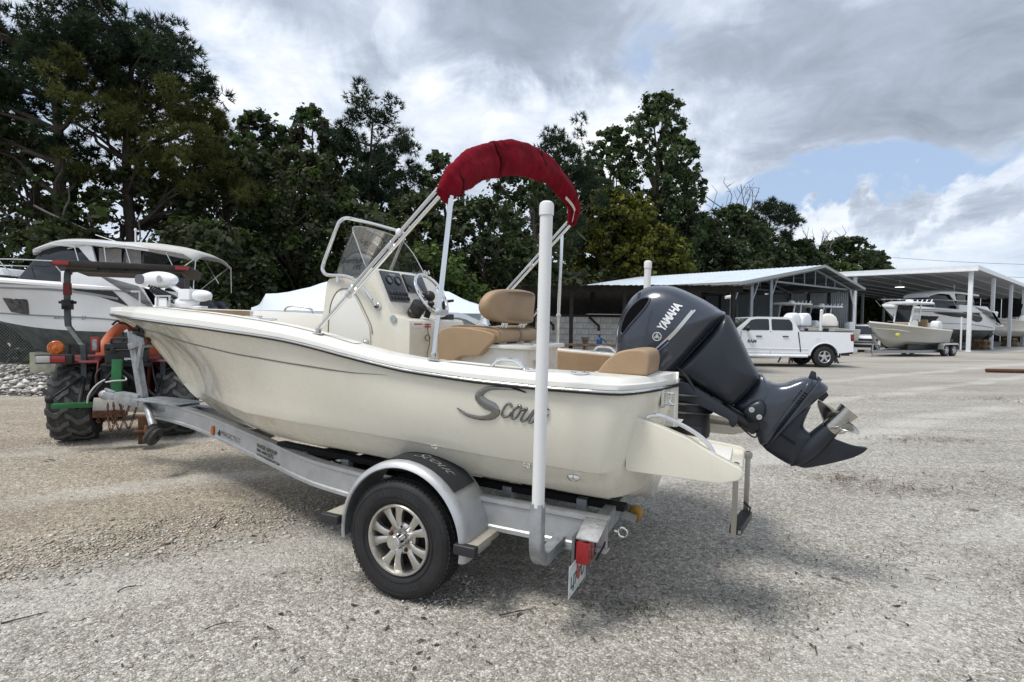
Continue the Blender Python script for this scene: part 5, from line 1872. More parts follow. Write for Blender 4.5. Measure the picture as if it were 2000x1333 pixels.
# roll bar bent outwards and forwards, with a hinge half way up, and its canopy
for sg in (1, -1):
    k = MB()
    P = [(-.30, sg * .42, .42), (-.30, sg * .42, 1.14), (-.27, sg * .46, 1.25), (-.16, sg * .585, 1.42), (-.13, sg * .62, 1.52), (-.13, sg * .62, 2.06), (-.115, sg * .60, 2.13), (-.10, sg * .54, 2.165), (-.10, 0, 2.17)]
    P = smooth_pts(P, 4)
    k.loft([[(p[0] - .038, p[1] - .028, p[2]), (p[0] + .038, p[1] - .028, p[2]), (p[0] + .038, p[1] + .028, p[2]), (p[0] - .038, p[1] + .028, p[2])] if i < len(P) - 11 else [(p[0] - .038, p[1] - sg * .02, p[2] - .03), (p[0] + .038, p[1] - sg * .02, p[2] - .03), (p[0] + .038, p[1] + sg * .02, p[2] + .03), (p[0] - .038, p[1] + sg * .02, p[2] + .03)] for i, p in enumerate(P)])
    rbx = k.build('roll_bar', TGRY, trac, bevel=.008)
    k = MB()
    k.bx(-.21, -.05, sg * .575, sg * .665, 1.66, 1.78)
    k.cyl((-.21, sg * .62, 1.69), (-.05, sg * .62, 1.69), .035)
    k.cyl((-.13, sg * .53, 1.75), (-.13, sg * .71, 1.75), .018)
    k.build('hinge', GREASE, rbx, bevel=.006)
    k = MB()
    k.bx(-.17, -.09, sg * .585, sg * .655, 1.84, 1.99)
    k.build('reflector_tape', mat('tape_red', (.13, .010, .010), .6, dirt=.4), rbx)
k = MB()
k.loft([[(-.30, y * 1.0, z) for y, z in ((-.72, 2.19), (.72, 2.19), (.76, 2.225), (.70, 2.262), (-.70, 2.262), (-.76, 2.225))], [(.6, y * 1.04, z) for y, z in ((-.72, 2.20), (.72, 2.20), (.76, 2.24), (.66, 2.29), (-.66, 2.29), (-.76, 2.24))], [(1.20, y * 1.0, z) for y, z in ((-.70, 2.16), (.70, 2.16), (.74, 2.19), (.66, 2.235), (-.66, 2.235), (-.74, 2.19))]])
cano = k.build('canopy', mat('canopy_brown', (.030, .024, .022), .6, var=.2), trac, bevel=.012)
for sg in (1, -1):
    k = MB()
    k.bx(-.315, -.292, sg * .56, sg * .72, 2.20, 2.25)
    k.build('canopy_reflector', REDL, cano, bevel=.005)
k = MB()
for sg in (1, -1):
    k.bx(-.20, -.02, sg * .30, sg * .62, 2.165, 2.19)
k.bx(.0, 1.1, -.62, .62, 2.185, 2.192)
k.build('canopy_liner', mat('liner_tan', (.15, .105, .08), .8), cano)
# orange loader arm beyond the seat, steering wheel
k = MB()
for sg in (1, -1):
    P = smooth_pts([(.50, sg * .46, .86), (.62, sg * .42, 1.12), (.80, sg * .36, 1.30), (1.0, sg * .27, 1.44), (1.15, sg * .20, 1.47), (1.25, sg * .17, 1.40)], 4)
    k.loft([[(p[0], p[1] - .055, p[2] - .05), (p[0], p[1] + .055, p[2] - .05), (p[0], p[1] + .055, p[2] + .05), (p[0], p[1] - .055, p[2] + .05)] for p in P])
    k.bar((.58, sg * .45, .45), (.58, sg * .45, 1.0), .09, .14, up=(1, 0, 0))
    k.bar((1.20, sg * .18, 1.42), (2.35, sg * .30, .62), .08, .11)
k.build('loader_arm', TORG, trac, bevel=.012)
k = MB()
k.tube(smooth_pts([(1.1, .40, 1.46), (1.14, .34, 1.52), (1.2, .30, 1.44), (1.15, .28, 1.3)], 4), .016, 8)
k.tube([(.40 + .17 * .5 * math.cos(t), .17 * math.sin(t), 1.18 + .17 * .86 * math.cos(t)) for t in np.linspace(0, 6.28, 24, endpoint=False)], .014, 8, closed=True)
k.bar((.40, 0, 1.18), (.62, 0, 1.02), .04, .04)
k.build('controls', BLACK, trac)
k = MB()
k.bx(-.20, -.10, .29, .38, 1.12, 1.32)
k.build('reflector_plate', mat('plate_redframe', (.36, .05, .04), .5), trac, bevel=.006)
k = MB()
k.bx(-.206, -.199, .31, .36, 1.15, 1.29)
k.build('plate_face', mat('plate_pale', (.42, .42, .40), .5, var=.4, vs=40.), trac)
# three point hitch frame: green mast, green drawbar, pale link plate, struts
k = MB()
k.bar((-.78, .0, .50), (-.70, .0, 1.06), .10, .10, up=(1, 0, 0))
k.bx(-.80, -.72, .22, .62, .505, .565)
k.bx(-.80, -.72, -.52, -.22, .505, .565)
k.build('hitch_frame', TGRN, trac, bevel=.006)
k = MB()
k.bar((-.80, .22, .545), (-.86, -.36, .50), .05, .15)
k.build('hitch_plate', mat('hitch_pale', (.42, .41, .37), .7, .2, var=.2, dirt=.4), trac, bevel=.008)
k = MB()
for a, q, r_ in (((-.72, .0, 1.0), (-.28, .0, .86), .022), ((-.72, .0, .98), (-.76, .30, .56), .018), ((-.72, .0, .98), (-.76, -.42, .58), .018), ((-.24, .42, .90), (-.62, .40, .52), .022), ((-.24, -.42, .90), (-.62, -.40, .52), .022), ((-.05, .32, .48), (-.78, .42, .50), .026), ((-.05, -.32, .48), (-.78, -.42, .50), .026), ((-.6, .75, .72), (-.74, .56, .54), .02), ((-.3, .40, .86), (-.62, .68, .60), .014)):
    k.cyl(a, q, r_, n=8)
k.ell((-.68, .66, .60), (.05, .05, .05))
k.build('lift_arm', GREASE, trac)
for pts, r_ in (([(-.30, .20, .98), (-.48, .26, .86), (-.52, .22, .66), (-.36, .14, .58)], .014), ([(-.30, -.18, .98), (-.50, -.24, .84), (-.54, -.16, .62), (-.34, -.10, .56)], .014), ([(-.28, .10, .92), (-.46, .12, .80), (-.50, .08, .60), (-.36, .05, .50)], .011), ([(-.40, -.30, 1.0), (-.56, -.36, .80), (-.50, -.40, .55)], .010)):
    k = MB()
    k.tube(smooth_pts(pts, 5), r_, 7)
    k.build('hydraulic_hose', BLACK, trac)
k = MB()
k.bx(-.40, -.34, -.24, .24, .66, .95)
k.bx(-.46, -.38, -.06, .06, .70, .80)
k.cyl((-.40, .15, .84), (-.47, .15, .84), .035, n=10)
k.cyl((-.40, -.15, .84), (-.47, -.15, .84), .035, n=10)
k.build('valve_block', GREASE, trac, bevel=.01)
k = MB()
k.tube(smooth_pts([(-.80, .10, .80), (-.86, .0, .82), (-.80, -.10, .82), (-.70, -.05, .86), (-.72, .08, .84), (-.80, .18, .78), (-.82, .26, .66), (-.80, .28, .56)], 5), .009, 7)
k.build('white_rope', mat('rope_white', (.55, .55, .53), .8), trac)
k = MB()
for i, (x, y, z) in enumerate(((-.80, .08, .40), (-.74, .14, .42), (-.84, .02, .37), (-.78, .18, .38), (-.70, .05, .42))):
    k.tube([(x + .03 * math.cos(t), y + .02 * math.sin(t * 2), z - .06 * math.sin(t)) for t in np.linspace(0, 6.28, 10)], .009, 6)
k.bx(-.86, -.70, -.10, .22, .39, .47)
k.build('shackles', RUST, trac)
k = MB()
k.bx(-.95, -.86, -.36, -.24, .06, .40)
k.bx(-1.0, -.80, -.40, -.20, .20, .23)
k.build('parking_stand', RUST, trac, bevel=.01)

# black tool case resting on the hitch in front of the seat
tb = empty('tool_case', (0, 0, 0), label='black ribbed plastic tool case on the back of the red tractor', cat='tool case')
tb.parent = None
_tm = trac.matrix_basis.copy()
tb.matrix_world = _tm @ Matrix.Translation((-.44, -.06, 1.0))
k = MB()
k.bx(-.12, .12, -.215, .215, .0, .17)
k.build('case_body', BLACK, tb, bevel=.02, seg=3)
k = MB()
k.bx(-.124, .124, -.22, .22, .174, .255)
k.build('case_lid', BLACK, tb, bevel=.025, seg=3)
k = MB()
k.tube(smooth_pts([(-.11, .15, .255), (-.12, .145, .295), (-.12, .11, .31), (-.12, -.11, .31), (-.12, -.145, .295), (-.11, -.15, .255)], 4), .014, 8)
k.tube(smooth_pts([(-.125, .09, .15), (-.15, .08, .17), (-.15, -.08, .17), (-.125, -.09, .15)], 4), .011, 8)
k.build('case_handle', BLACK, tb)
k = MB()
for y in (.17, -.17):
    k.bx(-.135, -.116, y * .8 - .025, y * .8 + .025, .13, .21)
k.build('case_latch', BLACK, tb, bevel=.005)
text_part('lettering', 'apache', LETW, tb, lambda tx, ty, h: (-.1215, .02 - tx, .05 + ty), .048, .2, .002)
tray = MB()
tray.bx(-.58, -.25, -.32, .20, .96, 1.0)
tray.build('carry_tray', GREASE, trac, bevel=.008)
# ------------------------------------------------------------------ metal gable shed behind the truck
SX, SY = V3((.75, .66, 0)), V3((-.66, .75, 0))      # along the gable front, and back along the ridge


def shed_pt(s, t, z):
    """s metres along the front from its left corner, t metres back"""
    p = V3((10.6, 27.0, 0)) + SX * s + SY * t
    return (p[0], p[1], z)


shed = empty('gable_shed', (10.6, 27, 0), label='open fronted grey metal shed with pale sloping roof behind the white pickup', cat='shed')
SHW, SHD, APX = 16.9, 12.5, 10.1
EL, ER, EA = 3.62, 4.18, 5.18


def roof_z(s):
    return EL + (EA - EL) * s / APX if s < APX else EA + (ER - EA) * (s - APX) / (SHW - APX)


SM = Matrix.Translation((10.6, 27, 0)).inverted()


def rel(p):
    return (p[0] - 10.6, p[1] - 27, p[2])


# ribbed roof sheets, one part each
for j, (s0, s1) in enumerate(((-.35, APX), (APX, SHW + .35))):
    npan = 12
    for i in range(npan):
        t0, t1 = -.55 + i * (SHD + .9) / npan, -.55 + (i + 1) * (SHD + .9) / npan - .012
        k = MB()
        rows = []
        m_ = 25
        for q in range(m_):
            t = t0 + (t1 - t0) * q / (m_ - 1)
            rib = .026 if q % 6 in (0, 1) else 0
            rows.append([rel(shed_pt(s, t, (EL + (EA - EL) * s / APX if j == 0 else EA + (ER - EA) * (s - APX) / (SHW - APX)) + .06 + rib)) for s in (s0, (s0 + s1) / 2, s1)])
        k.loft(rows, False, False)
        k.build('roof_sheet', ROOFM, shed, smooth=0)
k = MB()
for s0, s1 in ((-.4, APX), (APX, SHW + .4)):
    for t in (-.56, SHD + .3):
        k.bar(rel(shed_pt(s0, t, roof_z(max(s0, 0)) - (.05 if s0 < 0 else 0) + .0)), rel(shed_pt(s1, t, roof_z(min(s1, SHW)) + .0)), .05, .16)
for s in (-.36, SHW + .36):
    k.bar(rel(shed_pt(s, -.55, roof_z(min(max(s, 0), SHW)) - .02)), rel(shed_pt(s, SHD + .3, roof_z(min(max(s, 0), SHW)) - .02)), .05, .14)
k.build('roof_trim', mat('trim_grey', (.33, .34, .33), .5, .2), shed)
for j, (s0, s1) in enumerate(((-.3, APX), (APX, SHW + .3))):  # dark sheets added below the roof, their colour standing in for shade
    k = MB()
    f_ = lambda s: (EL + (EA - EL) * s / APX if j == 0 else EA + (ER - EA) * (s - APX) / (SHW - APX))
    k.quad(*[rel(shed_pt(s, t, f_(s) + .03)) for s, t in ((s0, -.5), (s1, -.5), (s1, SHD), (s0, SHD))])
    k.build('roof_shade_sheet', mat('roof_shade_dark', (.085, .095, .105), .7), shed, smooth=0)
for s in np.linspace(.3, SHW - .3, 9):
    k = MB()
    k.bar(rel(shed_pt(s, -.5, roof_z(s) - .05)), rel(shed_pt(s, SHD, roof_z(s) - .05)), .06, .10)
    k.build('purlin', SHEDD, shed)
for t in (0, 4.1, 8.3, 12.4):
    k = MB()
    for s0, s1 in ((0, APX), (APX, SHW)):
        k.bar(rel(shed_pt(s0, t, roof_z(s0) - .17)), rel(shed_pt(s1, t, roof_z(s1) - .17)), .09, .12)
    k.bar(rel(shed_pt(4.6, t, roof_z(4.6) - .35)), rel(shed_pt(15.4, t, roof_z(15.4) - .32)), .09, .10)
    for s in (7., 8.5, 10.1, 11.8, 13.3):
        lo_ = np.interp(s, [4.6, 15.4], [roof_z(4.6) - .35, roof_z(15.4) - .32])
        k.bar(rel(shed_pt(s, t, lo_)), rel(shed_pt(s, t, roof_z(s) - .2)), .06, .06, up=(1, 0, 0))
    k.build('roof_truss', SHEDD, shed)
for s, ts in ((0, (0, 4.1, 8.3, 12.4)), (2.0, (0, )), (4.2, (0, 6.)), (SHW, (0, 4.1, 8.3, 12.4))):
    for t in ts:
        k = MB()
        z1 = roof_z(s) - .15
        k.bar(rel(shed_pt(s, t, 0)), rel(shed_pt(s, t, z1)), .14, .14, up=(1, 0, 0))
        sgn = 1 if s < 8 else -1
        k.bar(rel(shed_pt(s, t, z1 - 1.0)), rel(shed_pt(s + .75 * sgn, t, roof_z(s + .75 * sgn) - .15)), .08, .08)
        k.build('post', WPOST if (s == SHW and t == 0) else SHEDG, shed)
k = MB()  # unseen floor, added in a dark colour to deepen the shade inside
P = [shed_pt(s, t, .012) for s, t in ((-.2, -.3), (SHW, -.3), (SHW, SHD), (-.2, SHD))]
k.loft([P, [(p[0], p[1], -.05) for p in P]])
tag(k.build('shed_floor', mat('floor_shade_dark', (.13, .12, .105), .95, var=.25, vs=1.5), smooth=0), kind='structure')
# right side and back walls of upright sheets: bright bays between dark posts
for i in range(9):
    k = MB()
    t0, t1 = .25 + i * 1.36, .25 + (i + 1) * 1.36 - .14
    rows = []
    for q in range(21):
        t = t0 + (t1 - t0) * q / 20
        d_ = .025 if q % 2 else 0
        rows.append([rel(shed_pt(SHW + .02 - d_, t, z)) for z in (1.05, roof_z(SHW) - .18)])
    k.loft(rows, False, False)
    rows = [[rel(shed_pt(SHW + .05 - (.03 if q % 5 == 0 else 0), t0 + (t1 - t0) * q / 10, z)) for z in (.0, 1.0)] for q in range(11)]
    k.loft(rows, False, False)
    k.build('wall_panel', mat('wall_sheet', (.44, .47, .49), .45, .3, var=.1), shed, smooth=0)
for i in range(10):
    k = MB()
    t = .2 + i * 1.36
    k.bar(rel(shed_pt(SHW - .02, t, 0)), rel(shed_pt(SHW - .02, t, roof_z(SHW) - .2)), .12, .12, up=(1, 0, 0))
    k.build('wall_stud', DARKG, shed)
k = MB()
k.bar(rel(shed_pt(SHW - .02, .1, 1.03)), rel(shed_pt(SHW - .02, SHD, 1.03)), .10, .12)
k.build('wall_rail', DARKG, shed)
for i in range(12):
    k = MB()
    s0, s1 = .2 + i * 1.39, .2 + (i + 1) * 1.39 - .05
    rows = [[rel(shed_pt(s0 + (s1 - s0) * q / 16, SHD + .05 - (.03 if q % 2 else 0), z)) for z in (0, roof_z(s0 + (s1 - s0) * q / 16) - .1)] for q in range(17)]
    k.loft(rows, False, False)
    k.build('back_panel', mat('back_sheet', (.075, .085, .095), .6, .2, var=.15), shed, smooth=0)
for i in range(6):
    k = MB()
    t0, t1 = 8.3 + i * .7, 8.3 + (i + 1) * .7 - .03
    rows = [[rel(shed_pt(-.02 - (.02 if q % 2 else 0), t0 + (t1 - t0) * q / 8, z)) for z in (2.6, EL - .1)] for q in range(9)]
    k.loft(rows, False, False)
    k.build('side_panel', SHEDG, shed, smooth=0)
sc_ = empty('security_camera', shed_pt(-.05, -.1, 2.95), label='white bullet security camera on the front corner post of the gable shed', cat='security camera')
k = MB()
k.cyl((-.42, -.1, -.02), (-.08, 0, .03), .075, .085, 14)
k.bar((-.1, 0, .03), (.02, .06, .05), .05, .06)
k.build('camera_body', LETW, sc_)
for s, t, z in ((-.0 + 1.2, 5.0, 3.42), (3.4, 5.6, 3.7)):
    lp = empty('ceiling_lamp', shed_pt(s, t, z), label=('round lit ceiling lamp under the shed roof above the motor cowl' if s < 2 else 'second round lit lamp deeper under the gable shed roof'), cat='lamp')
    k = MB()
    k.lathe([(.001, .06), (.06, .06), (.16, 0), (.17, -.03), (.001, -.031)], n=18)
    k.build('lamp_shade', LETW, lp)
    k = MB()
    k.lathe([(.15, -.034), (.001, -.034)], n=18)
    k.build('lamp_face', mat('lamp_glow', (.8, .8, .8), .5, emit=(1, .98, .92), es=2.), lp)

# ------------------------------------------------------------------ flat roofed open shelter on white posts
C2 = V3((31.5, 38.5, 0))


def sh2(s, t, z):
    p = C2 + SX * s + SY * t
    return (p[0], p[1], z)


def rel2(p):
    return (p[0] - C2[0], p[1] - C2[1], p[2])


sh = empty('open_shelter', tuple(C2), label='long white open sided boat shelter on slim white posts at the right', cat='shelter')
H2 = 5.62
k = MB()
k.loft([[rel2(sh2(s, t, z)) for s, t, z in ((-.35, -.4, H2), (46, -.4, H2 - .1), (46, 17, H2 + .1), (-.35, 17, H2 + .1))], [rel2(sh2(s, t, z)) for s, t, z in ((-.35, -.4, H2 + .26), (46, -.4, H2 + .16), (46, 17, H2 + .36), (-.35, 17, H2 + .36))]])
k.build('roof_slab', mat('ceiling_white', (.40, .425, .45), .6, var=.05, vs=.5), sh, smooth=0)
k = MB()
k.bar(rel2(sh2(-.38, -.42, H2 + .13)), rel2(sh2(-.38, 17.02, H2 + .23)), .05, .30)
k.bar(rel2(sh2(-.38, -.43, H2 + .13)), rel2(sh2(46, -.43, H2 + .03)), .05, .30)
k.bar(rel2(sh2(-.44, -.45, H2 - .07)), rel2(sh2(-.44, 17.02, H2 + .03)), .09, .09)
k.build('fascia_gutter', WPOST, sh)
for t in np.arange(1.0, 16.5, 1.6):
    k = MB()
    k.bar(rel2(sh2(-.2, t, H2 - .06)), rel2(sh2(45.5, t, H2 - .14)), .10, .12)
    k.build('ceiling_joist', mat('joist_grey', (.34, .36, .38), .6), sh)
for s in (0, 8.5, 17.2, 25., 33., 41.):
    for t in ((0, 7.1, 14.) if s < 1 else (0, 14.)):
        k = MB()
        k.bx(-.12, .12, -.12, .12, 0, H2 - .02)
        k.bx(-.19, .19, -.19, .19, 0, .03)
        o = k.build('post', WPOST, sh, bevel=.01)
        o.location = rel2(sh2(s, t, 0))
        o.rotation_euler = (0, 0, math.atan2(SX[1], SX[0]))
for i in range(23):
    k = MB()
    s0, s1 = -.3 + i * 2.0, -.3 + (i + 1) * 2.0 - .04
    rows = [[rel2(sh2(s0 + (s1 - s0) * q / 14, 16.6 - (.04 if q % 2 else 0), z)) for z in (0, H2)] for q in range(15)]
    k.loft(rows, False, False)
    k.build('back_panel', DARKG, sh, smooth=0)
for i in range(8):
    k = MB()
    t0, t1 = .2 + i * 2.1, .2 + (i + 1) * 2.1 - .04
    rows = [[rel2(sh2(45.9 - (.04 if q % 2 else 0), t0 + (t1 - t0) * q / 14, z)) for z in (0, H2)] for q in range(15)]
    k.loft(rows, False, False)
    k.build('end_panel', DARKG, sh, smooth=0)
k = MB()
P = [sh2(-1.2, -1.6, .012), sh2(46, -1.6, .012), sh2(46, 17, .012), sh2(-1.2, 17, .012)]
Q = [(p[0], p[1], -.05) for p in P]
k.loft([P, Q])
tag(k.build('concrete_slab', mat('slab', (.27, .265, .255), .9, var=.2, vs=.6, bump=.2, dirt=.4, dcol=(.22, .21, .2)), smooth=0), kind='structure')
for s, t, z, lab in ((5.5, 5.5, 4.95, 'hanging white lamp under the shelter ceiling above the large cruiser'), (-.1, 12.5, 5.2, 'small lit lamp at the far left under the shelter')):
    lp = empty('hanging_lamp', sh2(s, t, z), label=lab, cat='lamp')
    k = MB()
    k.lathe([(.001, .22), (.12, .2), (.36, .03), (.37, 0), (.001, -.01)], n=20)
    k.cyl((0, 0, .2), (0, 0, .66), .03)
    k.build('lamp_shade', LETW, lp)
    k = MB()
    k.lathe([(.33, -.014), (.001, -.014)], n=20)
    k.build('lamp_face', mat('lamp_glow', (.8, .8, .8), .5, emit=(1, .98, .94), es=1.6), lp)

# ------------------------------------------------------------------ block wall with lean-to roof
wall = empty('block_wall', (1.0, 19.0, 0), label='low grey painted block wall under the dark lean-to behind the boat', cat='wall')
proto = None
for r_ in range(9):
    for c_ in range(15):
        if proto is None:
            k = MB()
            k.bx(0, .392, 0, .19, 0, .192)
            ob = proto = k.build('block', BLOCKW, wall, bevel=.006, seg=1)
        else:
            ob = proto.copy()
            COL.objects.link(ob)
            ob.parent = wall
        ob.location = (-.2 * (r_ % 2) + c_ * .402 + random.uniform(-.002, .002), random.uniform(-.004, .004), r_ * .202)
k = MB()
k.bx(-.2, 6.0, .02, .17, 0, 1.81)
k.build('mortar', mat('mortar', (.24, .235, .23), .95), wall)
k = MB()
k.bx(-.25, 6.1, -.05, .24, 1.82, 1.88)
k.build('wall_cap', WOODD, wall)
for x in (.10, 1.62, 3.1):
    k = MB()
    k.bar((x + .0, -.02, 1.80), (x + .28, -.30, 1.50), .06, .06)
    k.bar((x + .28, -.30, 1.54), (x + .28, -.30, 1.34), .08, .08, up=(1, 0, 0))
    k.build('shelf_bracket', WOODD, wall)
k = MB()
k.bx(1.5, 4.5, -.42, .2, 1.885, 1.91)
k.build('shelf_board', mat('shelf_pale', (.30, .29, .27), .8), wall)
lean = empty('lean_to', (1.0, 18.5, 0), label='dark open lean-to roof on black posts above the block wall', cat='lean-to')
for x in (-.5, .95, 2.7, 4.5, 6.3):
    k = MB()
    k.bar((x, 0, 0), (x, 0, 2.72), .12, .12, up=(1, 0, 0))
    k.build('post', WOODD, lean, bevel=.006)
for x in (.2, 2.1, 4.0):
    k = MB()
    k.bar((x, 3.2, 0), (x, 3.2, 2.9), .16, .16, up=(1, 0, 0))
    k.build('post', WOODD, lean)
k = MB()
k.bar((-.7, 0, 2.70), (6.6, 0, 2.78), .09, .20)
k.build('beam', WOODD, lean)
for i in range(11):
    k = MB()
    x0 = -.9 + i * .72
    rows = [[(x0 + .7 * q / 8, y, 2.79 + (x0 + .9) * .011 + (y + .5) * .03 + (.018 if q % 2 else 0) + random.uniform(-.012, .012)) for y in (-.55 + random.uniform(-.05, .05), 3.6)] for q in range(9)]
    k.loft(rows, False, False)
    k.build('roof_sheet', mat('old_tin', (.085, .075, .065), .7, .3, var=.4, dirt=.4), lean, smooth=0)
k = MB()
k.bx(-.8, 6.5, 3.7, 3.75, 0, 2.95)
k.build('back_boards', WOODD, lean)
bench = empty('work_bench', (1.0, 18.2, 0), label='plain dark bench standing along the block wall behind the boat', cat='bench')
k = MB()
k.bx(-1.3, 4.2, -.25, .25, .86, .92)
k.build('bench_top', WOODB, bench, bevel=.006)
for x in (-1.2, 1.4, 4.1):
    for y in (-.2, .2):
        k = MB()
        k.bx(x - .04, x + .04, y - .04, y + .04, 0, .86)
        k.build('bench_leg', WOODB, bench)
pt = empty('planter_pot', (2.38, 18.15, .92), label='brown square planter pot standing before the block wall', cat='pot')
k = MB()
k.loft([[(x * w, y * w, z) for x, y in ((-1, -1), (1, -1), (1, 1), (-1, 1))] for w, z in ((.07, 0), (.088, .14), (.12, .142), (.125, .22), (.10, .22), (.09, .18))])
k.build('pot', mat('pot_brown', (.12, .095, .07), .9, var=.3), pt)
sp_ = empty('spray_bottle', (2.84, 18.15, .92), label='blue pump spray bottle standing right of the brown planter pot', cat='spray bottle')
k = MB()
k.lathe([(.001, 0), (.085, 0), (.09, .03), (.09, .15), (.05, .19), (.03, .21), (.03, .23), (.001, .23)], n=16)
k.build('bottle', mat('bottle_blue', (.010, .07, .22), .4), sp_)
k = MB()
k.bar((.0, 0, .23), (.0, 0, .29), .05, .05)
k.bar((-.10, 0, .30), (.06, 0, .30), .03, .03)
k.tube([(.03, 0, .2), (.14, 0, .15), (.24, 0, .03)], .018, 6)
k.build('pump_head', BLACK, sp_)
gc = empty('gas_cylinder', (.72, 18.15, .92), label='pale tan gas cylinder beside the seat backrest near the white pole', cat='gas cylinder')
k = MB()
k.lathe([(.001, 0), (.11, 0), (.12, .03), (.12, .30), (.10, .36), (.03, .385), (.001, .385)], n=18)
k.build('cylinder', mat('cyl_tan', (.44, .40, .29), .5, var=.1, dirt=.2), gc)
k = MB()
k.cyl((0, 0, .38), (0, 0, .44), .025)
k.lathe([(.085, .37), (.085, .44), (.08, .44), (.08, .37)], n=16, loop=True)
k.build('valve', LETW, gc)

# ------------------------------------------------------------------ pickup truck
tk = empty('pickup_truck', (12.12, 21.67 + .86, 0), math.pi, 'white crew cab pickup truck parked in front of the gable shed', 'pickup truck')
# local x forward, y: near side is +y after the half turn
TWd = .88
prof = [(-1.13, .62), (-1.12, .95), (-1.10, 1.36), (.93, 1.385), (.96, 1.385), (1.14, 1.80), (1.24, 1.90), (1.5, 1.935), (2.55, 1.94), (2.85, 1.90), (3.45, 1.42), (4.0, 1.38), (4.72, 1.30), (4.86, 1.10), (4.88, .62), (4.40, .50), (4.32, .50)]
arch = lambda cx: [(cx + .53 * math.cos(t), .43 + .50 * math.sin(t)) for t in np.linspace(0.05, math.pi - .05, 12)]
body = prof + arch(3.80) + [(3.2, .46), (.7, .46)] + arch(0) + [(-.6, .56), (-1.0, .60)]
k = MB()


def tk_y(z):
    return TWd + (.10 - .0) * 0 + (-.16 * max(0, (z - 1.38)) / .56) + .03 * math.sin(min(1, max(0, (z - .45) / .95)) * math.pi)


ring = [(x, z) for x, z in body]
k.loft([[(x, s_ * tk_y(z), z) for x, z in ring] for s_ in (-1, -.97, .97, 1)])
k.build('body', TRUCKW, tk, smooth=30)
for sg in (1, -1):
    k = MB()
    for cx in (3.80, 0):
        A = arch(cx)
        k.loft([[(x, sg * (.35), z) for x, z in A], [(x, sg * (tk_y(.6) + .012), z) for x, z in A]], False, False)
        k.poly([(x, sg * (tk_y(.6) - .12), z) for x, z in A] + [(cx - .53, sg * (tk_y(.6) - .12), .40), (cx + .53, sg * (tk_y(.6) - .12), .40)])
    k.build('wheel_arch', LETK, tk)
    for o in ([(1.23, 1.42), (1.22, 1.70), (1.32, 1.845), (2.02, 1.855), (2.04, 1.42)], [(2.14, 1.42), (2.12, 1.855), (2.62, 1.85), (2.80, 1.815), (3.22, 1.42)]):
        k = MB()
        o2 = round_poly(o, .05, 3)
        k.loft([[(x, sg * (tk_y(z) + .003), z) for x, z in o2], [(x, sg * (tk_y(z) + .012), z) for x, z in o2]])
        k.build('side_window', GLASSD, tk)
    k = MB()
    for o in ([(1.02, 1.36), (.98, 1.0), (.92, .60)], [(2.09, 1.40), (2.09, .50)], [(3.24, 1.38), (3.26, .9), (3.1, .50)]):
        k.tube([(x, sg * (tk_y(z) + .001), z) for x, z in o], .011 if o[0][0] > 1.1 else .022, 5)
    k.build('door_gap', LETK, tk)
    for x in (1.52, 2.55):
        k = MB()
        k.bx(x - .11, x + .11, sg * (tk_y(1.2) + .0), sg * (tk_y(1.2) + .035), 1.165, 1.205)
        k.build('door_handle', BLACK, tk, bevel=.012)
    k = MB()
    k.ell((3.05, sg * 1.06, 1.47), (.09, .14, .10))
    k.bar((2.98, sg * .86, 1.42), (3.03, sg * .98, 1.43), .06, .06)
    k.build('wing_mirror', BLACK, tk)
    k = MB()
    k.tube([(.65, sg * .90, .43), (3.25, sg * .90, .43)], .055, 10)
    k.build('side_step', WPOST, tk)
    k = MB()
    k.bx(-1.07, .92, sg * .80, sg * .885, 1.385, 1.415)
    k.build('bed_rail_cap', LETK, tk)
    k = MB()
    k.bx(-1.145, -1.0, sg * .75, sg * .905, .98, 1.30)
    k.build('tail_lamp', mat('lamp_darkred', (.16, .012, .014), .2, coat=.5), tk, bevel=.02)
    k = MB()
    for pts in ([(.62, .70), (3.25, .72)], [(.62, .56), (3.22, .56)]):
        k.tube([(x, sg * (tk_y(z) - .002), z) for x, z in pts], .014, 6)
    for cx in (3.80, 0):
        k.tube([(x, sg * (tk_y(z) + .0), z) for x, z in [(cx + .55 * math.cos(t), .43 + .52 * math.sin(t)) for t in np.linspace(0.05, math.pi - .05, 14)]], .022, 6)
    k.build('body_crease', TRUCKW, tk)
    text_part('lettering', 'RAM', mat('letter_grey', (.10, .10, .11), .4, .5), tk, lambda tx, ty, h: (2.80 + (.20 - tx) * 1 if sg > 0 else 2.80 + tx, sg * (tk_y(1.0) + .004), .93 + ty), .17, .1, .008)
k = MB()
k.loft([[(2.87, y, 1.885) for y in np.linspace(-.70, .70, 6)], [(3.44, y * 1.12, 1.43) for y in np.linspace(-.70, .70, 6)]], False, False)
k.build('windscreen', GLASSD, tk)
k = MB()
k.bx(-1.32, -1.12, -.86, .86, .52, .74)
k.build('rear_bumper', mat('bumper_chrome', (.6, .6, .6), .25, 1.), tk, bevel=.03)
k = MB()
k.bx(-1.50, -1.20, -.05, .05, .42, .50)
k.ell((-1.48, 0, .56), (.05, .05, .06))
k.bx(-.9, 4.2, -.45, .45, .36, .60)
k.build('tow_hitch', LETK, tk, bevel=.01)
k = MB()
k.lathe([(.085, 0), (.09, .006), (.08, .008)], (.28, tk_y(1.05) - .001, 1.07), (0, 1, 0), 20)
k.build('fuel_flap', TRUCKW, tk)
k = MB()
k.bx(4.86, 4.93, -.75, .75, .62, 1.05)
k.build('grille', LETK, tk, bevel=.02)


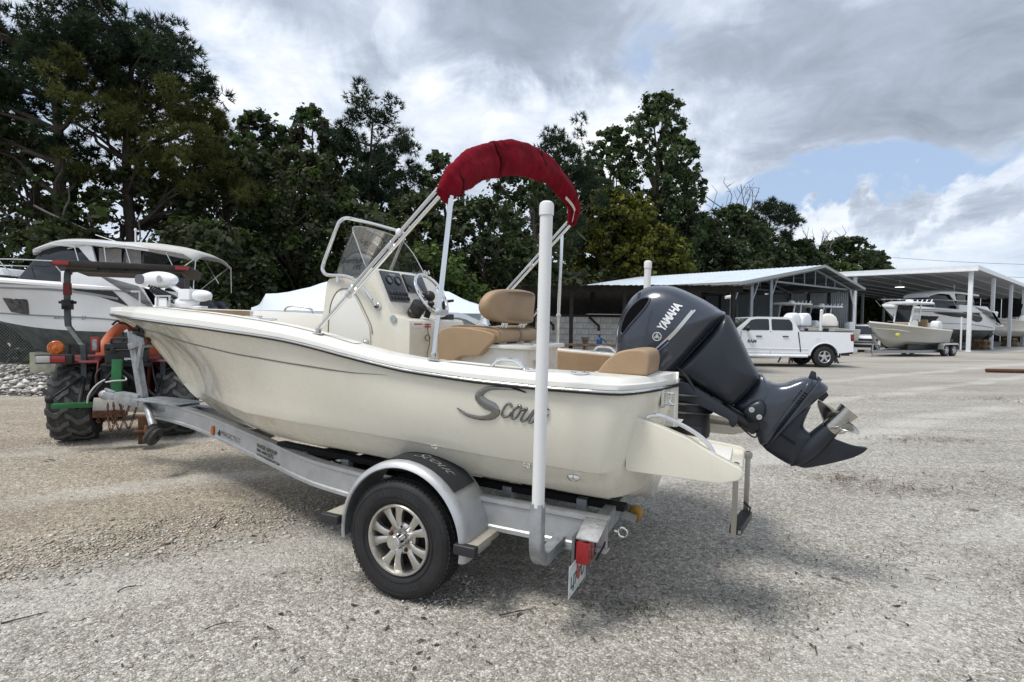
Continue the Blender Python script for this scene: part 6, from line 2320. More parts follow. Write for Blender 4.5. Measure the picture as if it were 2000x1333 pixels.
def car_wheel(par, x, y, rad, sg, wid=.27):
    k = MB()
    h = wid / 2
    k.lathe([(rad * .56, -h * .9), (rad * .85, -h), (rad * .97, -h * .82), (rad, -h * .5), (rad, h * .5), (rad * .97, h * .82), (rad * .85, h), (rad * .56, h * .9)], (0, 0, 0), (0, 1, 0), 36, loop=True)
    w = k.build('wheel', RUBBER, par, smooth=40)
    w.location = (x, y, rad)
    k = MB()
    k.lathe([(rad * .57, sg * h * .95), (rad * .60, sg * h * .98), (rad * .55, sg * h * .9), (rad * .50, sg * h * .3), (.001, sg * h * .25)], (0, 0, 0), (0, 1, 0), 30)
    rim = k.build('rim', mat('rim_dark', (.12, .12, .12), .5, .6), w)
    k = MB()
    for i in range(5):
        a_ = i * 1.2566
        k.bar((0, sg * h * .82, 0), (rad * .54 * math.sin(a_), sg * h * .82, rad * .54 * math.cos(a_)), .07, .03, up=(0, 1, 0))
    k.lathe([(.001, sg * h * .95), (.08, sg * h * .93), (.10, sg * h * .7)], (0, 0, 0), (0, 1, 0), 18)
    k.lathe([(rad * .50, sg * h * .80), (rad * .57, sg * h * .98), (rad * .60, sg * h * .90), (rad * .52, sg * h * .72)], (0, 0, 0), (0, 1, 0), 30, loop=True)
    k.build('spokes', mat('rim_silver', (.55, .55, .55), .3, .9), w)
    return w


for x in (0, 3.8):
    for sg in (1, -1):
        car_wheel(tk, x, sg * .80, .41, sg)


# ------------------------------------------------------------------ outboards, console boats and cruisers in the yard
def outboard(par, x, y, z, m, tilt=0., name='outboard_motor', s=1., yaw=0.):
    """upright outboard, x forward; returns the part"""
    k = MB()
    k.pillow(round_poly([(.17, .95), (.21, 1.2), (.15, 1.44), (.02, 1.53), (-.20, 1.52), (-.37, 1.38), (-.43, 1.1), (-.40, .95)], .10, 4), .23, 0, 5.5, 6)
    k.pillow(smooth_pts([(.05, .95), (-.32, .97), (-.30, .55), (-.26, .25), (-.02, .25), (.02, .55)], 3, True), .12, 0, 3, 4, ctr=(-.14, .6))
    k.pillow(smooth_pts([(-.02, .28), (-.45, .27), (-.36, .02), (-.22, -.16), (-.10, -.16), (-.02, .0)], 3, True), .06, 0, 3, 4, ctr=(-.2, .1))
    o = k.build(name, m, par, smooth=50)
    k = MB()
    k.pillow(round_poly([(.225, .985), (.225, 1.015), (-.445, 1.015), (-.445, .985)], .01, 2), .236, 0, 6, 4)
    k.bx(-.30, -.05, -.20, .20, 1.40, 1.43)
    k.build('cowl_band', LETK, o)
    o.matrix_parent_inverse = Matrix.Identity(4)
    o.location = (x, y, z)
    o.rotation_euler = (0, tilt, yaw)
    o.scale = (s, s, s)
    return o


def hull_mesh(L, B_, zk, zc, zr_s, zr_b, flare=.5, n=26, r0=.66, rp=1.7):
    """stations from the stern (x=0) to the stem (x=L)"""
    k = MB()
    rings = []
    for i in range(n):
        t = i / (n - 1)
        t2 = t ** 1.0
        x = L * t2
        b = B_ * (1 - max(0, (t - .45) / .55) ** 2.3) * (.93 + .07 * min(1, t / .3))
        zr = zr_s + (zr_b - zr_s) * t ** 1.6
        kk = zk + (zr - zk) * max(0, (t - r0) / (1 - r0)) ** rp
        c = b * (.86 - .80 * max(0, (t - .35) / .65) ** 1.3)
        zc_ = max(zc + (zr_b - zc) * .35 * t ** 3, kk + .01)
        sec = [(0, kk), (c * .5, (kk + zc_) / 2), (c, zc_), (c + .02 * (1 - t), zc_ + .03)]
        for q in (.25, .5, .75, .92, 1.):
            e = 1 + flare * t * 1.6
            sec.append((c + (b - c) * q ** e, zc_ + .03 + (zr - zc_ - .03) * q))
        rings.append([(x, y, z) for y, z in reversed(sec)] + [(x, -y, z) for y, z in sec[1:]])
    k.loft(rings, False, False)
    for i_ in range(len(k.f)):
        k.m[i_] = 1 if i_ % 16 in (5, 6, 7, 8, 9, 10) else 0
    k.poly(rings[0])
    return k, rings


def console_boat(loc, rot, label, hull_m, seat_m, top=True, detail=True, motor_m=None, s=1., trailer=True, lift=.62, fwd=0.):
    root = empty('center_console_boat', (loc[0] + fwd * math.cos(rot), loc[1] + fwd * math.sin(rot), loc[2]), rot, label, 'boat', 'center console boats stored around the yard')
    root.scale = (s, s, s)
    k, rg = hull_mesh(6.3, 1.14, lift, lift + .32, lift + .98, lift + 1.38, .9)
    k.build('hull', [hull_m, hull_m], root, smooth=40)
    k = MB()
    rows = []
    for r_ in rg:
        b = r_[0][1]
        z = r_[0][2]
        rows.append([(r_[0][0], b + .015, z), (r_[0][0], b + .02, z + .05), (r_[0][0], max(b - .08, 0), z + .09), (r_[0][0], max(b - .2, 0), z + .09), (r_[0][0], max(b - .22, 0), z - .25), (r_[0][0], -max(b - .22, 0), z - .25), (r_[0][0], -max(b - .2, 0), z + .09), (r_[0][0], -max(b - .08, 0), z + .09), (r_[0][0], -b - .02, z + .05), (r_[0][0], -b - .015, z)])
    k.loft(rows, False, False)
    k.poly(rows[0])
    k.build('deck', GELW, root, smooth=40)
    zr = lift + 1.0
    k = MB()
    k.prism(round_poly([(2.3, zr - .3), (2.35, zr + .55), (2.8, zr + .60), (3.15, zr + .42), (3.3, zr - .3)], .06), -.42, .42)
    con_ = k.build('console', GELW, root, bevel=.03)
    k = MB()
    k.loft([[(3.13, y, zr + .46) for y in (-.42, -.3, .3, .42)], [(2.86, y * .95, zr + 1.42) for y in (-.42, -.3, .3, .42)]], False, False)
    k.build('windshield', GLASSD, con_)
    k = MB()
    k.bx(3.26, 3.62, -.40, .40, zr - .2, zr + .12)
    k.bx(3.26, 3.38, -.40, .40, zr + .12, zr + .42)
    k.build('console_seat', seat_m, con_, bevel=.04, seg=3)
    k = MB()
    k.bx(1.35, 1.9, -.45, .45, zr - .3, zr + .15)
    k.bx(1.35, 1.48, -.45, .45, zr + .15, zr + .62)
    k.build('leaning_seat', seat_m, root, bevel=.05, seg=3)
    if top:
        k = MB()
        o = round_poly([(1.3, .80), (3.5, .72), (3.5, -.72), (1.3, -.80)], .25, 5)
        k.loft([[(x, y * a, zr + z) for x, y in o] for a, z in ((.97, 1.49), (1.0, 1.52), (1.0, 1.55), (.92, 1.60), (.5, 1.62))])
        tp_ = k.build('hardtop', LETW, root, smooth=40)
        for y in (.45, -.45):
            k = MB()
            k.bar((3.15, y * .95, zr + .45), (2.86, y, zr + 1.51), .07, .07)
            k.bar((2.3, y, zr + .5), (2.15, y, zr + 1.51), .06, .07)
            k.bar((2.3, y, zr + .9), (2.98, y, zr + .9), .05, .05)
            k.build('top_support', LETW, tp_, bevel=.012)
        for i in range(5):
            k = MB()
            k.cyl((1.30, -.5 + i * .25, zr + 1.57), (1.12, -.5 + i * .25, zr + 1.77), .03, n=8)
            k.build('rod_holder', LETW, tp_)
        k = MB()
        k.lathe([(.001, .12), (.16, .1), (.2, .0), (.2, -.05)], (2.5, 0, zr + 1.64), n=18)
        k.build('radar_dome', LETW, tp_)
    outboard(root, -.35, 0, lift + .05, motor_m or LETW)
    if trailer:
        t_ = empty('boat_trailer', loc, rot, 'grey tandem axle trailer under the pale fishing boat with white hardtop', 'trailer', 'trailers under the stored boats')
        t_.scale = (s, s, s)
        for sg in (1, -1):
            k = MB()
            P = [(-.3, .80), (3.4, .78), (5.0, .35), (7.0, .05)]
            k.loft([[(x, sg * (y + a), lift - .17 + b) for a, b in ((-.04, -.09), (.04, -.09), (.04, .07), (-.04, .07))] for x, y in P])
            k.build('frame_rail', GALV, t_)
            k = MB()
            o = [(.55 + .48 * math.cos(t) * 1.0, .42 + .36 * math.sin(t)) for t in np.linspace(0, math.pi, 10)]
            o = [(1.83, .40), (1.78, .66), (1.66, .74), (.30, .74), (.18, .66), (.13, .40)]
            k.loft([[(x, sg * .93, z) for x, z in o], [(x, sg * 1.22, z) for x, z in o]], False, False)
            k.loft([[(x, sg * 1.22, z) for x, z in o], [(x, sg * 1.225, z - .08) for x, z in o]], False, False)
            k.build('fender', mat('fender_alu', (.62, .62, .62), .35, .8), t_)
            for x in (.55, 1.38):
                car_wheel(t_, x, sg * 1.06, .345, sg, .22)
            k = MB()
            k.bx(-.1, 4.2, sg * .55 - .05, sg * .55 + .05, lift - .06, lift + .22)
            k.build('bunk', LETK, t_)
        for x in (.1, 1.9, 3.3, 4.6):
            k = MB()
            k.bx(x - .04, x + .04, -.75 if x < 4 else -.4, .75 if x < 4 else .4, lift - .25, lift - .1)
            k.build('cross_member', GALV, t_)
        k = MB()
        k.bar((5.9, 0, lift - .15), (6.5, 0, lift + .75), .10, .12)
        k.bar((6.5, 0, lift + .72), (6.2, 0, lift + .75), .1, .1)
        k.build('winch_post', GALV, t_)
        k = MB()
        k.cyl((6.75, .18, .0), (6.75, .18, lift + .25), .04)
        k.bx(6.68, 6.82, .1, .26, 0, .02)
        k.build('tongue_jack', GALV, t_)
        for sg in ((1,) if detail else ()):
            k = MB()
            k.cyl((.05, 1.25, lift - .1), (.05, 1.25, 2.25), .045)
            k.bar((.05, .8, lift - .1), (.05, 1.28, lift - .1), .06, .06)
            k.build('guide_post', PVC, t_)
    return root


HG = mat('hull_warm_grey', (.42, .41, .37), .3, coat=.3, var=.03)
b2 = console_boat((25.3, 33.25, 0), math.atan2(-.46, -.887), 'pale grey hulled fishing boat with white hardtop and tan seats in front of shelter', HG, TAN, motor_m=LETW, lift=.45, fwd=.55)
k = MB()
k.ell((4.9, .72, 1.18), (.17, .10, .13))
k.build('bow_fender', mat('fender_yellow', (.50, .50, .10), .6), b2)
console_boat((18.2, 34.0, 0), R(215), 'white boat with hardtop and two pale helm seats stored inside the gable shed', GELW, CREAMB, trailer=False, s=.95, lift=.5)
console_boat((21.6, 36.2, 0), R(205), 'white hardtop boat deeper inside the gable shed beside the metal wall', GELW, CREAMB, trailer=False, s=.95, lift=.45)
b4 = console_boat((51.0, 52.8, 0), R(185), 'open white boat with dark motor at the far right under the shelter', GELW, CREAMB, top=False, trailer=False, motor_m=ENGD, s=1.25, lift=.75)

# loose white outboards on stands behind the truck bed
for x, y, yaw, lab in ((12.15, 24.2, R(20), 'left of the two white motors close together behind the truck cab'), (12.72, 24.4, R(25), 'right of the two white motors close together behind the truck cab'), (13.85, 24.6, R(160), 'single cream outboard motor with vent behind the truck bed')):
    st_ = empty('outboard_motor', (x, y, 0), yaw, lab, 'outboard motor', 'white outboards standing behind the pickup')
    o = outboard(st_, .05, 0, .52, GELW if x > 13 else LETW, name='motor_body', s=1.08)
    k = MB()
    k.bx(-.06, .12, -.16, .16, 1.1, 1.5)
    for q in (-.3, .3):
        k.bar((.1, 0, 1.3), (.35, q, 0), .06, .06)
        k.bar((0, 0, 1.2), (-.45, q, 0), .06, .06)
    k.build('motor_stand', DARKG, st_)
gp_ = empty('guide_pole', (13.33, 24.2, 0), label='white capped plastic pole rising above the truck bed', cat='pole')
k = MB()
k.tube([(0, 0, 0), (.05, 0, 2.25)], .055, 12)
k.ell((.05, 0, 2.26), (.06, .06, .08))
k.build('pole', PVC, gp_)


def cruiser(loc, rot, label, awning, s=1., name_txt=True, lift=1.05):
    root = empty('cabin_cruiser', loc, rot, label, 'cabin cruiser', 'white cabin cruisers stored on stands')
    root.scale = (s * (.90 if awning else 1), s, s * (1.04 if awning else 1))
    # x forward from the stern; z from the ground
    k, rg = hull_mesh(7.0, 1.32, .48, lift + .14, 2.28, 2.62, .55, 30, .60, 1.25)
    k.build('hull', [WHITE, ANTI], root, smooth=35)

    def hy(x, z):
        i = int(np.clip(np.searchsorted([r_[0][0] for r_ in rg], x) - 1, 0, len(rg) - 2))
        f_ = (x - rg[i][0][0]) / (rg[i + 1][0][0] - rg[i][0][0])
        ys_ = [float(np.interp(z, [p[2] for p in rg[j][:9][::-1]], [p[1] for p in rg[j][:9][::-1]])) for j in (i, i + 1)]
        return ys_[0] * (1 - f_) + ys_[1] * f_
    for sg in (1, -1):
        for nm, o, m_ in (('hull_window', [(4.05, 2.02), (5.05, 2.06), (4.92, 1.70), (4.18, 1.63)], GLASSD), ('hull_window', [(5.55, 2.08), (6.35, 2.12), (6.2, 1.80), (5.45, 1.76)], GLASSD)):
            k = MB()
            o2 = round_poly(o, .05, 2)
            c_ = np.mean(np.array(o2), 0)
            k.loft([[(x, sg * (hy(x, z) + .014), z) for x, z in c_ + (np.array(o2) - c_) * s_] for s_ in np.linspace(1, .05, 5)], True, True)
            k.build(nm, m_, root)
        for zz, x0, x1, w_ in ((2.30, .4, 6.8, .022), (2.22, 1.3, 5.6, .03), (1.52, .2, 6.6, .02)):
            k = MB()
            k.loft([[(x, sg * (hy(x, zz + (x - x0) * .028 - .0) + .010), zz + (x - x0) * .028 + d_ - .16 * max(0, 1 - (x - x0) / 2.2) ** 2) for d_ in (-w_, w_)] for x in np.linspace(x0, x1, 40)], False, False)
            k.build('hull_stripe', mat('stripe_silver', (.22, .23, .25), .4), root)
        if not name_txt:
            k = MB()
            o = np.array(smooth_pts([(4.5, 2.24), (3.2, 2.26), (1.9, 2.21), (1.25, 1.98), (1.15, 1.78), (1.55, 1.72), (2.2, 1.92), (3.3, 2.02)], 3, True))[:, :2]
            c_ = o.mean(0)
            k.loft([[(x, sg * (hy(x, z) + .016), z) for x, z in c_ + (o - c_) * s_] for s_ in np.linspace(1, .05, 6)], True, True)
            k.build('hull_window', GLASSD, root)
        if name_txt and sg > 0:
            text_part('lettering', '27', mat('letter_dk', (.06, .06, .065), .4), root, lambda tx, ty, h: (2.42 - tx, hy(2.42 - tx, 1.55) + .012, 1.53 + ty), .13, 0, .0, 1.1)
            text_part('lettering', 'ANTARES', mat('letter_dk', (.06, .06, .065), .4), root, lambda tx, ty, h: (3.30 - tx, hy(3.30 - tx, 1.55) + .012, 1.53 + ty), .13, 0, .0, 1.1)
    # deck and quarter fairing
    k = MB()
    rows = []
    for r_ in rg:
        x, b, z = r_[0]
        rows.append([(x, b + .01, z - .02), (x, b + .012, z + .04), (x, max(b - .06, 0), z + .10), (x, max(b - .12, 0), z + .06), (x, -max(b - .12, 0), z + .06), (x, -max(b - .06, 0), z + .10), (x, -b - .012, z + .04), (x, -b - .01, z - .02)])
    k.loft(rows, False, False)
    k.build('deck', WHITE, root, smooth=40)
    for sg in (1, -1):
        k = MB()
        o = [(-.25, 1.62), (.15, 1.75), (.55, 2.35), (.90, 2.66), (1.9, 2.70), (2.9, 2.74), (2.9, 2.3), (.4, 2.28), (-.25, 1.50)]
        k.prism(o, sg * 1.10, sg * 1.30)
        q_ = k.build('quarter_panel', WHITE, root, bevel=.03)
        k = MB()
        o = np.array(round_poly([(2.75, 2.31), (1.45, 2.26), (1.05, 1.88), (1.35, 1.97), (1.95, 2.14)], .03, 2))
        c_ = o.mean(0)
        k.loft([[(x, sg * (hy(x, z) + .013), z) for x, z in c_ + (o - c_) * s_] for s_ in np.linspace(1, .05, 5)], True, True)
        k.build('quarter_glass', GLASSD, root)
    k = MB()
    k.bx(-.55, .1, -1.15, 1.15, 1.45, 1.55)
    k.build('bathing_platform', WHITE, root, bevel=.03)
    # wheelhouse: dark glazing with pale roof
    k = MB()
    o = [(1.35, 2.4), (1.45, 3.42), (3.3, 3.50), (4.35, 3.42), (5.15, 2.55), (5.1, 2.4)]
    for_ = []
    for a, sc_w in ((-1, 1), (1, 1)):
        for_.append([(x, a * (1.02 - .16 * max(0, z - 2.4) - .10 * max(0, x - 3.6)), z) for x, z in o])
    k.loft(for_)
    wh_ = k.build('wheelhouse', GLASSD, root, smooth=20, bevel=.04)
    k = MB()
    o = smooth_pts([(1.2, 3.40), (1.9, 3.47), (3.0, 3.54), (3.9, 3.52), (4.55, 3.36), (4.62, 3.28)], 4)
    rows = []
    for x, z in o:
        w_ = 1.02 - .10 * max(0, x - 3.3)
        rows.append([(x, -w_, z - .11), (x, -w_ - .02, z - .03), (x, -w_ * .8, z + .06), (x, 0, z + .09), (x, w_ * .8, z + .06), (x, w_ + .02, z - .03), (x, w_, z - .11)])
    k.loft(rows)
    k.build('cabin_roof', WHITE, wh_, smooth=40)
    for sg in (1, -1):
        k = MB()
        for o in ([(4.55, 3.28), (4.1, 3.42), (3.25, 3.36), (2.95, 3.05), (2.75, 2.98), (2.9, 3.46), (3.9, 3.50)],):
            k.prism(o, sg * .905, sg * .97)
        k.build('roof_pillar', WHITE, wh_, bevel=.02)
        for x0, x1 in ((1.48, 1.92), (2.05, 2.7)):
            k = MB()
            k.loft([[(x, sg * (.925 + .006 * math.sin(x * 60)), z) for z in (2.62, 3.36)] for x in np.linspace(x0, x1, 16)], False, False)
            k.build('curtain', mat('curtain_grey', (.20, .19, .18), .9, var=.2, vs=20.), wh_)
    if awning:
        wh_.location.x = -.6
    k = MB()
    P = [(1.6, 1.02), (2.9, 1.14), (4.4, 1.12), (5.6, .92), (6.6, .52), (7.2, .06)]
    for sg in (1, -1):
        k.tube(smooth_pts([(x, sg * (y + .05), 2.98 + .04 * (x > 3)) for x, y in P], 5), .016, 6)
        for x, y in P[1:-1]:
            k.tube([(x + .35, sg * (y + .05), 3.0), (x, sg * y, 2.60)], .014, 6)
    k.build('bow_rail', CHROME, root)
    k = MB()
    k.prism(round_poly([(5.1, 2.66), (5.2, 2.85), (6.1, 2.90), (6.5, 2.70)], .06), -.62, .62)
    k.build('fore_hatch', WHITE, root, bevel=.04)
    k = MB()
    k.cyl((1.75, -.1, 3.55), (1.75, -.1, 3.98), .022)
    k.ell((1.75, -.1, 3.99), (.04, .04, .05))
    k.tube([(1.95, .2, 3.58), (2.75, .2, 3.80)], .010, 6)
    k.build('mast_light', LETW, root)
    for sg in (1, -1):
        outboard(root, -.42, sg * .34, .92, ENGD, tilt=R(-14), s=.80)
    if awning:
        k = MB()
        rows = []
        for x, z, w_ in ((3.0, 3.56, .95), (2.4, 3.62, 1.0), (1.8, 3.60, 1.03), (1.2, 3.60, 1.04), (.6, 3.57, 1.05), (.0, 3.50, 1.05), (-.4, 3.40, 1.03), (-.75, 3.27, 1.0)):
            dr = .20 + .05 * math.sin(x * 5)
            rows.append([(x, a * w_, z - dr * abs(a) ** 3.5) for a in np.linspace(-1, 1, 13)])
        k.loft(rows, False, False)
        aw = k.build('awning', GREYC, root, smooth=60)
        md = aw.modifiers.new('solid', 'SOLIDIFY')
        md.thickness = .02
        for sg in (1, -1):
            k = MB()
            for a, q in (((-.75, 3.10), (-.72, 2.35)), ((-.72, 3.12), (.35, 2.40)), ((.15, 3.34), (-.3, 2.62)), ((1.3, 3.45), (1.0, 2.70)), ((1.9, 3.45), (1.75, 2.75)), ((2.75, 3.4), (2.5, 2.8))):
                k.tube([(a[0], sg * 1.0, a[1]), (q[0], sg * 1.08, q[1])], .016, 6)
                k.build('awning_frame', CHROME, aw)
                k = MB()
    k = MB()
    k.tube(smooth_pts([(.3, .9, 2.62), (.3, .9, 2.86), (.5, .9, 2.90), (1.6, .9, 2.90)], 4), .016, 6)
    k.bx(.55, 1.25, -.9, .9, 2.2, 2.72)
    k.build('cockpit_settee', mat('settee_grey', (.10, .10, .11), .8), root)
    return root


cr = cruiser((-8.70, 15.1, 0), R(180) + R(2), 'white cabin cruiser with grey awning on stands left behind the tractor', True, s=.95)
# its side facing the camera is the port side: local +y points to the camera after the half turn
cr2 = cruiser((36.0, 43.2, 0), R(190), 'large white cruiser with dark curved side window inside the shelter', False, s=1.22, name_txt=False)


def boat_stand(x, y, h, rot, lab):
    r_ = empty('boat_stand', (x, y, 0), rot, lab, 'boat stand', 'steel stands holding up stored boats')
    k = MB()
    k.cyl((0, 0, .25), (0, 0, h), .028)
    for a in (0, 2.09, 4.19):
        k.tube([(0, 0, h * .62), (.42 * math.cos(a), .42 * math.sin(a), 0)], .018, 6)
    for a in (0, 2.09, 4.19):
        k.tube([(.42 * math.cos(a), .42 * math.sin(a), .02), (.42 * math.cos(a + 2.09), .42 * math.sin(a + 2.09), .02)], .014, 6)
    k.build('tripod', LETK, r_)
    k = MB()
    k.bx(-.14, .14, -.10, .10, h - .02, h + .04)
    k.build('pad', WOODB, r_)


boat_stand(-11.55, 14.55, 1.1, .4, 'black tripod boat stand under the cabin cruiser beside the pale concrete block')
boat_stand(-9.6, 14.3, 1.1, .9, 'black tripod boat stand under the cruiser hidden partly by the tractor')
for x, y, lab in ((-12.55, 15.15, 'square pale concrete block under the bow of the left cruiser'), (-9.0, 15.2, 'concrete block under the stern of the left cruiser')):
    k = MB()
    k.bx(-.33, .33, -.28, .28, 0, .62)
    o = tag(k.build('concrete_block', mat('block_pale', (.46, .44, .33), .9, var=.15, bump=.3, dirt=.3), bevel=.015), lab, 'block', 'blocks under the stored cruisers')
    o.location = (x, y, 0)
    o.rotation_euler = (0, 0, .1)
boat_stand(33.1, 41.3, 1.05, .3, 'black tripod stand left of the timber crib under the shelter cruiser')
boat_stand(34.4, 41.9, 1.05, .7, 'black tripod stand right of the white post under the shelter cruiser')
for x, y, lab in ((35.6, 42.4, 'brown timber crib blocks under the stern of the shelter cruiser'), (46.0, 51.6, 'brown timber blocking under the far right open boat'), (31.9, 41.2, 'dark timber crib under the middle of the shelter cruiser')):
    r_ = empty('timber_crib', (x, y, 0), .5, lab, 'timber crib', 'timber cribs under stored boats')
    for i in range(4):
        for q in (-.3, .3):
            k = MB()
            if i % 2:
                k.bx(-.5, .5, q - .1, q + .1, i * .2, i * .2 + .19)
            else:
                k.bx(q - .1, q + .1, -.5, .5, i * .2, i * .2 + .19)
            k.build('timber', WOODB, r_, bevel=.01)

# shrink wrapped boat behind the console
wr = empty('wrapped_boat', (-4.0, 16.8, 0), 0, 'boat under tight white shrink wrap behind the helm console', 'wrapped boat')
k = MB()
ridge = [(-3.85, 1.93, .05), (-3.6, 2.02, .25), (-3.42, 2.31, .32), (-3.3, 2.33, .5), (-2.4, 2.50, .85), (-1.4, 2.76, 1.05), (-.2, 3.0, 1.12), (.5, 3.06, 1.12), (1.3, 2.98, 1.12), (1.62, 2.88, 1.12), (1.95, 2.50, 1.12), (2.1, 2.46, 1.12), (2.7, 2.18, 1.1), (3.2, 2.00, 1.06), (3.32, 1.5, 1.02)]
rings = []
R_ = smooth_pts(ridge, 3)
for i, (x, z, w_) in enumerate(R_):
    zb = 1.83 if x < 2.6 else 1.83 - (x - 2.6) * .5
    ring = []
    for a in np.linspace(-1, 1, 17):
        sag = .035 * math.sin(x * 7.) * (1 - abs(a)) + .05 * math.sin(x * 3.1 + a * 4)
        h_ = zb + (z - zb) * (1 - abs(a) ** 1.5) - (.10 * math.sin(abs(a) * math.pi)) * (z - zb) * .6
        ring.append((x, a * w_, h_ + sag * .35))
    rings.append(ring)
k.loft(rings, False, False)
k.poly(rings[-1])
k.build('shrink_wrap', WRAP, wr, smooth=25)
k, _ = hull_mesh(6.6, 1.14, .7, 1.05, 1.82, 1.84, .6)
ho = k.build('hull', [HULLG, HULLG], wr, smooth=40)
ho.location = (3.1, 0, 0)
ho.rotation_euler = (0, 0, math.pi)
k = MB()
k.loft([[(x, -w_ * 1.02, 1.84 if x < 2.6 else 1.84 - (x - 2.6) * .5), (x, -w_ * 1.0 - .01, (1.70 if x < 2.6 else 1.70 - (x - 2.6) * .5))] for x, z, w_ in R_], False, False)
k.build('wrap_skirt', WRAP, wr)
boat_stand(-5.5, 15.8, 1.1, .2, 'black tripod boat stand under the shrink wrapped boat')

# white sport utility vehicle facing the yard
sv = empty('parked_car', (22.55, 35.9, 0), math.atan2(-.9, -.5), 'white sport utility car with black grille beside the gable shed', 'car')
k = MB()
o = [(-4.4, .42), (-4.5, .9), (-4.35, 1.15), (-3.9, 1.78), (-1.7, 1.80), (-1.15, 1.68), (-.55, 1.12), (.35, 1.04), (.52, .92), (.55, .40), (.1, .30), (-.2, .30)]
k.loft([[(x, y * (.93 - .26 * max(0, (z - 1.05)) / .75), z) for x, z in o] for y in (-1, -.96, .96, 1)])
k.build('body', TRUCKW, sv, smooth=30, bevel=.03)
k = MB()
k.loft([[(-.52, y, 1.15) for y in (-.78, -.4, .4, .78)], [(-1.10, y * .86, 1.66) for y in (-.78, -.4, .4, .78)]], False, False)
k.loft([[(-.51, y, 1.16) for y in (-.78, -.4, .4, .78)], [(-1.09, y * .86, 1.67) for y in (-.78, -.4, .4, .78)]], False, False)
k.build('windscreen', GLASSD, sv)
for sg in (1, -1):
    k = MB()
    o = round_poly([(-3.8, 1.16), (-3.5, 1.66), (-1.75, 1.68), (-.95, 1.14)], .05)
    k.poly([(x, sg * (.935 - .26 * (z - 1.05) / .75 + .006), z) for x, z in o])
    k.build('side_window', GLASSD, sv)
    k = MB()
    k.bx(.46, .565, sg * .55, sg * .90, .86, .95)
    k.build('head_lamp', mat('lamp_clear', (.6, .62, .65), .1, coat=.5), sv, bevel=.02)
    k = MB()
    k.ell((-.75, sg * 1.03, 1.15), (.07, .12, .08))
    k.build('wing_mirror', LETK, sv)
    for x in (-.25, -3.3):
        car_wheel(sv, x, sg * .82, .37, sg, .24)
for z0, z1, w_ in ((.74, .86, .80), (.60, .66, .78), (.32, .50, .88)):
    k = MB()
    k.bx(.50, .575, -w_, w_, z0, z1)
    k.build('grille', LETK, sv, bevel=.015)

# ------------------------------------------------------------------ chain link fence on the left
fe = empty('chain_link_fence', (-17.0, 18.2, 0), 0, 'grey chain link fence in front of the dark trees at the left edge', 'fence')
for i in range(5):
    k = MB()
    k.cyl((-2.5 + i * 2.4, 0, 0), (-2.5 + i * 2.4, 0, 1.55), .03)
    k.ell((-2.5 + i * 2.4, 0, 1.56), (.036, .036, .03))
    k.build('fence_post', GALV, fe)
k = MB()
k.cyl((-2.6, 0, 1.5), (7.2, 0, 1.5), .022, n=8)
k.build('top_rail', GALV, fe)
k = MB()
for i in range(-14, 98):
    x = -2.6 + i * .1
    for d_ in (1, -1):
        xa, xb = (x, x + 1.45) if d_ > 0 else (x + 1.45, x)
        if min(xa, xb) < -2.6 or max(xa, xb) > 7.2:
            continue
        k.bar((xa, .0, .03), (xb, .0, 1.48), .005, .005)
k.build('wire_mesh', GALV, fe, smooth=0, kind='stuff')

# pipe lying on the ground at the right, power lines in the far sky
k = MB()
k.tube([(17.25, 20.25, .07), (18.6, 20.0, .075), (20.2, 19.9, .07)], .07, 12)
tag(k.build('rusty_pipe', RUST), 'long rusty brown pipe lying on the gravel at the right edge', 'pipe')
for i, (z, dy) in enumerate(((17.6, 0), (14.9, 0), (12.6, 1.))):
    k = MB()
    pts = [(62 + 110 * t, 118 + dy - 6 * t, z + 1.2 * t - 3.2 * math.sin(math.pi * t)) for t in np.linspace(0, 1, 16)]
    k.tube(pts, .035, 5)
    tag(k.build('power_line', LETK), ['highest', 'middle', 'lowest'][i] + ' of three thin power lines crossing the sky at far right', 'power line', 'power lines at the right')
# ------------------------------------------------------------------ trees
def leaf_mat(name, col, tr=.3, var=.35, sc=.9):
    m = bpy.data.materials.new(name)
    m.use_nodes = True
    t = m.node_tree
    t.nodes.clear()
    q = NG(t)
    co = q.node('ShaderNodeTexCoord').outputs['Object']
    n1 = q.noise(co, sc, 3., .6)
    n2 = q.noise(co, 14., 2., .6)
    f = q.math('ADD', q.math('MULTIPLY', n1, .65), q.math('MULTIPLY', n2, .45))
    c = q.mix(q.rng(f, .35, .72), tuple(x * (1 - var) for x in col) + (1,), tuple(min(1, x * (1 + var)) for x in col) + (1,))
    d = q.node('ShaderNodeBsdfPrincipled', {'Base Color': c, 'Roughness': .65, 'Specular IOR Level': .2})
    tl = q.node('ShaderNodeBsdfTranslucent', {'Color': q.mix(1., c, (1.35, 1.45, .8), 'MULTIPLY')})
    mx = q.node('ShaderNodeMixShader', {0: tr, 1: d.outputs[0], 2: tl.outputs[0]})
    q.node('ShaderNodeOutputMaterial', {'Surface': mx.outputs[0]})
    return m


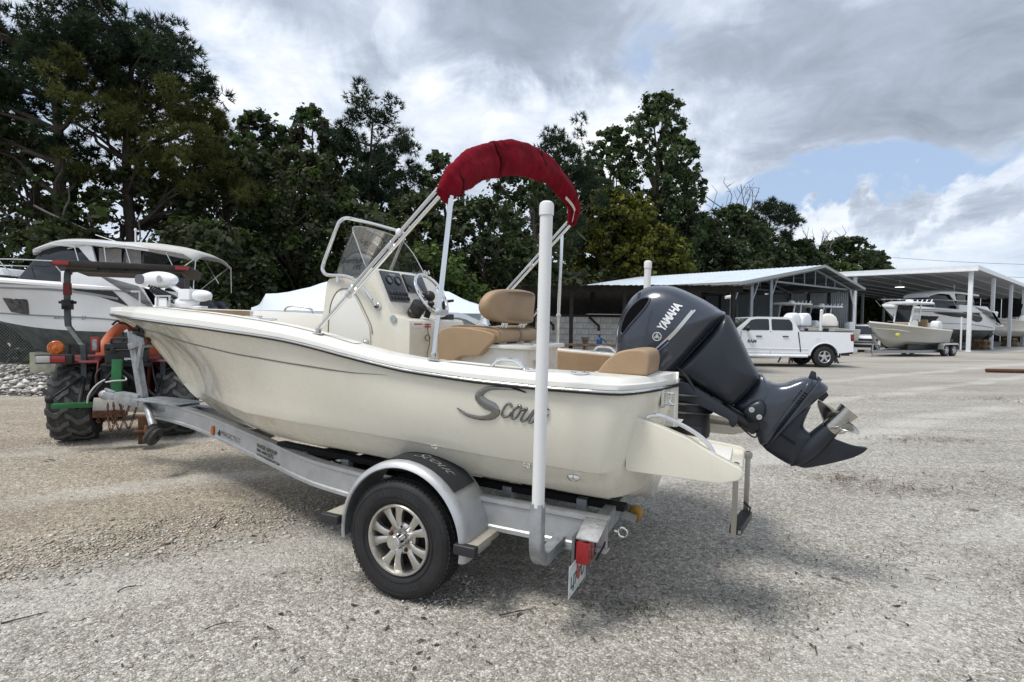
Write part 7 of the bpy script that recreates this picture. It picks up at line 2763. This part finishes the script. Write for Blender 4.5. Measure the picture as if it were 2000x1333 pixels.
LEAF = {
    'D': [leaf_mat('leaf_dark', (0.037, 0.049, 0.023)), leaf_mat('leaf_dull', (0.055, 0.059, 0.034)), leaf_mat('leaf_mid', (0.053, 0.078, 0.024))],
    'C': [leaf_mat('leaf_cold', (0.046, 0.070, 0.035)), leaf_mat('leaf_brown', (0.068, 0.055, 0.046)), leaf_mat('leaf_fresh', (0.068, 0.119, 0.043))],
    'F': [leaf_mat('leaf_full', (0.054, 0.081, 0.035)), leaf_mat('leaf_grey', (0.081, 0.107, 0.058)), leaf_mat('leaf_full_dark', (0.038, 0.055, 0.026))],
    'G': [leaf_mat('leaf_olive', (0.099, 0.107, 0.020)), leaf_mat('leaf_gold', (0.145, 0.136, 0.023)), leaf_mat('leaf_olive_dark', (0.055, 0.067, 0.020))],
    'L': [leaf_mat('leaf_light', (0.070, 0.107, 0.032)), leaf_mat('leaf_light_b', (0.090, 0.131, 0.039)), leaf_mat('leaf_light_c', (0.049, 0.077, 0.026))],
    'P': [leaf_mat('needle_dark', (0.021, 0.037, 0.021), .15), leaf_mat('needle_mid', (0.031, 0.051, 0.024), .15), leaf_mat('needle_olive', (0.069, 0.076, 0.021), .2)],
}
LEAF['R'] = [leaf_mat('leaf_yard', (.040, .058, .024)), leaf_mat('leaf_yard_grey', (.052, .066, .034)), leaf_mat('leaf_yard_dark', (.028, .042, .019))]
LEAF['S'] = LEAF['C']


def limb(k, a, b, r0, r1, bend=.12, n=6):
    a, b = V3(a), V3(b)
    L = np.linalg.norm(b - a)
    mid = [a + (b - a) * t + rng.normal(0, bend * L * .5, 3) * math.sin(math.pi * t) * (1, 1, .5) for t in (.33, .66)]
    P = smooth_pts([a, mid[0], mid[1], b], 3)
    k.tube(P, list(np.linspace(r0, r1, len(P))), n)
    return P


def leaves(cl, rad, per, size, elong=1.5):
    """leaf rhombs through a set of clumps; cl (n,3), rad (n,), returns verts, quads"""
    n = len(cl)
    idx = np.repeat(np.arange(n), per)
    d = rng.normal(0, 1, (len(idx), 3))
    d /= np.linalg.norm(d, axis=1)[:, None]
    rr = np.abs(rng.normal(0, .62, len(idx))) ** .8
    P = cl[idx] + d * (rr * rad[idx])[:, None] * np.array([1, 1, .78])
    nrm = d + rng.normal(0, .8, d.shape) + np.array([0, 0, .6])
    nrm /= np.linalg.norm(nrm, axis=1)[:, None]
    a = np.cross(nrm, rng.normal(0, 1, d.shape))
    a /= np.linalg.norm(a, axis=1)[:, None] + 1e-9
    b = np.cross(nrm, a)
    s = size * rng.lognormal(0, .42, len(idx))[:, None]
    V = np.stack([P - a * s * elong * .5, P + b * s * .5, P + a * s * elong * .5, P - b * s * .5], 1)
    F = np.arange(len(idx) * 4).reshape(-1, 4)
    return V.reshape(-1, 3), F, idx


def broadleaf(kind, x, y, Ht, Wd, label, group, n=46, per=260, size=None, base=.05, sparse=1.):
    root = empty('tree', (x, y, 0), rng.uniform(0, 6), label, 'tree', group)
    root.rotation_euler = (0, 0, 0)
    size = size or (.066 + .0021 * y)
    cl, rad = [], []
    for i in range(n):
        f = (i + rng.uniform(0, 1)) / n
        z = Ht * (base + (1 - base) * f)
        env = math.sqrt(max(.06, 1 - ((f - .42) / .60) ** 2)) if f > .42 else .86 + .33 * f
        r_ = Wd / 2 * env * math.sqrt(rng.uniform(.10, 1.05))
        a = rng.uniform(0, 6.28)
        cr_ = (.26 + .040 * Wd) * rng.uniform(.55, 1.35) * (1.1 - .3 * f)
        cl.append((r_ * math.cos(a), r_ * math.sin(a), min(z, Ht - cr_ * .7)))
        rad.append(cr_)
    cl, rad = np.array(cl), np.array(rad)
    per_ = int(per * sparse)
    V, F, idx = leaves(cl, rad, per_, size)
    m_i = rng.choice(3, n, p=[.42, .32, .26])[idx]
    jit = rng.uniform(0, 1, len(idx)) < .25
    m_i[jit] = rng.integers(0, 3, jit.sum())
    cr_o = np_mesh('crown', V, F, LEAF[kind], root, mi=m_i)
    k = MB()
    r0 = .018 * Ht + .04
    top = (rng.normal(0, .05) * Wd, rng.normal(0, .05) * Wd, Ht * .82)
    P = limb(k, (0, 0, -.1), top, r0, r0 * .22, .08, 8)
    k2 = MB()
    for i in rng.choice(n, min(n, 26), replace=False):
        c_ = cl[i]
        j = int(np.clip((c_[2] / Ht - .18) * len(P), 1, len(P) - 2))
        limb(k2, P[j], c_, r0 * .30, r0 * .05, .15, 5)
    k.build('trunk', BARK, root, smooth=60)
    k2.build('limbs', BARK, root, smooth=60)
    return root


def pine(tx, ty, puffs, label, group, trunk_top, r0=.26, limbs_from=.35, per=26, need=11, mats='P', lens=.30, olive=None, lean=(0, 0)):
    """long needled pine: puffs are (x, z, radius) read as masses of needles, spread in depth too"""
    root = empty('pine_tree', (tx, ty, 0), 0, label, 'tree', group)
    cl, rad = [], []
    for x, z, r_ in puffs:
        for q in range(8):
            cl.append((x - tx + rng.normal(0, r_ * .48), rng.normal(0, 1.1), z + rng.normal(0, r_ * .40)))
            rad.append(r_ * rng.uniform(.34, .55))
    cl, rad = np.array(cl), np.array(rad)
    n = len(cl)
    # tufts in the outer part of each puff
    idx = np.repeat(np.arange(n), per)
    d = rng.normal(0, 1, (len(idx), 3))
    d[:, 2] += .25
    d /= np.linalg.norm(d, axis=1)[:, None]
    T_ = cl[idx] + d * (rad[idx] * rng.uniform(.25, 1., len(idx)) ** .6)[:, None] * np.array([1, 1, .72])
    t2 = np.repeat(np.arange(len(T_)), need)
    nd = d[t2] * .9 + rng.normal(0, .62, (len(t2), 3)) + np.array([0, 0, .22])
    nd /= np.linalg.norm(nd, axis=1)[:, None]
    L_ = lens * rng.uniform(.6, 1.15, len(t2))[:, None]
    sd = np.cross(nd, rng.normal(0, 1, nd.shape))
    sd /= np.linalg.norm(sd, axis=1)[:, None] + 1e-9
    w = lens * .062
    P0 = T_[t2]
    V = np.stack([P0 - sd * w, P0 + sd * w, P0 + nd * L_], 1).reshape(-1, 3)
    F = np.arange(len(V)).reshape(-1, 3)
    mi = rng.choice(2, n, p=[.6, .4])
    if olive is not None:
        for i in range(n):
            if olive(cl[i][0] + tx, cl[i][2]):
                mi[i] = 2
    np_mesh('crown', V, F, LEAF[mats], root, mi=mi[idx][t2])
    k = MB()
    P = limb(k, (0, 0, -.1), (trunk_top[0] - tx, 0, trunk_top[1]), r0, r0 * .3, .04, 9)
    k.build('trunk', BARK, root, smooth=60)
    k2 = MB()
    for i in range(0, n, 5):
        c_ = cl[i]
        zz = c_[2] - .35 * abs(c_[0]) - .6
        j = int(np.clip(zz / trunk_top[1] * len(P), len(P) * limbs_from, len(P) - 1))
        limb(k2, P[j], c_, r0 * .32, r0 * .07, .13, 5)
    k2.build('limbs', BARK, root, smooth=60)
    return root


def bare_tree(x, y, Ht, Wd, label):
    root = empty('bare_tree', (x, y, 0), 0, label, 'tree', 'leafless trees in the tree line')
    k = MB()
    P = limb(k, (0, 0, 0), (.2, 0, Ht * .8), .22, .07, .05, 7)
    k.build('trunk', BARKG, root)
    k = MB()
    for i in range(15):
        j = rng.integers(len(P) // 2, len(P))
        e = (rng.normal(0, Wd * .35), rng.normal(0, Wd * .2), Ht * rng.uniform(.80, 1.0))
        Q = limb(k, P[j], e, .075, .030, .12, 5)
        for q in range(4):
            b0 = Q[rng.integers(len(Q) // 2, len(Q))]
            limb(k, b0, V3(b0) + rng.normal(0, .5, 3) + np.array([0, 0, .7]), .034, .018, .1, 4)
    k.build('branches', BARKG, root)


GT = 'trees in the line beyond the yard'
TREES = [
    ('D', -18.74, 21.5, 8.84, 4.54, 'dark dense tree under the big pine at the left edge'),
    ('D', -15.38, 22.5, 7.59, 6.81, 'dark shaggy tree behind the cabin cruiser roof'),
    ('D', -11.67, 24, 8.71, 5.5, 'dull dark tree right of the second pine with hanging branches'),
    ('D', -9.4, 25, 9.04, 5.28, 'dark brownish tree between the cruiser awning and the helm rail'),
    ('D', -11.01, 20, 5.12, 4.77, 'low dark bushy tree behind the stern of the left cruiser'),
    ('D', -15.6, 20, 4.87, 4.77, 'low dark thicket tree behind the bow of the left cruiser'),
    ('D', -7.11, 25, 6.78, 5.05, 'dark green tree directly behind the windshield rail'),
    ('C', -13.3, 29, 12.28, 3.46, 'narrow brownish topped tree right of the large pines'),
    ('C', -12.11, 30, 11.91, 3.03, 'thin leaved tree between brown topped tree and pale topped tree'),
    ('C', -10.73, 30, 12.97, 3.3, 'pale topped upright tree left of the straight trunked pine'),
    ('C', -9.81, 31, 12.0, 2.56, 'slim green tree touching the left side of the straight pine'),
    ('S', -4.12, 31, 10.85, 3.13, 'sparse tree with open twiggy top left of the red bimini'),
    ('L', -3.9, 25, 4.99, 5.5, 'bright green low tree behind the white wrapped boat'),
    ('R', -1.46, 29, 7.97, 6.12, 'dark green tree under the left end of the bimini'),
    ('R', .62, 34, 11.29, 6.24, 'tall dark tree seen under the middle of the bimini'),
    ('F', 13.12, 52, 22.5, 8.6, 'tallest full green tree right of the bimini'),
    ('F', 9.0, 53, 19.99, 6.32, 'slightly shorter tree on the left side of the tallest green tree'),
    ('F', 16.0, 54, 19.2, 5.0, 'green tree forming the right shoulder of the tallest tree'),
    ('G', 8.37, 48, 13.1, 9.5, 'yellow green spreading tree behind the white pole top'),
    ('G', 11.55, 47.5, 10.06, 7.41, 'smaller yellow green tree above the shed roof'),
    ('R', 18.3, 57, 12.86, 9.94, 'dark tree behind the ridge of the gable shed'),
    ('R', 23.78, 61, 14.6, 8.39, 'round mid green tree below the leafless branches'),
    ('R', 20.55, 56, 10.13, 10.28, 'lower dark tree over the middle of the shed roof'),
    ('R', 36.99, 72, 12.72, 8.59, 'dark tree behind the peak of the gable shed'),
    ('R', 46.16, 78, 14.01, 11.45, 'broad dark tree near the right end of the tree line'),
    ('R', 53.04, 82, 12.75, 5.27, 'last small dark tree at the right end of the tree line'),
    ('L', 42.77, 74, 10.03, 8.83, 'lighter green tree over the join of the two sheds'),
    ('R', 30.28, 66, 11.13, 8.48, 'dark tree under the flat topped pine'),
    ('D', -24.0, 24, 11.85, 6.61, 'dark tree partly outside the left edge of the picture'),
    ('D', -.6, 33, 6.6, 5.2, 'low dark tree left of the lean-to roof'),
    ('D', 5.2, 50, 15.5, 8.5, 'dark tree filling the gap left of the yellow green trees'),
    ('R', 14.6, 58, 13.5, 9.0, 'dark tree behind the foot of the tallest green tree'),
    ('R', 27.3, 64, 13.2, 8.0, 'dark green tree between the leafless branches and the flat topped pine'),
    ('R', 33.5, 73, 11.2, 8.5, 'lower dark tree sloping down right of the flat topped pine'),
    ('C', -8.3, 33, 11.5, 5.0, 'cool green tree filling in behind the straight pine'),
    ('D', -13.8, 27, 10.2, 6.5, 'tall dark tree between the rounded pine and the brown topped tree'),
    ('D', -4.9, 29, 8.2, 5.5, 'dark leafy tree beneath the sparse open tree'),
]
for kd, x, y, Ht, Wd, lab in TREES:
    nn = int(np.clip(100 + Ht * Wd * 2.0, 140, 430))
    o = broadleaf(kd, x, y, Ht, Wd, lab, GT, nn, 82 if kd != 'S' else 45, None, .04 if kd in 'DGLR' else .10, 1.)
BL_ = [(-18.88, 12.33, 1.16), (-17.53, 11.77, 1.16), (-18.11, 10.6, 1.35), (-16.57, 12.36, .96), (-19.07, 10.98, 1.16), (-20.23, 11.73, 1.35), (-15.7, 10.83, .87), (-15.99, 9.96, .73), (-16.95, 10.23, .87), (-18.69, 9.25, 1.06), (-19.84, 9.62, 1.16), (-16.76, 7.92, .58), (-15.41, 8.62, .58), (-16.18, 7.16, .58), (-20.0, 13.1, 1.0), (-19.6, 8.0, .8), (-18.0, 11.4, 1.0), (-17.2, 12.7, .8), (-19.3, 12.0, 1.0), (-17.0, 11.0, .8), (-18.3, 9.6, .9), (-19.2, 10.2, .9), (-17.6, 10.2, .7), (-20.5, 9.0, 1.0), (-16.3, 11.4, .8)]
pine(-17.44, 21, BL_, 'huge spreading pine with bare dark limbs at the left edge', GT, (-17.2, 11.0), .34, .32, 26, 11, olive=lambda x, z: x > -16.2 and z < 11)
BL_ = [(-16.04, 13.41, 1.16), (-16.78, 13.72, .74), (-14.56, 12.8, 1.16), (-13.4, 11.97, 1.06), (-12.66, 10.92, .95), (-14.77, 11.53, 1.06), (-13.82, 10.49, .95), (-12.34, 9.98, .68), (-11.86, 9.56, .46), (-15.19, 11.52, .84), (-16.25, 10.67, .74), (-14.98, 9.63, .84), (-14.14, 9.01, .89), (-13.29, 8.38, .8), (-12.24, 7.66, .76), (-11.65, 8.41, .51), (-10.44, 6.48, .59), (-12.66, 9.03, .63), (-15.61, 12.36, .95), (-14.3, 11.9, .9), (-13.2, 11.1, .9), (-15.0, 13.1, .8), (-16.4, 12.6, .9), (-13.0, 9.6, .8), (-14.2, 10.2, .9), (-15.9, 11.2, .9), (-16.6, 11.6, .8), (-15.4, 10.2, .8), (-16.9, 9.6, .7), (-15.2, 8.6, .7), (-16.2, 8.2, .6), (-13.4, 7.4, .7), (-14.4, 7.9, .7), (-12.2, 6.8, .7), (-11.4, 7.2, .6), (-15.0, 12.2, .9), (-13.8, 11.6, .9)]
pine(-15.4, 22.2, BL_, 'rounded pine with olive lower boughs right of the huge pine', GT, (-15.0, 12.0), .28, .4, 26, 11, olive=lambda x, z: z < 10.4 and x > -15.6)
BL_ = [(-7.96, 13.3, .94), (-6.83, 12.61, 1.08), (-8.82, 12.36, .94), (-6.11, 11.2, 1.0), (-7.39, 11.32, 1.19), (-8.82, 10.73, .94), (-5.6, 9.84, .63), (-6.83, 9.62, 1.14), (-7.96, 8.47, .85), (-6.48, 8.06, .71), (-9.39, 11.44, .63), (-8.53, 9.17, .8)]
pine(-7.91, 31, BL_, 'single pine with straight thin trunk and rounded crown left of the bimini', GT, (-7.8, 12.6), .17, .5, 24, 10, lens=.34)
BL_ = [(32.11, 15.89, 1.28), (30.83, 16.06, 1.16), (33.72, 15.27, 1.28), (34.68, 14.32, 1.03), (32.43, 14.29, 1.54), (30.18, 14.26, 1.16), (34.04, 12.7, 1.03)]
pine(32.11, 70, BL_, 'flat topped dark pine beyond the shed roof', GT, (32., 15.), .25, .6, 24, 9, lens=.6)
BL_ = [(3.3 + dx, 15.2 - abs(dx) * .5 + dz, 1.2) for dx, dz in ((-2, -1), (-1, 0), (0, 0), (1, -.1), (2, -.8), (-.5, -2), (1.2, -2.2), (-1.8, -3), (2.4, -3), (0, -4), (-1, -5.5), (1.5, -5.5))]
pine(3.28, 42, BL_, 'dark brownish pine with vine hung limbs under the bimini arch', GT, (3.3, 13.5), .24, .3, 24, 10, lens=.42)
bare_tree(24.97, 63, 17.6, 5.2, 'grey leafless tree rising over the dark trees right of the tallest tree')
bare_tree(40.06, 74, 14.6, 5.4, 'small leafless tree above the peak of the gable shed')
# the wood behind, which reads as one mass
n = 420
cx = rng.uniform(-62, 46, n)
cy = 36 + np.abs(cx) * .08 + rng.uniform(0, 8, n) + np.clip(cx, 0, 99) * .95
cl = np.stack([cx, cy, rng.uniform(.3, 5.2, n) * (1 - .2 * np.clip(cx, 0, 40) / 40)], 1)
V, F, idx = leaves(cl, rng.uniform(1.3, 2.3, n), 120, .34)
tag(np_mesh('woods', V, F, LEAF['D'], kind='stuff', mi=rng.choice(3, n, p=[.6, .3, .1])[idx]), 'dark undergrowth of the wood behind the tree line')
# scrub along the fence foot
n = 60
cl = np.stack([rng.uniform(-23, -9, n), rng.uniform(18.6, 20.2, n), rng.uniform(.2, 2.6, n)], 1)
V, F, idx = leaves(cl, rng.uniform(.5, .9, n), 160, .13)
tag(np_mesh('scrub', V, F, LEAF['D'], kind='stuff', mi=rng.choice(3, n, p=[.5, .3, .2])[idx]), 'dark scrub tangled behind the chain link fence')
# pale dead branch reaching over the left cruiser
k = MB()
for a, b in (((-17.4, 20.4, 5.6), (-14.9, 19.8, 4.6)), ((-16.2, 20.2, 5.2), (-15.6, 19.7, 6.1)), ((-17.4, 20.6, 3.8), (-13.6, 19.6, 3.9)), ((-13.4, 19.8, 3.2), (-13.1, 19.6, 5.0))):
    limb(k, a, b, .045, .018, .12, 5)
dr = empty('dead_branches', (-17.4, 20.5, 0), 0, 'pale bare dead branches hanging over the left cruiser', 'branches')
for v_ in range(len(k.v)):
    k.v[v_] = (k.v[v_][0] + 17.4, k.v[v_][1] - 20.5, k.v[v_][2])
k.build('branches', BARKG, dr)
